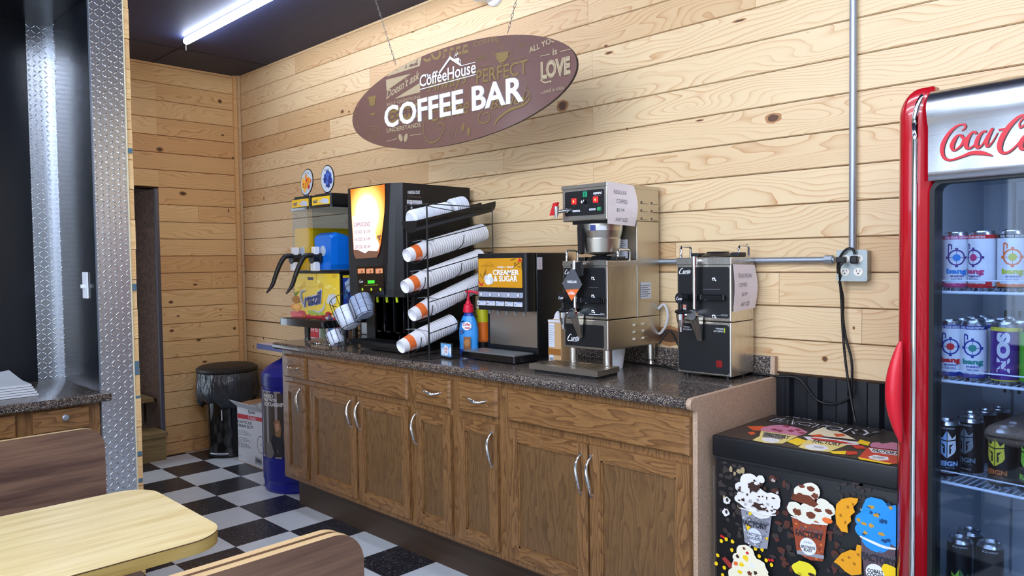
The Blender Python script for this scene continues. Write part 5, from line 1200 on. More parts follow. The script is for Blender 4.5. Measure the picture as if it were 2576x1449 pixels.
# right side
T2('ALL YOU NEED', TANP, (1965, 310), (2440, 90), (1960, 250), bold=.02); T2('is', TANP, (2208, 330), (2255, 320), (2208, 262), bold=.01)
a.ribbon([g(2078, 340), g(2180, 318)], [.003, .003], TANP, k=1); a.ribbon([g(2285, 292), g(2395, 265)], [.003, .003], TANP, k=1)
T2('LOVE', TANP, (2085, 590), (2395, 530), (2080, 400), bold=.05); T2('LOVE', BRNP, (2092, 583), (2388, 525), (2087, 407), bold=-.035)
a.ribbon([g(x, y) for x, y in [(2080, 590), (2130, 615), (2190, 600), (2180, 625)]], [.004, .006, .002], TANP)
T2('and a cup of coffee', TANP, (2110, 745), (2560, 640), (2110, 690)); c_ = g(2097, 725); a.flat(ell(c_[0], c_[1], .003, .003, 10), TANP)
a.build('printed_pattern', t)
b = MB(FRONT(0, -.0026, 0)); a = b; SW = mat('sign_white', (236, 242, 255), .4)
T2('The', SW, (868, 565), (935, 550), (868, 530), bold=.01); T2('CoffeeHouse', SW, (818, 665), (1405, 515), (818, 540), bold=.012)
a.ribbon([g(818, 688), g(1405, 530)], [.004, .004], SW, k=1); a.ribbon([g(1250, 440), g(1398, 402)], [.003, .003], SW, k=1)
a.ribbon([g(1020, 520), g(1136, 355)], [.010, .012], SW, k=1); a.ribbon([g(1128, 350), g(1250, 432)], [.012, .010], SW, k=1)
a.flat([g(*p) for p in [(1165, 370), (1232, 355), (1228, 420), (1215, 405)]], SW); a.ribbon([g(x, y) for x, y in [(1230, 375), (1248, 385), (1240, 410), (1228, 412)]], [.003, .003], SW)
a.ribbon([g(x, y) for x, y in [(1188, 355), (1180, 340), (1196, 325), (1190, 310)]], [.001, .003, .001], SW); a.ribbon([g(x, y) for x, y in [(1205, 345), (1198, 330), (1214, 315), (1212, 298)]], [.001, .004, .001], SW)
b.build('house_logo', t)
b = MB(FRONT(0, -.004, 0))
vs, fs, _ = text_geo('COFFEE BAR', .022, 0)
L0 = Vector(g(452, 1096)); A_ = Vector(g(1905, 812))-L0; B_ = Vector(g(447, 868))-L0
P_ = [L0+A_*x+B_*y for x, y in vs]; ed = {}
for f in fs:
    for i in range(len(f)):
        e = (f[i], f[(i+1) % len(f)])
        if (e[1], e[0]) in ed: del ed[(e[1], e[0])]
        else: ed[e] = 1
n_ = len(P_); b.add([(p.x, p.y, 0) for p in P_], fs, SW); b.add([(p.x, p.y, -.004) for p in P_]+[(p.x, p.y, 0) for p in P_], [[i, j, j+n_, i+n_] for i, j in ed], SW)
b.build('raised_lettering', t)
# chains
CHM = mat('chain_steel', (120, 116, 112), .4, .8)
for (pa, pb_, lab) in (((996, 163), (945, 0), 'thin chain holding the left half of the oval sign'), ((1277, 83), (1299, 0), 'thin chain holding the right half of the oval sign')):
    A_ = on(*pa, 1, SY+.006); B_ = on(*pb_, 1, SY+.02); d_ = (B_-A_).normalized(); Lc = (2.975-A_.z)/d_.z; n_ = int(Lc/.021); a = MB()
    s_ = d_.orthogonal().normalized(); u_ = d_.cross(s_)
    for k in range(n_):
        c_ = A_+d_*(Lc*(k+.5)/n_); w_ = s_ if k % 2 else u_; hl = Lc/n_*.62
        a.tube([c_+d_*(hl*math.cos(2*PI*i/10))+w_*(.0042*math.sin(2*PI*i/10)) for i in range(10)], .0013, CHM, 4, closed=True)
    a.build('hanging_chain', label=lab, cat='chain', group='chains of the oval sign')
# ================================================================ WALL THINGS
cc_ = on(1247, -12, 1, 0)
t = thing('security_camera', (cc_.x, 0, cc_.z), 'white dome security camera on the wall at the top edge of the picture', 'camera')
a = MB(); a.lathe([(.0001, .0), (.060, .0), (.060, .012), (.056, .02), (.042, .026), (.0001, .026)], WHITE, 32, frame((0, 0, 0), X_, Z_)); a.build('mount', t)
a = MB(); a.tube([(0, -.02, 0), (-.035, -.06, -.006), (-.06, -.10, -.012)], [.034, .031, .028], WHITE, 20); a.build('housing', t)
a = MB(); a.cyl((-.058, -.097, -.0116), (-.066, -.110, -.013), .024, BLKG, .02, 20); a.build('lens', t)
x_, z_ = wp(2151, 300); Zbx = 1.482
t = MB(); t.tube([(x_, -.020, Zbx), (x_, -.020, 2.979)], .0125, ZINC, 16)
t.build('conduit_pipe', label='vertical galvanised conduit pipe running up the wall from the outlet box', cat='pipe')
pA = wp(1700, 656); pB = wp(2105, 653)
t = MB(); t.tube([(3.7, -.020, pA[1]-.003), (pB[0], -.020, pB[1])], .0115, ZINC, 16); t.cyl((pB[0]-.035, -.02, pB[1]), (pB[0]-.006, -.02, pB[1]), .017, ZINC, n=8, smooth=False)
t.build('conduit_pipe', label='horizontal galvanised conduit pipe behind the coffee servers', cat='pipe')
b0, b1 = on(2107, 705, 1, -.048), on(2180, 633, 1, -.048)
t = thing('outlet_box', (b0.x, 0, b0.z), 'square metal outlet box with four sockets between the server and the fridge', 'outlet')
w, h_ = b1.x-b0.x, b1.z-b0.z+.004
a = MB(); a.box(0, w, -.044, -.0005, 0, h_, BOXST, .003); a.prism(rr(-.003, w+.003, -.003, h_+.003, .008), .044, .050, BOXST, FRONT(0, 0, 0))
for (x, z) in ((.006, .006), (w-.006, .006), (w-.006, h_-.006), (.006, h_-.006)): a.cyl((x, -.05, z), (x, -.0515, z), .004, ZINC, n=10)
a.build('box_body', t)
for (x, z) in ((.028, .076), (.076, .076), (.028, .030), (.076, .030)):
    a = MB(FRONT(x*w/.104, -.050, z*h_/.104)); a.prism(ell(0, 0, .0165, .0145, 24), 0, .002, mat('socket_cream', (232, 228, 214), .4)); a.lay = 45; a.rect(-.007, .0, -.005, .008, DKTXT); a.rect(.005, .001, .007, .008, DKTXT); a.flat(ell(0, -.006, .0028, .0028, 10), DKTXT); a.build('socket', t)
def wl_(pts, y): return [on(u, v, 1, yy) for (u, v), yy in zip(pts, y)]
c1 = wl_([(2126, 655), (2112, 672), (2113, 700), (2117, 760), (2120, 830), (2126, 900), (2134, 960), (2142, 1010), (2152, 1062)], [-.085, -.09, -.05, -.03, -.03, -.03, -.035, -.05, -.07])
a = MB(); a.tube(c1, .0045, BLK, 8, 5); o = a.build('power_cord', label='black power cord plugged into the outlet box, dropping behind the ice cream freezer', cat='cord')
a = MB(); p0_ = on(2124, 653, 1, -.052); a.box(p0_.x-.02, p0_.x+.010, -.080, -.0535, p0_.z-.012, p0_.z+.010, BLK, .004); a.build('plug', o)
c2 = wl_([(2150, 640), (2146, 628), (2134, 625), (2120, 636), (2108, 662), (2110, 700), (2120, 745), (2121, 800), (2128, 850), (2142, 905), (2143, 960), (2136, 1000), (2110, 1014), (2080, 1016), (2050, 1002), (2010, 972), (1975, 950), (1935, 940), (1900, 942), (1880, 948)],
         [-.065, -.065, -.065, -.065, -.06, -.04, -.025, -.022, -.022, -.022, -.022, -.022, -.022, -.022, -.022, -.03, -.022, -.035, -.03, -.026])
for p in c2[-4:]: p.z = max(p.z, H+.006)
c2[-5].z = max(c2[-5].z, H+.004); c2[-1] = V(4.40, -.02, H+.006); c2[-2] = V(4.47, -.028, H+.006); c2[-3] = V(4.53, -.03, H+.0075); c2[-4] = V(4.585, -.03, H+.006)
a = MB(); a.tube(c2, .0045, BLK, 8, 5); o = a.build('power_cord', label='black power cord looping below the outlet box towards the TEXAS PECAN server', cat='cord')
a = MB(); p1_ = on(2152, 655, 1, -.052); a.box(p1_.x-.011, p1_.x+.013, -.078, -.0535, p1_.z-.012, p1_.z+.016, BLK, .005); a.build('plug', o)
a = MB(); a.tube([V(4.06, -.07, H+.10), V(4.1, -.05, H+.16), V(4.13, -.03, H+.10), V(4.16, -.03, H+.045), V(4.2, -.06, H+.02), V(4.16, -.1, H+.0055), V(4.08, -.08, H+.0055), V(3.9, -.06, H+.0055)], .0045, BLK, 8, 5); a.build('power_cord', label='grey-black cord trailing behind the tall brewer to the worktop', cat='cord')
a = MB(); a.tube([V(4.035, -.035, H+.25), V(4.06, -.03, H+.27), V(4.078, -.03, H+.24), V(4.075, -.03, H+.19), V(4.05, -.03, H+.15), V(4.035, -.03, H+.14)], .006, mat('grey_hose', (196, 196, 200), .4), 8, 5); a.build('water_hose', label='white water hose curving out behind the tall brewer', cat='hose')
# ================================================================ ICE CREAM FREEZER
ZX0, ZX1, ZYF, ZH = 4.592, 5.175, -.55, .862
t = thing('chest_freezer', (ZX0, ZYF, 0), 'black chest freezer covered with ice cream pictures between the cabinet and the fridge', 'freezer')
w, dd = ZX1-ZX0, .44
a = MB(); a.box(.004, w, .008, dd, .03, ZH-.078, BLK, .006, 3); a.build('body', t)
a = MB(); a.box(-.002, w+.004, -.006, dd+.004, ZH-.070, ZH, BLK, .007, 3); a.box(.002, w, .002, dd, ZH-.079, ZH-.070, BLKM); a.build('lid', t)
for k, (x, y) in enumerate(((.04, .04), (w-.04, .04), (.04, dd-.04), (w-.04, dd-.04))): a = MB(); a.cyl((x, y, 0), (x, y, .03), .018, BLKM, n=14); a.build('foot', t)
pf = PF((ZX0, ZYF+.008, 0), X_, Z_); Zf = zz(1800, 1150, 4.847); Zf2 = zz(1780, 980, 3.0904)
a = MB(FRONT(0, .008, 0)); 
def q(x, y): return pf(Zf(x, y))
def q2(x, y): return pf(Zf2(x, y))
def B(x, y, rx, ry, m, sd=0, j=.12, Q=q):
    c_ = Q(x, y); s_ = 4.847 if Q is q else 3.0904; e1 = Q(x+rx, y); e2 = Q(x, y-ry); a.flat(blob(c_[0], c_[1], math.dist(c_, e1), math.dist(c_, e2), sd, 16, j), m)
CRM = mat('cream_white', (232, 228, 222), .4); CHO = mat('choc_dark', (62, 40, 34), .4); BRW = mat('brownie', (112, 56, 34), .4); GRC = mat('cup_grey_print', (150, 150, 160), .4); BLI = mat('blue_ice', (40, 146, 226), .4); COK = mat('cookie_yellow', (232, 160, 30), .4)
DK1 = mat('dark_crumb', (56, 48, 46), .5); DK2 = mat('brown_crumb', (86, 46, 36), .5); NUT = mat('nut', (170, 150, 110), .5)
rg_ = random.Random(4)
for k in range(46): B(rg_.uniform(60, 320), rg_.uniform(60, 1000), rg_.uniform(14, 34), rg_.uniform(16, 36), [DK1, DK1, NUT][k % 9 == 0 and 2 or k % 2], k, .25)
for k in range(30): B(rg_.uniform(700, 1000), rg_.uniform(240, 1400), rg_.uniform(20, 45), rg_.uniform(24, 50), [DK2, DK2, DK1][k % 3], k+60, .22)
for k in range(26): B(rg_.uniform(1380, 1640), rg_.uniform(820, 1400), rg_.uniform(20, 45), rg_.uniform(24, 50), [DK2, DK1][k % 2], k+90, .22)
for k in range(24): B(rg_.uniform(1500, 1900), rg_.uniform(300, 560), rg_.uniform(14, 30), rg_.uniform(14, 30), DK1, k+120, .22)
for x, y in ((85, 955), (110, 970)): B(x, y, 14, 16, RED, 1)
for k, (x, y) in enumerate([(82, 1015), (142, 995), (218, 1022), (212, 1125), (40, 1190), (20, 1290), (120, 1340), (100, 1430), (545, 1200), (630, 1250), (695, 1305), (580, 1120), (500, 1110)]): B(x, y, 20, 24, YEL, k)
for x, y in ((665, 1245), (705, 1250)): B(x, y, 16, 18, RED, 2)
for x, y in ((150, 520), (140, 665)): B(x, y, 42, 46, CRM, x, .15); B(x+6, y-5, 16, 24, DK1, x+1)
B(345, 155, 26, 40, NUT, 3)
def icecup(pts, colr, label2, nm, sc, extra):
    a.flat([q(*p) for p in pts], colr)
# cup 1 factory favorite
a.flat([q(*p) for p in [(322, 605), (765, 690), (700, 690), (645, 1110), (520, 1100), (370, 1030)]], GRC)
for k in range(60):
    yy = rg_.uniform(640, 1080); f_ = (yy-640)/440; B(rg_.uniform(345+30*f_, 680-50*f_), yy+20, 9, 11, [mat('cup_purple', (96, 92, 112), .4), WHITE, mat('cup_lilac', (126, 124, 142), .4)][k % 3], k, .3)
a.flat([q(*p) for p in [(415, 625), (475, 640), (450, 700), (425, 690)]], YEL); a.flat([q(*p) for p in [(385, 790), (450, 840), (410, 890)]], YEL); a.flat([q(*p) for p in [(620, 970), (660, 965), (650, 1010)]], YEL)
for (x, y, r) in ((440, 300, 120), (330, 360, 70), (560, 520, 150), (400, 500, 120), (700, 530, 110), (300, 500, 50), (570, 260, 50), (740, 500, 70), (560, 600, 150), (700, 620, 60)): B(x, y, r, r*.95, CRM, int(x), .07)
for k in range(40): B(rg_.uniform(310, 780), rg_.uniform(240, 660), rg_.uniform(8, 22), rg_.uniform(8, 24), [CHO, CHO, mat('cream_shade', (178, 170, 170), .4)][k % 3], k, .35)
B(490, 350, 80, 60, CHO, 7, .2); B(520, 310, 26, 20, CRM, 8); B(560, 590, 90, 42, CHO, 9, .25); B(600, 590, 34, 14, CRM, 10, .3)
a.ribbon([q(325, 608), q(480, 650), q(640, 690), q(760, 695)], [.003, .005, .005, .003], WHITE)
a.text('Ice Cream', GREYTXT, q(400, 750), q(660, 820), (q(400, 690)[0]+.003, q(400, 690)[1]), shear=.3); a.text('FACTORY', DKTXT, q(345, 810), q(655, 880), (q(345, 740)[0], q(345, 740)[1]), bold=.04)
B(500, 945, 86, 90, mat('label_white', (214, 220, 236), .4), 1, .0); a.text('FACTORY', DKTXT, q(415, 935), q(578, 975), q(415, 895), bold=.03); a.text('FAVORITE', DKTXT, q(415, 980), q(575, 1018), q(415, 942), bold=.03)
# cup 2 brownie blast
a.flat([q(*p) for p in [(950, 700), (1400, 800), (1380, 830), (1330, 1255), (1180, 1240), (1015, 1150)]], mat('cup_rust', (156, 72, 44), .4))
for k in range(50):
    yy = rg_.uniform(740, 1200); f_ = (yy-740)/460; B(rg_.uniform(985+30*f_, 1360-40*f_), yy+30, 14, 14, [mat('cup_rust2', (190, 90, 50), .4), mat('cup_rust3', (120, 52, 36), .4), mat('cup_rust4', (214, 120, 60), .4)][k % 3], k, .3)
a.flat([q(*p) for p in [(1018, 1115), (1350, 1180), (1345, 1225), (1022, 1160)]], GRC)
for (x, y, r) in ((1190, 400, 110), (1060, 410, 80), (1000, 620, 100), (1200, 640, 130), (1380, 620, 100), (1340, 560, 80), (1130, 690, 120), (1330, 700, 110)): B(x, y, r, r*.9, mat('cream_warm', (232, 228, 208), .4), int(x), .07)
for (x, y, r, r2) in ((1080, 340, 40, 20), (1190, 370, 50, 30), (1100, 500, 150, 55), (1200, 540, 70, 45), (1020, 650, 50, 40), (1190, 690, 60, 40), (1280, 630, 45, 22), (1410, 650, 45, 34), (1240, 460, 40, 40), (1060, 450, 40, 26)): B(x, y, r, r2, BRW, int(x)+3, .25)
B(1390, 755, 60, 36, ORANGE, 6); a.ribbon([q(948, 705), q(1090, 750), q(1250, 790), q(1398, 805)], [.003, .005, .005, .003], WHITE)
a.text('Ice Cream', GREYTXT, q(1050, 860), q(1330, 920), (q(1050, 800)[0]+.003, q(1050, 800)[1]), shear=.3); a.text('FACTORY', DKTXT, q(1005, 930), q(1340, 1000), q(1005, 855), bold=.04)
B(1158, 1070, 98, 104, WHITE, 1, .0); a.text('BROWNIE', DKTXT, q(1075, 1085), q(1245, 1112), q(1075, 1048), bold=.03); a.text('BLAST', DKTXT, q(1105, 1125), q(1210, 1145), q(1105, 1088), bold=.03); a.text('JUMBO', GREYTXT, q(1105, 1030), q(1205, 1050), q(1105, 1000))
# bottom scoops
for (x, y, r) in ((400, 1160, 110), (440, 1240, 110), (300, 1210, 60), (350, 1330, 120), (520, 1340, 140), (280, 1420, 90), (430, 1440, 150), (600, 1440, 90)): B(x, y, r, r*.95, mat('vanilla', (244, 236, 206), .4), int(x), .08)
for (x, y, r, mm) in ((420, 1150, 20, RED), (380, 1095, 16, BRW), (280, 1275, 24, ORANGE), (300, 1190, 22, CHO), (400, 1210, 30, YEL), (350, 1290, 26, YEL), (520, 1390, 22, CHO), (450, 1400, 26, BRW), (330, 1380, 24, YEL), (480, 1300, 30, WHITE)): B(x, y, r, r, mm, int(x), .3)
a.flat([q(*p) for p in [(110, 1215), (150, 1195), (240, 1290), (210, 1340)]], mat('red_stick', (160, 50, 46), .4))
B(1110, 1350, 140, 95, mat('bright_yellow', (236, 220, 50), .4), 5, .08); B(1200, 1410, 40, 20, CHO, 6); B(1060, 1400, 30, 18, mat('yellow_shade', (206, 180, 30), .4), 8)
# cookies and the blue cup (measured in the wider crop)
def B2(*k): B(*k, Q=q2)
a.flat([q2(*p) for p in [(1020, 880), (1060, 840), (1130, 826), (1190, 836), (1180, 870), (1150, 900), (1165, 940), (1130, 970), (1135, 1010), (1105, 1040), (1110, 1100), (1060, 1090), (1020, 1030), (1012, 950)]], COK)
for x, y in ((1055, 965), (1110, 900), (1150, 880), (1090, 1020)): B(x, y, 10, 12, mat('cookie_shade', (170, 104, 20), .4), x, .3, q2)
a.flat([q2(*p) for p in [(1000, 1325), (1060, 1260), (1130, 1230), (1170, 1240), (1180, 1190), (1215, 1200), (1215, 1420), (1140, 1430), (1090, 1400), (1040, 1350)]], COK)
for x, y in ((1120, 1290), (1160, 1340), (1070, 1310), (1190, 1270)): B(x, y, 12, 10, mat('cookie_shade', (170, 104, 20), .4), x, .3, q2)
a.flat([q2(*p) for p in [(1205, 1120), (1480, 1200), (1470, 1449), (1240, 1449)]], mat('cup_maroon', (92, 74, 84), .4))
for (x, y, r) in ((1330, 930, 110), (1250, 1010, 80), (1240, 1080, 70), (1380, 1060, 140), (1480, 1000, 120), (1330, 1150, 110), (1300, 880, 60), (1500, 1120, 110)): B(x, y, r, r*.9, BLI, x, .08, q2)
for k in range(26): B(rg_.uniform(1190, 1450), rg_.uniform(880, 1180), rg_.uniform(8, 26), rg_.uniform(8, 18), [mat('blue_dark', (20, 70, 120), .4), mat('gold_bit', (200, 150, 50), .4), BLI][k % 3], k, .35, q2)
a.ribbon([q2(1205, 1125), q2(1300, 1170), q2(1400, 1210), q2(1500, 1225)], [.004, .008, .008, .004], WHITE)
a.text('Ice Cream', GREYTXT, q2(1250, 1260), q2(1500, 1320), (q2(1250, 1215)[0]+.003, q2(1250, 1215)[1])); a.text('FACTORY', DKTXT, q2(1215, 1300), q2(1480, 1370), q2(1215, 1240), bold=.05)
B(1325, 1410, 74, 70, WHITE, 1, .0, q2); a.text('COBALT', DKTXT, q2(1262, 1400), q2(1388, 1425), q2(1262, 1370), bold=.04); a.text('COOKIE', DKTXT, q2(1262, 1432), q2(1388, 1458), q2(1262, 1402), bold=.04); B(1440, 1400, 60, 60, YEL, 4, .2, q2)
a.ribbon([(.010, .2), (.010, .76)], [.0012, .0012], ZINC, k=1)
for v in a.v: v.x = min(v.x, w-.001); v.z = max(v.z, .04)
a.build('front_print', t)
# lid print
pt = PF((ZX0, ZYF, ZH), X_, Y_); Zl = zz(1800, 1030, 5.6)
a = MB(TOP(0, 0, ZH)); 
def ql(x, y): return pt(Zl(x, y))
def C(pts, m): a.flat([ql(*p) for p in pts], m)
FAD = mat('lid_faded', (46, 40, 38), .35)
a.rect(.01, .004, w-.01, .43, FAD)
PNK = mat('lid_pink', (206, 130, 160), .35); YLL = mat('lid_yellow', (232, 214, 130), .35); PUR = mat('lid_purple', (150, 56, 84), .35)
C([(440, 240), (640, 232), (820, 255), (700, 300), (540, 300)], mat('lid_orange', (216, 84, 36), .35)); C([(450, 320), (540, 315), (565, 345), (500, 362)], MATS['lid_orange'])
C([(640, 265), (760, 230), (900, 220), (1050, 235), (1180, 265), (1300, 320), (1250, 350), (1160, 375), (960, 345), (640, 300)], PNK)
for k, (x, y) in enumerate([(1000, 235), (1060, 300), (1160, 290), (1210, 330), (900, 300), (830, 285)]): C([(x-60, y), (x, y-16), (x+60, y+4), (x+10, y+24)], PUR)
C([(640, 305), (1160, 378), (940, 485), (700, 475), (515, 435), (620, 380)], YLL); C([(680, 320), (1010, 370), (940, 430), (660, 390)], mat('lid_grey', (120, 118, 110), .35))
C([(650, 410), (760, 400), (890, 425), (900, 460), (800, 475), (670, 450)], WHITE)
a.text('FACTORY', DKTXT, ql(680, 375), ql(1030, 425), ql(720, 330), bold=.03)
C([(1000, 455), (1150, 400), (1300, 450), (1160, 515)], YEL)
C([(1380, 310), (1420, 290), (1520, 255), (1620, 275), (1700, 300), (1850, 365), (1980, 430), (1700, 400), (1300, 360)], mat('lid_cream', (236, 226, 190), .35)); C([(1330, 365), (1480, 355), (1540, 385), (1420, 400)], MATS['lid_orange']); C([(1660, 345), (1800, 350), (1840, 380), (1700, 390)], MATS['lid_orange'])
C([(1240, 385), (1500, 400), (1800, 440), (2050, 465), (2020, 500), (1900, 505), (1600, 480), (1300, 430)], WHITE); C([(1320, 400), (1700, 440), (1960, 490), (1800, 490), (1400, 440)], mat('lid_red', (206, 50, 30), .35)); 
C([(1300, 435), (1860, 505), (1590, 605), (1340, 580), (1165, 540), (1230, 480)], YLL); C([(1250, 510), (1400, 490), (1560, 520), (1600, 560), (1500, 590), (1290, 565)], WHITE)
a.text('FACTORY', DKTXT, ql(1360, 470), ql(1760, 525), ql(1400, 425), bold=.03); a.text('STRAWBERRY', DKTXT, ql(1380, 545), ql(1520, 560), ql(1390, 520))
C([(1900, 500), (2080, 520), (2130, 560), (1980, 560)], MATS['lid_red']); C([(1820, 590), (1990, 600), (2000, 640), (1860, 650)], MATS['lid_red']); C([(1600, 600), (1840, 590), (1830, 640), (1650, 630)], YEL); C([(2040, 430), (2180, 470), (2150, 520), (1990, 480)], YEL)
C([(2170, 510), (2210, 475), (2300, 470), (2350, 490), (2480, 470), (2560, 480), (2560, 580), (2200, 540)], PNK); C([(2150, 540), (2560, 590), (2560, 775), (2400, 770), (2010, 690), (2080, 610)], MATS['lid_red']); C([(2160, 550), (2560, 600), (2560, 660), (2200, 610)], WHITE); C([(2150, 670), (2250, 650), (2430, 680), (2440, 720), (2300, 730), (2170, 700)], WHITE); C([(2010, 680), (2500, 775), (2440, 785), (2020, 710)], YEL)
a.text('FACTORY', DKTXT, ql(2190, 600), ql(2560, 655), ql(2230, 560), bold=.03); a.text('RASPBERRY', DKTXT, ql(2210, 690), ql(2380, 712), ql(2225, 668))
# outlined lettering
for tx, l, r, u, bo in (('FACTORY', (700, 165), (2270, 400), (840, 112), .05), ('Ice Cream', (935, 106), (2440, 305), (1010, 74), .04)):
    sl = .0 if tx[0] == 'F' else .25
    a.text(tx, mat('lid_white_line', (206, 212, 222), .35), ql(*l), ql(*r), ql(*u), bold=bo+.012, shear=sl); a.lay += 2; a.text(tx, BLKM, ql(*l), ql(*r), ql(*u), bold=bo-.022, shear=sl)
for v in a.v: v.x = min(v.x, w-.004); v.y = min(v.y, dd-.004)
a.build('lid_print', t)
# ================================================================ DRINKS FRIDGE
an = math.radians(7)
Lx = V(math.cos(an), -math.sin(an), 0); Ly = V(math.sin(an), math.cos(an), 0)   # width direction, depth direction
P0 = V(5.3, -.6, 0); nF = -Ly
def fp(u, v): p = onp(u, v, P0, nF); return ((p-P0).dot(Lx), p.z)
xl = fp(2256, 700)[0]; O = P0+Lx*xl; 
t = thing('drinks_fridge', (O.x, O.y, 0), 'red glass door drinks fridge with a polished Coca-Cola header at the right edge', 'fridge', rz=-an)
W_F, D_F, ZT = .66, .54, 1.905
def fx(u, v): a_, b_ = fp(u, v); return (a_-xl, b_)
g0 = fx(2352, 700)[0]; c0, c1 = fx(2302, 700)[0], fx(2316, 700)[0]; zg = fx(2400, 449)[1]; zhd = zg
IN = mat('fridge_liner', (186, 196, 206), .45); GASK = mat('black_gasket', (24, 26, 28), .4)
a = MB()   # cabinet: sides, back, top, base (open front)
TW = .035
a.box(0.004, TW, .03, D_F, .10, ZT-.03, FRED, .004); a.box(W_F-TW, W_F-.004, .03, D_F, .10, ZT-.03, FRED, .004); a.box(TW, W_F-TW, D_F-.03, D_F, .10, ZT-.03, FRED); a.box(TW, W_F-TW, .03, D_F-.03, zg+.02, ZT-.03, FRED); a.box(TW, W_F-TW, .03, D_F-.03, .10, .46, FRED)
a.box(.02, W_F-.02, .06, D_F-.02, .0, .10, BLKM); a.build('cabinet', t)
a = MB(); ix0, ix1, iy1, iz0, iz1 = TW+.001, W_F-TW-.001, D_F-.032, .461, zg+.018
a.add([(ix0, .03, iz0), (ix1, .03, iz0), (ix1, iy1, iz0), (ix0, iy1, iz0), (ix0, .03, iz1), (ix1, .03, iz1), (ix1, iy1, iz1), (ix0, iy1, iz1)], [[0, 1, 2, 3], [4, 7, 6, 5], [0, 3, 7, 4], [1, 5, 6, 2], [3, 2, 6, 7]], IN)
for z0_ in (1.50, 1.25, 1.03, .80):
    for k in range(26): a.box(ix0+.06+.019*k, ix0+.068+.019*k, iy1-.002, iy1-.001, z0_, z0_+.035, BLKM)
a.box(.12, .124, iy1-.012, iy1-.002, .47, iz1, mat('liner_rail', (120, 132, 150), .4)); a.box(ix0+.10, ix1-.1, iy1-.014, iy1-.001, 1.42, 1.62, mat('liner_panel', (120, 132, 154), .4)); a.build('liner', t)
# door frame: red rounded uprights, chrome bead, header, gasket, glass
def upright(x0, x1, flip):
    a = MB(); n_ = 10; pr = []
    for k in range(n_+1): th = PI/2*k/n_; pr.append((x0+.030-.030*math.cos(th), .030-.052*math.sin(th)))
    pr += [(x1, -.022), (x1, .028), (x0, .028)]
    if flip: pr = [(W_F-x, y) for x, y in pr]
    # rounded shoulder on top
    zs = [.12]+[ZT-.07+.07*math.sin(PI/2*k/8) for k in range(9)]; ins = [0]+[.055*(1-math.cos(PI/2*k/8)) for k in range(9)]
    vs = []; m_ = len(pr); c = max(p[0] for p in pr) if not flip else min(p[0] for p in pr)
    for z, i_ in zip(zs, ins):
        for x, y in pr:
            f_ = abs(x-c)/abs((x0 if not flip else W_F-x0)-c); vs.append((x+(i_ if not flip else -i_)*f_, y+i_*.25*(1 if y < .02 else 0), z))
    fs = [[i*m_+j, i*m_+(j+1) % m_, (i+1)*m_+(j+1) % m_, (i+1)*m_+j] for i in range(len(zs)-1) for j in range(m_)]+[list(range(m_))[::-1], [(len(zs)-1)*m_+j for j in range(m_)]]
    if flip: fs = [f[::-1] for f in fs]
    a.add(vs, fs, FRED, True); a.build('door_upright', t, 'glossy red rounded upright')
    b = MB(); xm = (c0+c1)/2 if not flip else W_F-(c0+c1)/2
    b.tube([(xm, -.022, .12), (xm, -.022, 1.0), (xm, -.022, ZT-.14), (xm, -.022, ZT-.10), (xm, -.022, ZT-.075), (xm+(.006 if not flip else -.006), -.018, ZT-.045), (xm+(.016 if not flip else -.016), -.008, ZT-.018), (xm+(.022 if not flip else -.022), .02, ZT-.001)], .0085, CHROME, 10, 4); b.build('chrome_bead', t)
upright(.0, g0-.004, False); upright(.0, g0-.004, True)
a = MB(); n_ = 12; vs = []; xs = [g0-.003+(W_F-2*g0+.006)*k/12 for k in range(13)]
pr = [(-.038, zhd-.004), (-.040, zhd+.02), (-.041, ZT-.112), (-.048, ZT-.095), (-.054, ZT-.068), (-.050, ZT-.040), (-.028, ZT-.018), (.0, ZT-.012), (.03, ZT-.012), (.03, zhd-.004)]
for x in xs:
    bow_ = 0
    for y, z in pr: vs.append((x, y+(bow_ if y < .02 else 0), z))
m_ = len(pr); fs = [[i*m_+j, i*m_+(j+1) % m_, (i+1)*m_+(j+1) % m_, (i+1)*m_+j] for i in range(12) for j in range(m_)]
fs = [f[::-1] for f in fs]
a.add(vs, fs, SSHEAD, True); a.build('steel_header', t, 'polished steel header')
# script lettering on the header
def hdr(u, v):
    p = onp(u, v, P0-Ly*.044, nF); q_ = p-O; return (q_.dot(Lx), p.z)
def hs(x, y): return hdr(1976+x/3.15, y/3.15)
a = MB(FRONT(0, -.0435, 0)); b = MB(FRONT(0, -.0428, 0)); SCR = mat('script_red', (196, 30, 44), .3); SHD = mat('script_shadow', (92, 44, 50), .4)
def stroke(pts, ws):
    b.ribbon([hs(x+3, y+5) for x, y in pts], [w*1.1/3.15*.00107 for w in ws], SHD); a.ribbon([hs(*p) for p in pts], [w/3.15*.00107 for w in ws], SCR)
stroke([(1395, 1035), (1420, 1015), (1422, 992), (1395, 985), (1345, 1005), (1290, 1060), (1250, 1130), (1238, 1190), (1250, 1240), (1285, 1266), (1330, 1262), (1400, 1238), (1470, 1212), (1540, 1210), (1600, 1222), (1640, 1235)], [6, 10, 14, 10, 16, 24, 30, 28, 22, 16, 14, 16, 26, 30, 18, 2])
stroke([(1405, 1075), (1370, 1070), (1340, 1100), (1318, 1150), (1325, 1185), (1350, 1185), (1390, 1150), (1410, 1105), (1400, 1075)], [10, 12, 26, 32, 20, 12, 16, 18, 10])
stroke([(1385, 1085), (1410, 1095), (1440, 1085)], [8, 6, 6])
stroke([(1510, 1060), (1500, 1045), (1470, 1055), (1440, 1100), (1428, 1150), (1445, 1175), (1480, 1160), (1520, 1120)], [18, 12, 16, 28, 30, 18, 12, 6])
stroke([(1590, 1040), (1560, 1045), (1525, 1090), (1510, 1145), (1525, 1170), (1560, 1140), (1600, 1070)], [12, 14, 26, 30, 16, 10, 10])
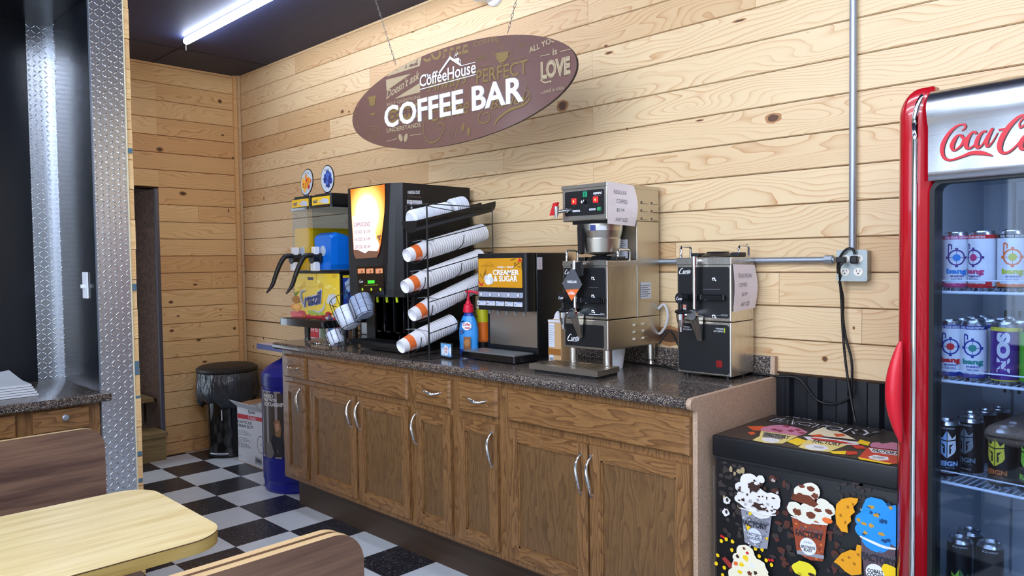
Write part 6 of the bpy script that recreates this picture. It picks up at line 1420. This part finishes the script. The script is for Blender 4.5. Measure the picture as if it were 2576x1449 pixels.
stroke([(1640, 1015), (1610, 1070), (1590, 1130), (1600, 1160), (1640, 1120), (1680, 1050)], [16, 24, 26, 14, 8, 4])
stroke([(1688, 1030), (1730, 1020)], [14, 10])
stroke([(1900, 980), (1860, 1010), (1855, 970), (1900, 915), (1850, 925), (1780, 990), (1725, 1070), (1695, 1150), (1705, 1200), (1750, 1210), (1810, 1170), (1870, 1100)], [10, 14, 8, 14, 20, 30, 36, 34, 24, 16, 12, 6])
stroke([(1960, 1060), (1920, 1060), (1880, 1100), (1860, 1150), (1875, 1180), (1910, 1170), (1955, 1120), (1960, 1060)], [12, 16, 28, 32, 20, 12, 16, 12])
stroke([(2060, 880), (2040, 960), (2000, 1080), (1990, 1150), (2020, 1150), (2060, 1090)], [14, 22, 28, 24, 12, 6])
stroke([(2150, 1040), (2100, 1060), (2070, 1120), (2085, 1150), (2130, 1100), (2160, 1040), (2140, 1120), (2160, 1150), (2200, 1100)], [12, 20, 28, 14, 10, 20, 22, 12, 4])
b.build('script_shadow', t); a.build('script_lettering', t, 'red script lettering')
# gasket frame with rounded corner, glass
def ring(x0, x1, z0, z1, w, r, m, y0, y1, name, par):
    a = MB(); o_ = rrect(x0, x1, z0, z1, r, 8); i_ = rrect(x0+w, x1-w, z0+w, z1-w, max(r-w, .003), 8); n_ = len(o_)
    vs = [(x, y0, z) for x, z in o_]+[(x, y0, z) for x, z in i_]+[(x, y1, z) for x, z in o_]+[(x, y1, z) for x, z in i_]
    fs = []
    for k in range(n_): j = (k+1) % n_; fs += [[k, j, n_+j, n_+k][::-1], [n_+k, n_+j, 3*n_+j, 3*n_+k][::-1], [k, 2*n_+k, 2*n_+j, j][::-1], [2*n_+k, 3*n_+k, 3*n_+j, 2*n_+j][::-1]]
    a.add(vs, fs, m); return a.build(name, par)
ring(g0-.004, W_F-g0+.004, .135, zg, .012, .035, GASK, -.026, .025, 'gasket', t)
a = MB(); a.box(g0+.006, W_F-g0-.006, -.008, -.004, .145, zg-.010, GLASS); a.build('glass_pane', t)
a = MB(); a.box(g0, W_F-g0, -.024, .026, .12, .1355, FRED); a.build('door_bottom_rail', t)
# handle
pts = []; ws = []
for k in range(15):
    s_ = k/14; hp = onp(2261-9*math.sin(PI*s_), 860+252*s_, P0-Ly*.045, nF)-O; pts.append((hp.dot(Lx), -.034-.022*math.sin(PI*s_), hp.z)); ws.append(.004+.017*math.sin(PI*s_)**.8)
a = MB(); a.tube(pts, ws, mat('handle_red', (206, 30, 46), .3), 14, 2); a.build('door_handle', t, 'red crescent door handle')
# inside lamp of the fridge
a = MB(); a.box(.08, W_F-.08, .045, .06, zg+.0, zg+.012, mat('fridge_lamp', (214, 228, 255), .4, emit=9)); a.build('interior_lamp', t)
# shelves
ZSH = [fx(2380, 735)[1]-.006, fx(2380, 962)[1]-.006, fx(2380, 1222)[1]-.004]
ZSH = [1.358, 1.118, .842]
SHW = mat('white_shelf_wire', (214, 226, 244), .35)
for zs in ZSH:
    s = MB(); sx0, sx1, sy0, sy1 = TW+.006, W_F-TW-.006, .040, D_F-.05
    s.tube([(sx0, sy0, zs), (sx1, sy0, zs)], .0042, SHW, 8); s.tube([(sx0, sy1, zs), (sx1, sy1, zs)], .0042, SHW, 8); s.tube([(sx0, (sy0+sy1)/2, zs-.004), (sx1, (sy0+sy1)/2, zs-.004)], .003, SHW, 6)
    for k in range(34): x = sx0+.004+(sx1-sx0-.008)*k/33; s.tube([(x, sy0-.002, zs+.003), (x, sy1, zs+.003)], .0018, SHW, 5, cap=False)
    s.tube([(sx0, sy0-.004, zs), (sx0, sy0-.004, zs+.026), (sx0+.006, sy0-.004, zs+.032), (sx1-.006, sy0-.004, zs+.032), (sx1, sy0-.004, zs+.026), (sx1, sy0-.004, zs)], .0022, SHW, 6)
    s.build('wire_shelf', t)
# ---- cans
ALU = mat('can_aluminium', (196, 202, 210), .22, 1)
def can(body, band, art, label, pos, rz=0, R=.0325, Hc=.157, group='energy drink cans in the red fridge', parts=True):
    m = MB(); m.lathe([(.0001, .002), (R-.010, .002), (R-.006, 0), (R-.001, .008), (R, .012), (R, Hc-.020), (R, Hc-.010), (R-.004, Hc-.003), (R-.0045, Hc), (R-.006, Hc), (R-.0075, Hc-.005), (.0001, Hc-.005)], body, 32,
                  mats=[ALU, ALU, ALU, band, body, band, ALU, ALU, ALU, ALU, ALU, ALU])
    o = m.build('drink_can', label=label, cat='can', group=group, loc=pos, rz=rz)
    if art: art(o, R, Hc)
    return o
def wr(a, pts, m, R): # printed patch wrapped on a can; split so it bends
    a.lay += 1; z = .0003+.00005*a.lay; n = len(pts); ar = sum(pts[i][0]*pts[(i+1) % n][1]-pts[(i+1) % n][0]*pts[i][1] for i in range(n))
    if ar < 0: pts = pts[::-1]
    from mathutils.geometry import tessellate_polygon
    tr = tessellate_polygon([[Vector((x, y, 0)) for x, y in pts]]); bm = bmesh.new(); vv = [bm.verts.new((x, y, 0)) for x, y in pts]
    for q_ in tr:
        try: bm.faces.new([vv[i] for i in q_])
        except ValueError: pass
    bmesh.ops.recalc_face_normals(bm, faces=bm.faces)
    for f in bm.faces:
        f.normal_update()
        if f.normal.z < 0: f.normal_flip()
    for _ in range(2):
        long_ = [e for e in bm.edges if abs(e.verts[0].co.x-e.verts[1].co.x) > .008]
        if long_: bmesh.ops.subdivide_edges(bm, edges=long_, cuts=1)
    bmesh.ops.triangulate(bm, faces=bm.faces)
    for v in bm.verts: x, y = v.co.x, v.co.y; v.co = Vector(((R+z)*math.sin(x/R), -(R+z)*math.cos(x/R), y))
    a.bm(bm, m)
def ringpts(cx, cy, r0_, r1_, a0=0, a1=360, n=24):
    return [(cx+r1_*math.cos(math.radians(a0+(a1-a0)*k/n)), cy+r1_*math.sin(math.radians(a0+(a1-a0)*k/n))) for k in range(n+1)]+[(cx+r0_*math.cos(math.radians(a1-(a1-a0)*k/n)), cy+r0_*math.sin(math.radians(a1-(a1-a0)*k/n))) for k in range(n+1)]
def bang(edge, dot, word, word2, foot):
    def f(o, R, Hc):
        a = MB(); cy = .088
        for (s, e) in ((0, 180), (180, 359)): wr(a, ringpts(0, cy, .0175, .0215, s, e, 14), edge, R)
        for x, y in ((0, .0225), (0, -.0225), (.0225, 0), (-.0225, 0)): wr(a, [(x-.0035, cy+y-.0035), (x+.0035, cy+y-.0035), (x+.0035, cy+y+.0035), (x-.0035, cy+y+.0035)], edge, R)
        wr(a, [(-.021, cy), (-.021, cy+.036), (-.016, cy+.038), (-.010, cy+.034), (-.010, cy+.022), (-.013, cy+.022), (-.013, cy+.032), (-.018, cy+.033), (-.018, cy)], edge, R)
        wr(a, [(-.0006, cy-.02), (.0006, cy-.02), (.0006, cy+.02), (-.0006, cy+.02)], edge, R); wr(a, [(-.02, cy-.0006), (.02, cy-.0006), (.02, cy+.0006), (-.02, cy+.0006)], edge, R)
        wr(a, ell(0, cy, .0095, .0095, 16), dot, R)
        a.lay += 3; a.text('bang', word, (-.024, .041), (.026, .041), (-.024, .059), wrap=R, bold=.05); a.text('ENERGY', word2, (-.014, .036), (.020, .036), (-.014, .041), wrap=R, bold=.03)
        for k in range(6): wr(a, [(-.046+.015*k, .012), (-.030+.015*k, .012), (-.030+.015*k, .016+(.010 if k in (0, 5) else .002)), (-.046+.015*k, .016+(.010 if k in (0, 5) else .004))], foot, R)
        a.text('PURE DRINK', word2, (-.012, .027), (.014, .027), (-.012, .033), wrap=R); a.line('FUEL YOUR DESTINY', WTXT, -.028, Hc-.0185, .006, .056, wrap=R, bold=.02)
        a.build('can_print', o)
    return f
def nos(bg):
    def f(o, R, Hc):
        a = MB(); a.lay = 3; vs, fs, _ = text_geo('NOS', .07, 0)
        a.lay += 2; z = .0007; a.add([((R+z)*math.sin((.014-.030*y)/R), -(R+z)*math.cos((.014-.030*y)/R), .030+.105*(x)) for x, y in vs], fs, CARDW)
        a.build('can_print', o)
    return f
def reign(c1_, c2_, word):
    def f(o, R, Hc):
        a = MB(); b0, t0 = .062, .128
        wr(a, [(-.022, t0-.006), (-.012, t0-.016), (-.001, t0+.004), (-.001, t0-.022), (-.021, t0-.018)], c1_, R); wr(a, [(.022, t0-.006), (.012, t0-.016), (.001, t0+.004), (.001, t0-.022), (.021, t0-.018)], c2_, R)
        wr(a, [(-.021, t0-.021), (-.001, t0-.025), (-.001, b0-.004), (-.018, b0+.010), (-.023, b0+.020)], c1_, R); wr(a, [(.021, t0-.021), (.001, t0-.025), (.001, b0-.004), (.018, b0+.010), (.023, b0+.020)], c2_, R)
        wr(a, [(-.016, t0-.030), (-.005, t0-.034), (-.005, b0+.008), (-.009, b0+.008), (-.010, b0+.022), (-.007, t0-.042)], BLK, R); wr(a, [(.016, t0-.030), (.005, t0-.034), (.005, b0+.008), (.009, b0+.008), (.010, b0+.022), (.007, t0-.042)], BLK, R)
        a.lay += 2; a.text('REIGN', word, (-.026, .036), (.028, .036), (-.026, .050), wrap=R, bold=.05); a.text('TOTAL BODY FUEL', word, (-.020, .030), (.020, .030), (-.020, .033), wrap=R)
        a.line('BCAA AMINOS', CARDW, -.018, Hc-.020, .005, .036, wrap=R); a.text('WHITE HAZE', CARDW, (-.016, .016), (.018, .016), (-.016, .020), wrap=R); a.build('can_print', o)
    return f
BW = mat('can_white', (226, 230, 238), .3); CPU = mat('can_purple', (84, 40, 140), .25, .3); CGR = mat('can_green', (96, 190, 40), .25, .2); CBK = mat('can_black', (24, 22, 26), .3, .2); CYN = mat('ink_cyan', (40, 130, 210), .4); MAG = mat('ink_magenta', (200, 60, 120), .4); CPR = mat('ink_purple', (84, 56, 130), .4); COL_ = mat('ink_olive', (190, 196, 40), .4); CTL = mat('ink_teal', (50, 140, 130), .4); IBL = mat('ink_blue', (40, 60, 150), .4); LBL = mat('ink_lightblue', (150, 190, 240), .4); GLD = mat('ink_gold', (212, 200, 60), .4); LGR = mat('ink_green', (130, 190, 60), .4); DGR = mat('ink_dgreen', (70, 120, 70), .4); BCP = mat('ink_copper', (180, 104, 50), .4)
def place(x, y, z): return O+Lx*x+Ly*y+Z_*z
def cpos(u, v, y=.082):       # centre of a can whose axis is at pixel (u, v)
    p = onp(u, v, P0+Ly*y, nF); return (p-O).dot(Lx)
face = -an-math.radians(-18)
def face_cam(x, y, extra=0):
    p = place(x, y, 0); d_ = CAM-p; return math.atan2(d_.y, d_.x)+PI/2+math.radians(extra)
YC_ = .084
S1, S2, S3 = ZSH[0]+.005, ZSH[1]+.005, ZSH[2]+.005
row1 = [(2403, MAG, CPR, CYN, CYN, CPR, 'white energy drink can with a blue dot target, leftmost on the top shelf', 4), (2470, RED, CPR, MAG, MAG, CPR, 'white energy drink can with a pink word and red collar, second on the top shelf', -38), (2545, BLK, ORANGE, COL_, COL_, IBL, 'white energy drink can with a yellow lightning dot on the top shelf', 2)]
for (u, band, edge, dot, word, w2, lab, ex) in row1:
    x = cpos(u, 650); can(BW, band, bang(edge, dot, word, w2, band if band is not BLK else ORANGE), lab, place(x, YC_, S1), face_cam(x, YC_, ex))
for k, x in enumerate([.47, .55]): can(BW, [ORANGE, MAG][k], bang(CPR, ORANGE, ORANGE, IBL, MAG), ['white energy drink can with an orange dot, right part of the top shelf', 'white energy drink can with an orange word at the right end of the top shelf'][k], place(x, YC_, S1), face_cam(x, YC_, 0))
row2 = [(2390, BW, IBL, bang(IBL, RED, RED, IBL, IBL), 'white can with a red dot target, leftmost on the middle fridge shelf', 0), (2448, BW, IBL, bang(IBL, CTL, CTL, IBL, IBL), 'white energy drink can with a teal word, second on the middle shelf', -4), (2528, CPU, GLD, nos(CPU), 'purple energy drink can reading NOS upwards on the middle shelf', -6), (2602, CGR, ALU, nos(CGR), 'green energy drink can at the right picture edge on the middle shelf', 0)]
x2 = []
for (u, body, band, art, lab, ex) in row2:
    x = cpos(u, 880); x2.append(x); can(body, band, art, lab, place(x, YC_, S2), face_cam(x, YC_, ex))
for ri in range(1, 4):
    for k in range(7):
        x = x2[0]+.0705*k+.002*ri
        if x > W_F-TW-.04: continue
        if k == 2 and False: continue
        o = can([BW, BW, CPU, CGR, CGR, CPU, BW][k], [IBL, IBL, GLD, ALU, ALU, GLD, IBL][k], None, ['white', 'white', 'purple', 'green', 'green', 'purple', 'white'][k]+' energy drink can in the %s row behind the front cans of the middle shelf' % ['', 'second', 'third', 'back'][ri], place(x, YC_+.070*ri, S2), 0)
xr = cpos(2384, 1110, .09)
can(CBK, CBK, reign(LBL, BW, LBL), 'black energy drink can with a pale blue crowned helmet, front left of the lower shelf', place(xr, .086, S3), face_cam(xr, .086, 0))
xr2 = cpos(2440, 1090, .158); can(CBK, CBK, reign(mat('ink_grey', (120, 140, 160), .4), mat('ink_grey2', (130, 140, 146), .4), MATS['ink_grey']), 'black can with a grey helmet, behind the front left can of the lower shelf', place(xr2, .165, S3), face_cam(xr2, .165, -30))
for k in range(3): can(CBK, CBK, None, ['dark energy drink can third in the left line of the lower shelf', 'dark energy drink can fourth in the left line of the lower shelf', 'dark energy drink can at the back of the left line of the lower shelf'][k], place(xr+.012*k+.004, .235+.068*k, S3), 0)
# wrapped pack of cans
xw = cpos(2500, 1120, .10)-.012
wp_ = thing('wrapped_can_pack', place(xw, .060, S3), 'pack of dark cans under brown cloudy shrink wrap on the lower shelf', 'pack of cans', rz=-an)
FILM = mat('cloudy_film', (150, 128, 108), .3, alpha=.55)
a = MB(); a.box(-.004, .275, -.004, .285, .112, .166, FILM, .028, 5); a.build('film_cap', wp_)
for k, (c_, w_) in enumerate(((GLD, BCP), (LGR, LGR), (GLD, BCP), (LGR, LGR))):
    x = xw+.034+.0685*k; can(CBK, CBK, reign(c_, c_, w_), ['black can with a gold helmet, front left of the wrapped pack', 'black can with a green helmet, second in the wrapped pack', 'black can with a gold helmet, third in the front of the wrapped pack', 'black can with a green helmet at the right of the wrapped pack'][k], place(x, .094, S3), face_cam(x, .094, -30 if k == 0 else -8))
for k in range(4): can(CBK, CBK, None, 'dark can in the second line of the wrapped pack', place(xw+.034+.0685*k, .163, S3), 0)
# bottom cans
ZB = .4625
for k, (u, v, y, lab, col) in enumerate([(2415, 1380, .12, 'black can with a green helmet on the fridge floor, front left', 1), (2491, 1400, .115, 'black can with a green helmet on the fridge floor, front right', 1), (2440, 1340, .21, 'black can with a grey mark on the fridge floor, behind the two green ones', 0)]):
    p = onp(u, v-30, P0+Ly*y, nF); x = (p-O).dot(Lx); zt = onp(u, {0: 1352, 1: 1364, 2: 1332}[k], P0+Ly*y, nF).z
    can(CBK, CBK, reign(LGR, DGR, LGR) if col else None, lab, place(x, y, ZB), face_cam(x, y, 0), Hc=max(.157, zt-ZB))
# ================================================================ BIN, CARTON AND BARREL IN THE CORNER
tb_ = thing('trash_can', (.275, -.275, 0), 'tall black pedal bin with a black liner bag in the wood corner', 'trash can', rz=math.radians(38))
a = MB(); a.lathe([(.0001, .0), (.150, .0), (.155, .012), (.150, .03), (.158, .30), (.168, .60), (.170, .64), (.0001, .64)], BLK, 36, mats=[BLK, BLKM, BLK, BLKG, BLKG, BLK, BLK]); a.build('bin_body', tb_)
a = MB(); 
vs = []; nb = 44; rows_ = [(.645, .176), (.655, .20), (.640, .218), (.56, .226), (.48, .228), (.42, .215), (.40, .20), (.43, .176)]
for i, (z, r_) in enumerate(rows_):
    for k in range(nb):
        th = 2*PI*k/nb; wob = 1+.018*math.sin(9*th+i)+.014*math.sin(17*th-1.3*i)*(i > 1); dz = .03*math.sin(3*th+1)*(i > 3)+.012*math.sin(11*th)*(i > 3)
        vs.append((r_*wob*math.cos(th), r_*wob*math.sin(th), z+dz))
a.add(vs, [[i*nb+k, (i+1)*nb+k, (i+1)*nb+(k+1) % nb, i*nb+(k+1) % nb] for i in range(len(rows_)-1) for k in range(nb)], BAG, True); a.build('liner_bag', tb_)
a = MB(); a.lathe([(.218, .642), (.225, .655), (.223, .672), (.19, .69), (.10, .70), (.0001, .702)], mat('bin_lid_matt', (36, 32, 30), .55), 36); a.build('bin_lid', tb_)
a = MB(); a.box(-.030, .030, -.212, -.200, .648, .672, CARDW, .001); a.build('lid_sticker', tb_)
a = MB(); pts = [(.15*math.sin(math.radians(g_)), -.150*math.cos(math.radians(g_))-.016, .035) for g_ in range(-28, 29, 8)]; a.tube(pts, .009, ZINC, 10); a.box(-.03, .03, -.16, -.14, .02, .032, BLKM); a.build('foot_pedal', tb_)
a = MB(); a.box(.030, .034, -.166, -.156, .29, .37, WHITE); a.build('bin_mark', tb_)
bx = thing('cardboard_box', (.535, -.325, 0), 'open white cardboard box of plastic lids between the bin and the blue barrel', 'box')
w, dd, hh = .40, .27, .405
a = MB()
for s_ in ((0, w, 0, .004), (0, w, dd-.004, dd), (0, .004, .004, dd-.004), (w-.004, w, .004, dd-.004)): a.box(s_[0], s_[1], s_[2], s_[3], .004, hh, CARDW)
a.box(0, w, 0, dd, 0, .004, CARD); a.build('carton_walls', bx)
def flap(pts, m=CARD):
    a = MB(); n = Vector(pts[1])-Vector(pts[0]); n = n.cross(Vector(pts[3])-Vector(pts[0])).normalized()*.003
    p2 = [tuple(Vector(p)-n) for p in pts]; a.add(list(pts)+p2, [[0, 1, 2, 3], [7, 6, 5, 4], [0, 4, 5, 1], [1, 5, 6, 2], [2, 6, 7, 3], [3, 7, 4, 0]], m); a.build('flap', bx)
flap([(0, .002, hh), (w, .002, hh), (w+.01, -.055, hh+.055), (-.01, -.055, hh+.055)], CARDW); flap([(.002, dd, hh), (.002, 0, hh), (-.055, -.0, hh+.02), (-.055, dd, hh+.02)]); flap([(w, dd, hh), (0, dd, hh), (0, dd+.02, hh+.12), (w, dd+.02, hh+.12)]); flap([(w-.002, 0, hh), (w-.002, dd, hh), (w+.06, dd, hh+.10), (w+.06, 0, hh+.10)])
pf = PF((.535, -.325, 0), X_, Z_); Zb = zz(590, 940, 4.83)
def q(x, y): return pf(Zb(x, y))
a = MB(FRONT(0, 0, 0)); a.lay = 2
a.text('Sysco', DKTXT, q(165, 495), q(250, 508), q(165, 440), bold=.02); a.flat([q(36, 480), q(420, 555), q(420, 600), q(38, 538)], mat('box_red', (190, 44, 60), .6))
a.text('Classic', CARDW, q(165, 550), q(265, 570), q(165, 505), shear=.1); a.text('PLASTIC LID', DKTXT, q(36, 592), q(215, 622), q(36, 558), bold=.02); a.text('STRAW SLOT', DKTXT, q(38, 642), q(225, 676), q(38, 605), bold=.02)
for k in range(9): a.text(['Tapa de plastico', 'ranura para paja', 'Couvercle', 'en plastique', 'fente de paille', 'pour boissons', 'froides', '2500', 'LIDS'][k], GREYTXT, q(42, 690+22*k+(20 if k > 2 else 0)), q(150+(k % 3)*25, 712+22*k+(20 if k > 2 else 0)), q(42, 675+22*k+(20 if k > 2 else 0)))
c_ = q(325, 865); a.flat([(c_[0]+(.062 if i < 41 else .058)*math.cos(2*PI*(i % 41)/40*(1 if i < 41 else -1)), c_[1]+(.062 if i < 41 else .058)*math.sin(2*PI*(i % 41)/40*(1 if i < 41 else -1))) for i in range(82)], GREYTXT)
a.flat(ell(c_[0], c_[1], .006, .006), GREYTXT)
x0, z0 = q(255, 1085); a.ribbon([(x0, z0), (x0+.10, z0)], [.003, .003], DKTXT, k=1); a.ribbon([(x0, z0+.045), (x0+.10, z0+.045)], [.003, .003], DKTXT, k=1); a.ribbon([(x0, z0), (x0, z0+.045)], [.003, .003], DKTXT, k=1)
for k in range(12): a.rect(x0+.008+.0075*k, z0+.008, x0+.011+.0075*k+.001*(k % 3), z0+.038, DKTXT)
a.line('2500', GREYTXT, q(60, 1000)[0], q(60, 1000)[1], .010, .03); a.build('box_print', bx)
a = MB(); a.prism(blob(.25, .13, .11, .09, 4, 18, .15), hh-.04, hh+.03, mat('clear_bag', (214, 220, 226), .25, alpha=.85)); a.build('bag_of_lids', bx)
# barrel shaped display
BRX, BRY = 1.425, -.33
br = thing('barrel_display', (BRX, BRY, 0), 'blue bottle shaped barrel display with a picture panel and leaflet tray left of the counter', 'display')
R = .222
a = MB(); a.lathe([(.0001, 0), (R*.93, 0), (R*.97, .02), (R*.97, .06), (R, .08), (R, .21), (R*.975, .215), (R*.975, .222), (R, .228), (R, .66), (R*.97, .664), (R*.97, .674), (R, .680), (R*1.01, .745), (R*.97, .765), (R*.80, .80), (R*.5, .835), (R*.30, .86), (R*.26, .895), (.0001, .895)], BLUEP, 48); a.build('barrel_body', br)
a = MB(); a.lay = 0
def wrb(pts, m):
    a.lay += 1; rr_ = R+.002+.0004*a.lay; n = 10
    (x0, z0), (x1, z1) = pts; vs = []
    for k in range(n+1): th = math.radians(x0+(x1-x0)*k/n); vs += [(rr_*math.cos(th), rr_*math.sin(th), z0), (rr_*math.cos(th), rr_*math.sin(th), z1)]
    a.add(vs, [[2*k, 2*k+2, 2*k+3, 2*k+1] for k in range(n)], m, True)
def fa(u): # angle on the barrel seen at pixel column u
    d_ = ray(u, 1050); d2 = Vector((d_.x, d_.y)).normalized(); c2 = Vector((BRX-CAM.x, BRY-CAM.y)); b_ = c2.dot(d2); h2 = c2.length_squared-b_*b_; s_ = b_-math.sqrt(max(R*R-h2, 0)); p = Vector((CAM.x, CAM.y))+d2*s_; return math.degrees(math.atan2(p.y-BRY, p.x-BRX))
A0, A1_, A2_ = fa(663), fa(690), fa(715)
wrb([(A0-2, .228), (A0+190, .655)], mat('poster_frame', (150, 146, 150), .5)); wrb([(A0+2, .24), (A0+185, .645)], mat('poster_dark', (70, 62, 58), .5))
wrb([(A0+3, .60), (A1_-6, .640)], mat('poster_grey', (120, 116, 116), .5))
a.lay += 2
for tx, z0, z1, e_ in (('NEED', .615, .635, .55), ('HELP WITH', .590, .61, .7), ('SCHOLARSHIPS?', .56, .585, 1.1)):
    vs, fs, _ = text_geo(tx, .02, 0); rr_ = R+.0045; th0 = math.radians(A0+8); sp_ = math.radians((A2_-A0-8)*e_)
    a.add([(rr_*math.cos(th0+sp_*x), rr_*math.sin(th0+sp_*x), z0+(z1-z0)*y) for x, y in vs], fs, WTXT)
for k in range(7):
    th = A1_+8+rg_.uniform(-8, 26); z = rg_.uniform(.28, .50); wrb([(th, z), (th+rg_.uniform(6, 14), z+rg_.uniform(.03, .07))], [mat('poster_b1', (96, 84, 74), .5), mat('poster_b2', (52, 50, 56), .5), mat('poster_b3', (120, 106, 92), .5)][k % 3])
a.build('poster', br)
a = MB(); fc = MB()
# plain figure of a seated person on the poster
def pa(u, v):
    th = math.radians(fa(u)); d_ = ray(u, v); p = Vector((BRX+R*math.cos(th), BRY+R*math.sin(th))); t_ = (p-Vector((CAM.x, CAM.y))).length/Vector((d_.x, d_.y)).length; return th, CAM.z+d_.z*t_
def patch(pts, m, k): 
    P_ = [pa(*p) for p in pts]; rr_ = R+.006+.0006*k; fc.add([(rr_*math.cos(t_), rr_*math.sin(t_), z) for t_, z in P_], [list(range(len(P_)))], m)
patch([(690, 1062), (697, 1055), (705, 1058), (708, 1080), (706, 1100), (694, 1098)], mat('hair_blond', (140, 110, 80), .6), 1)
patch([(694, 1066), (702, 1064), (704, 1078), (699, 1086), (694, 1080)], mat('print_skin', (190, 150, 126), .6), 2)
patch([(686, 1095), (706, 1092), (712, 1130), (710, 1150), (688, 1150), (680, 1120)], mat('print_dark_coat', (44, 46, 56), .6), 1)
patch([(670, 1115), (682, 1110), (690, 1140), (684, 1152), (672, 1148)], mat('print_grey_coat', (112, 106, 104), .6), 2)
fc.build('poster_figure', br)
a = MB(frame((0, 0, 0), X_, Y_)); TBL = mat('leaflet_print', (200, 190, 196), .5)
a.prism(rr(-.30, .24, -.13, .26, .02), .893, .925, BLUEP); a.prism(rr(-.285, .225, -.12, .25, .015), .925, .928, TBL)
a.lay = 56
for k in range(5): a.flat([(-.25+.09*k, -.08), (-.19+.09*k, -.08), (-.19+.09*k, .16), (-.25+.09*k, .16)], [mat('leaf_pink', (206, 160, 170), .5), CARDW][k % 2], TOP(0, 0, .925))
a.build('leaflet_tray', br)
a = MB(); a.box(-.28, .22, .245, .262, .90, 1.075, BLUEP, .003); hb = a.build('header_board', br)
a = MB(FRONT(0, .245, 0)); a.lay = 3; a.rect(-.27, .935, .21, 1.065, CARDW); a.rect(-.265, .945, -.12, 1.06, RED); a.line('YES & YES', WTXT, -.255, .985, .035, .12, bold=.02); a.rect(-.10, .95, -.03, 1.04, mat('leaf_green2', (120, 150, 120), .5)); a.rect(.0, .95, .06, 1.04, CYN); a.rect(.09, .95, .19, 1.04, MAG); a.build('header_print', hb)
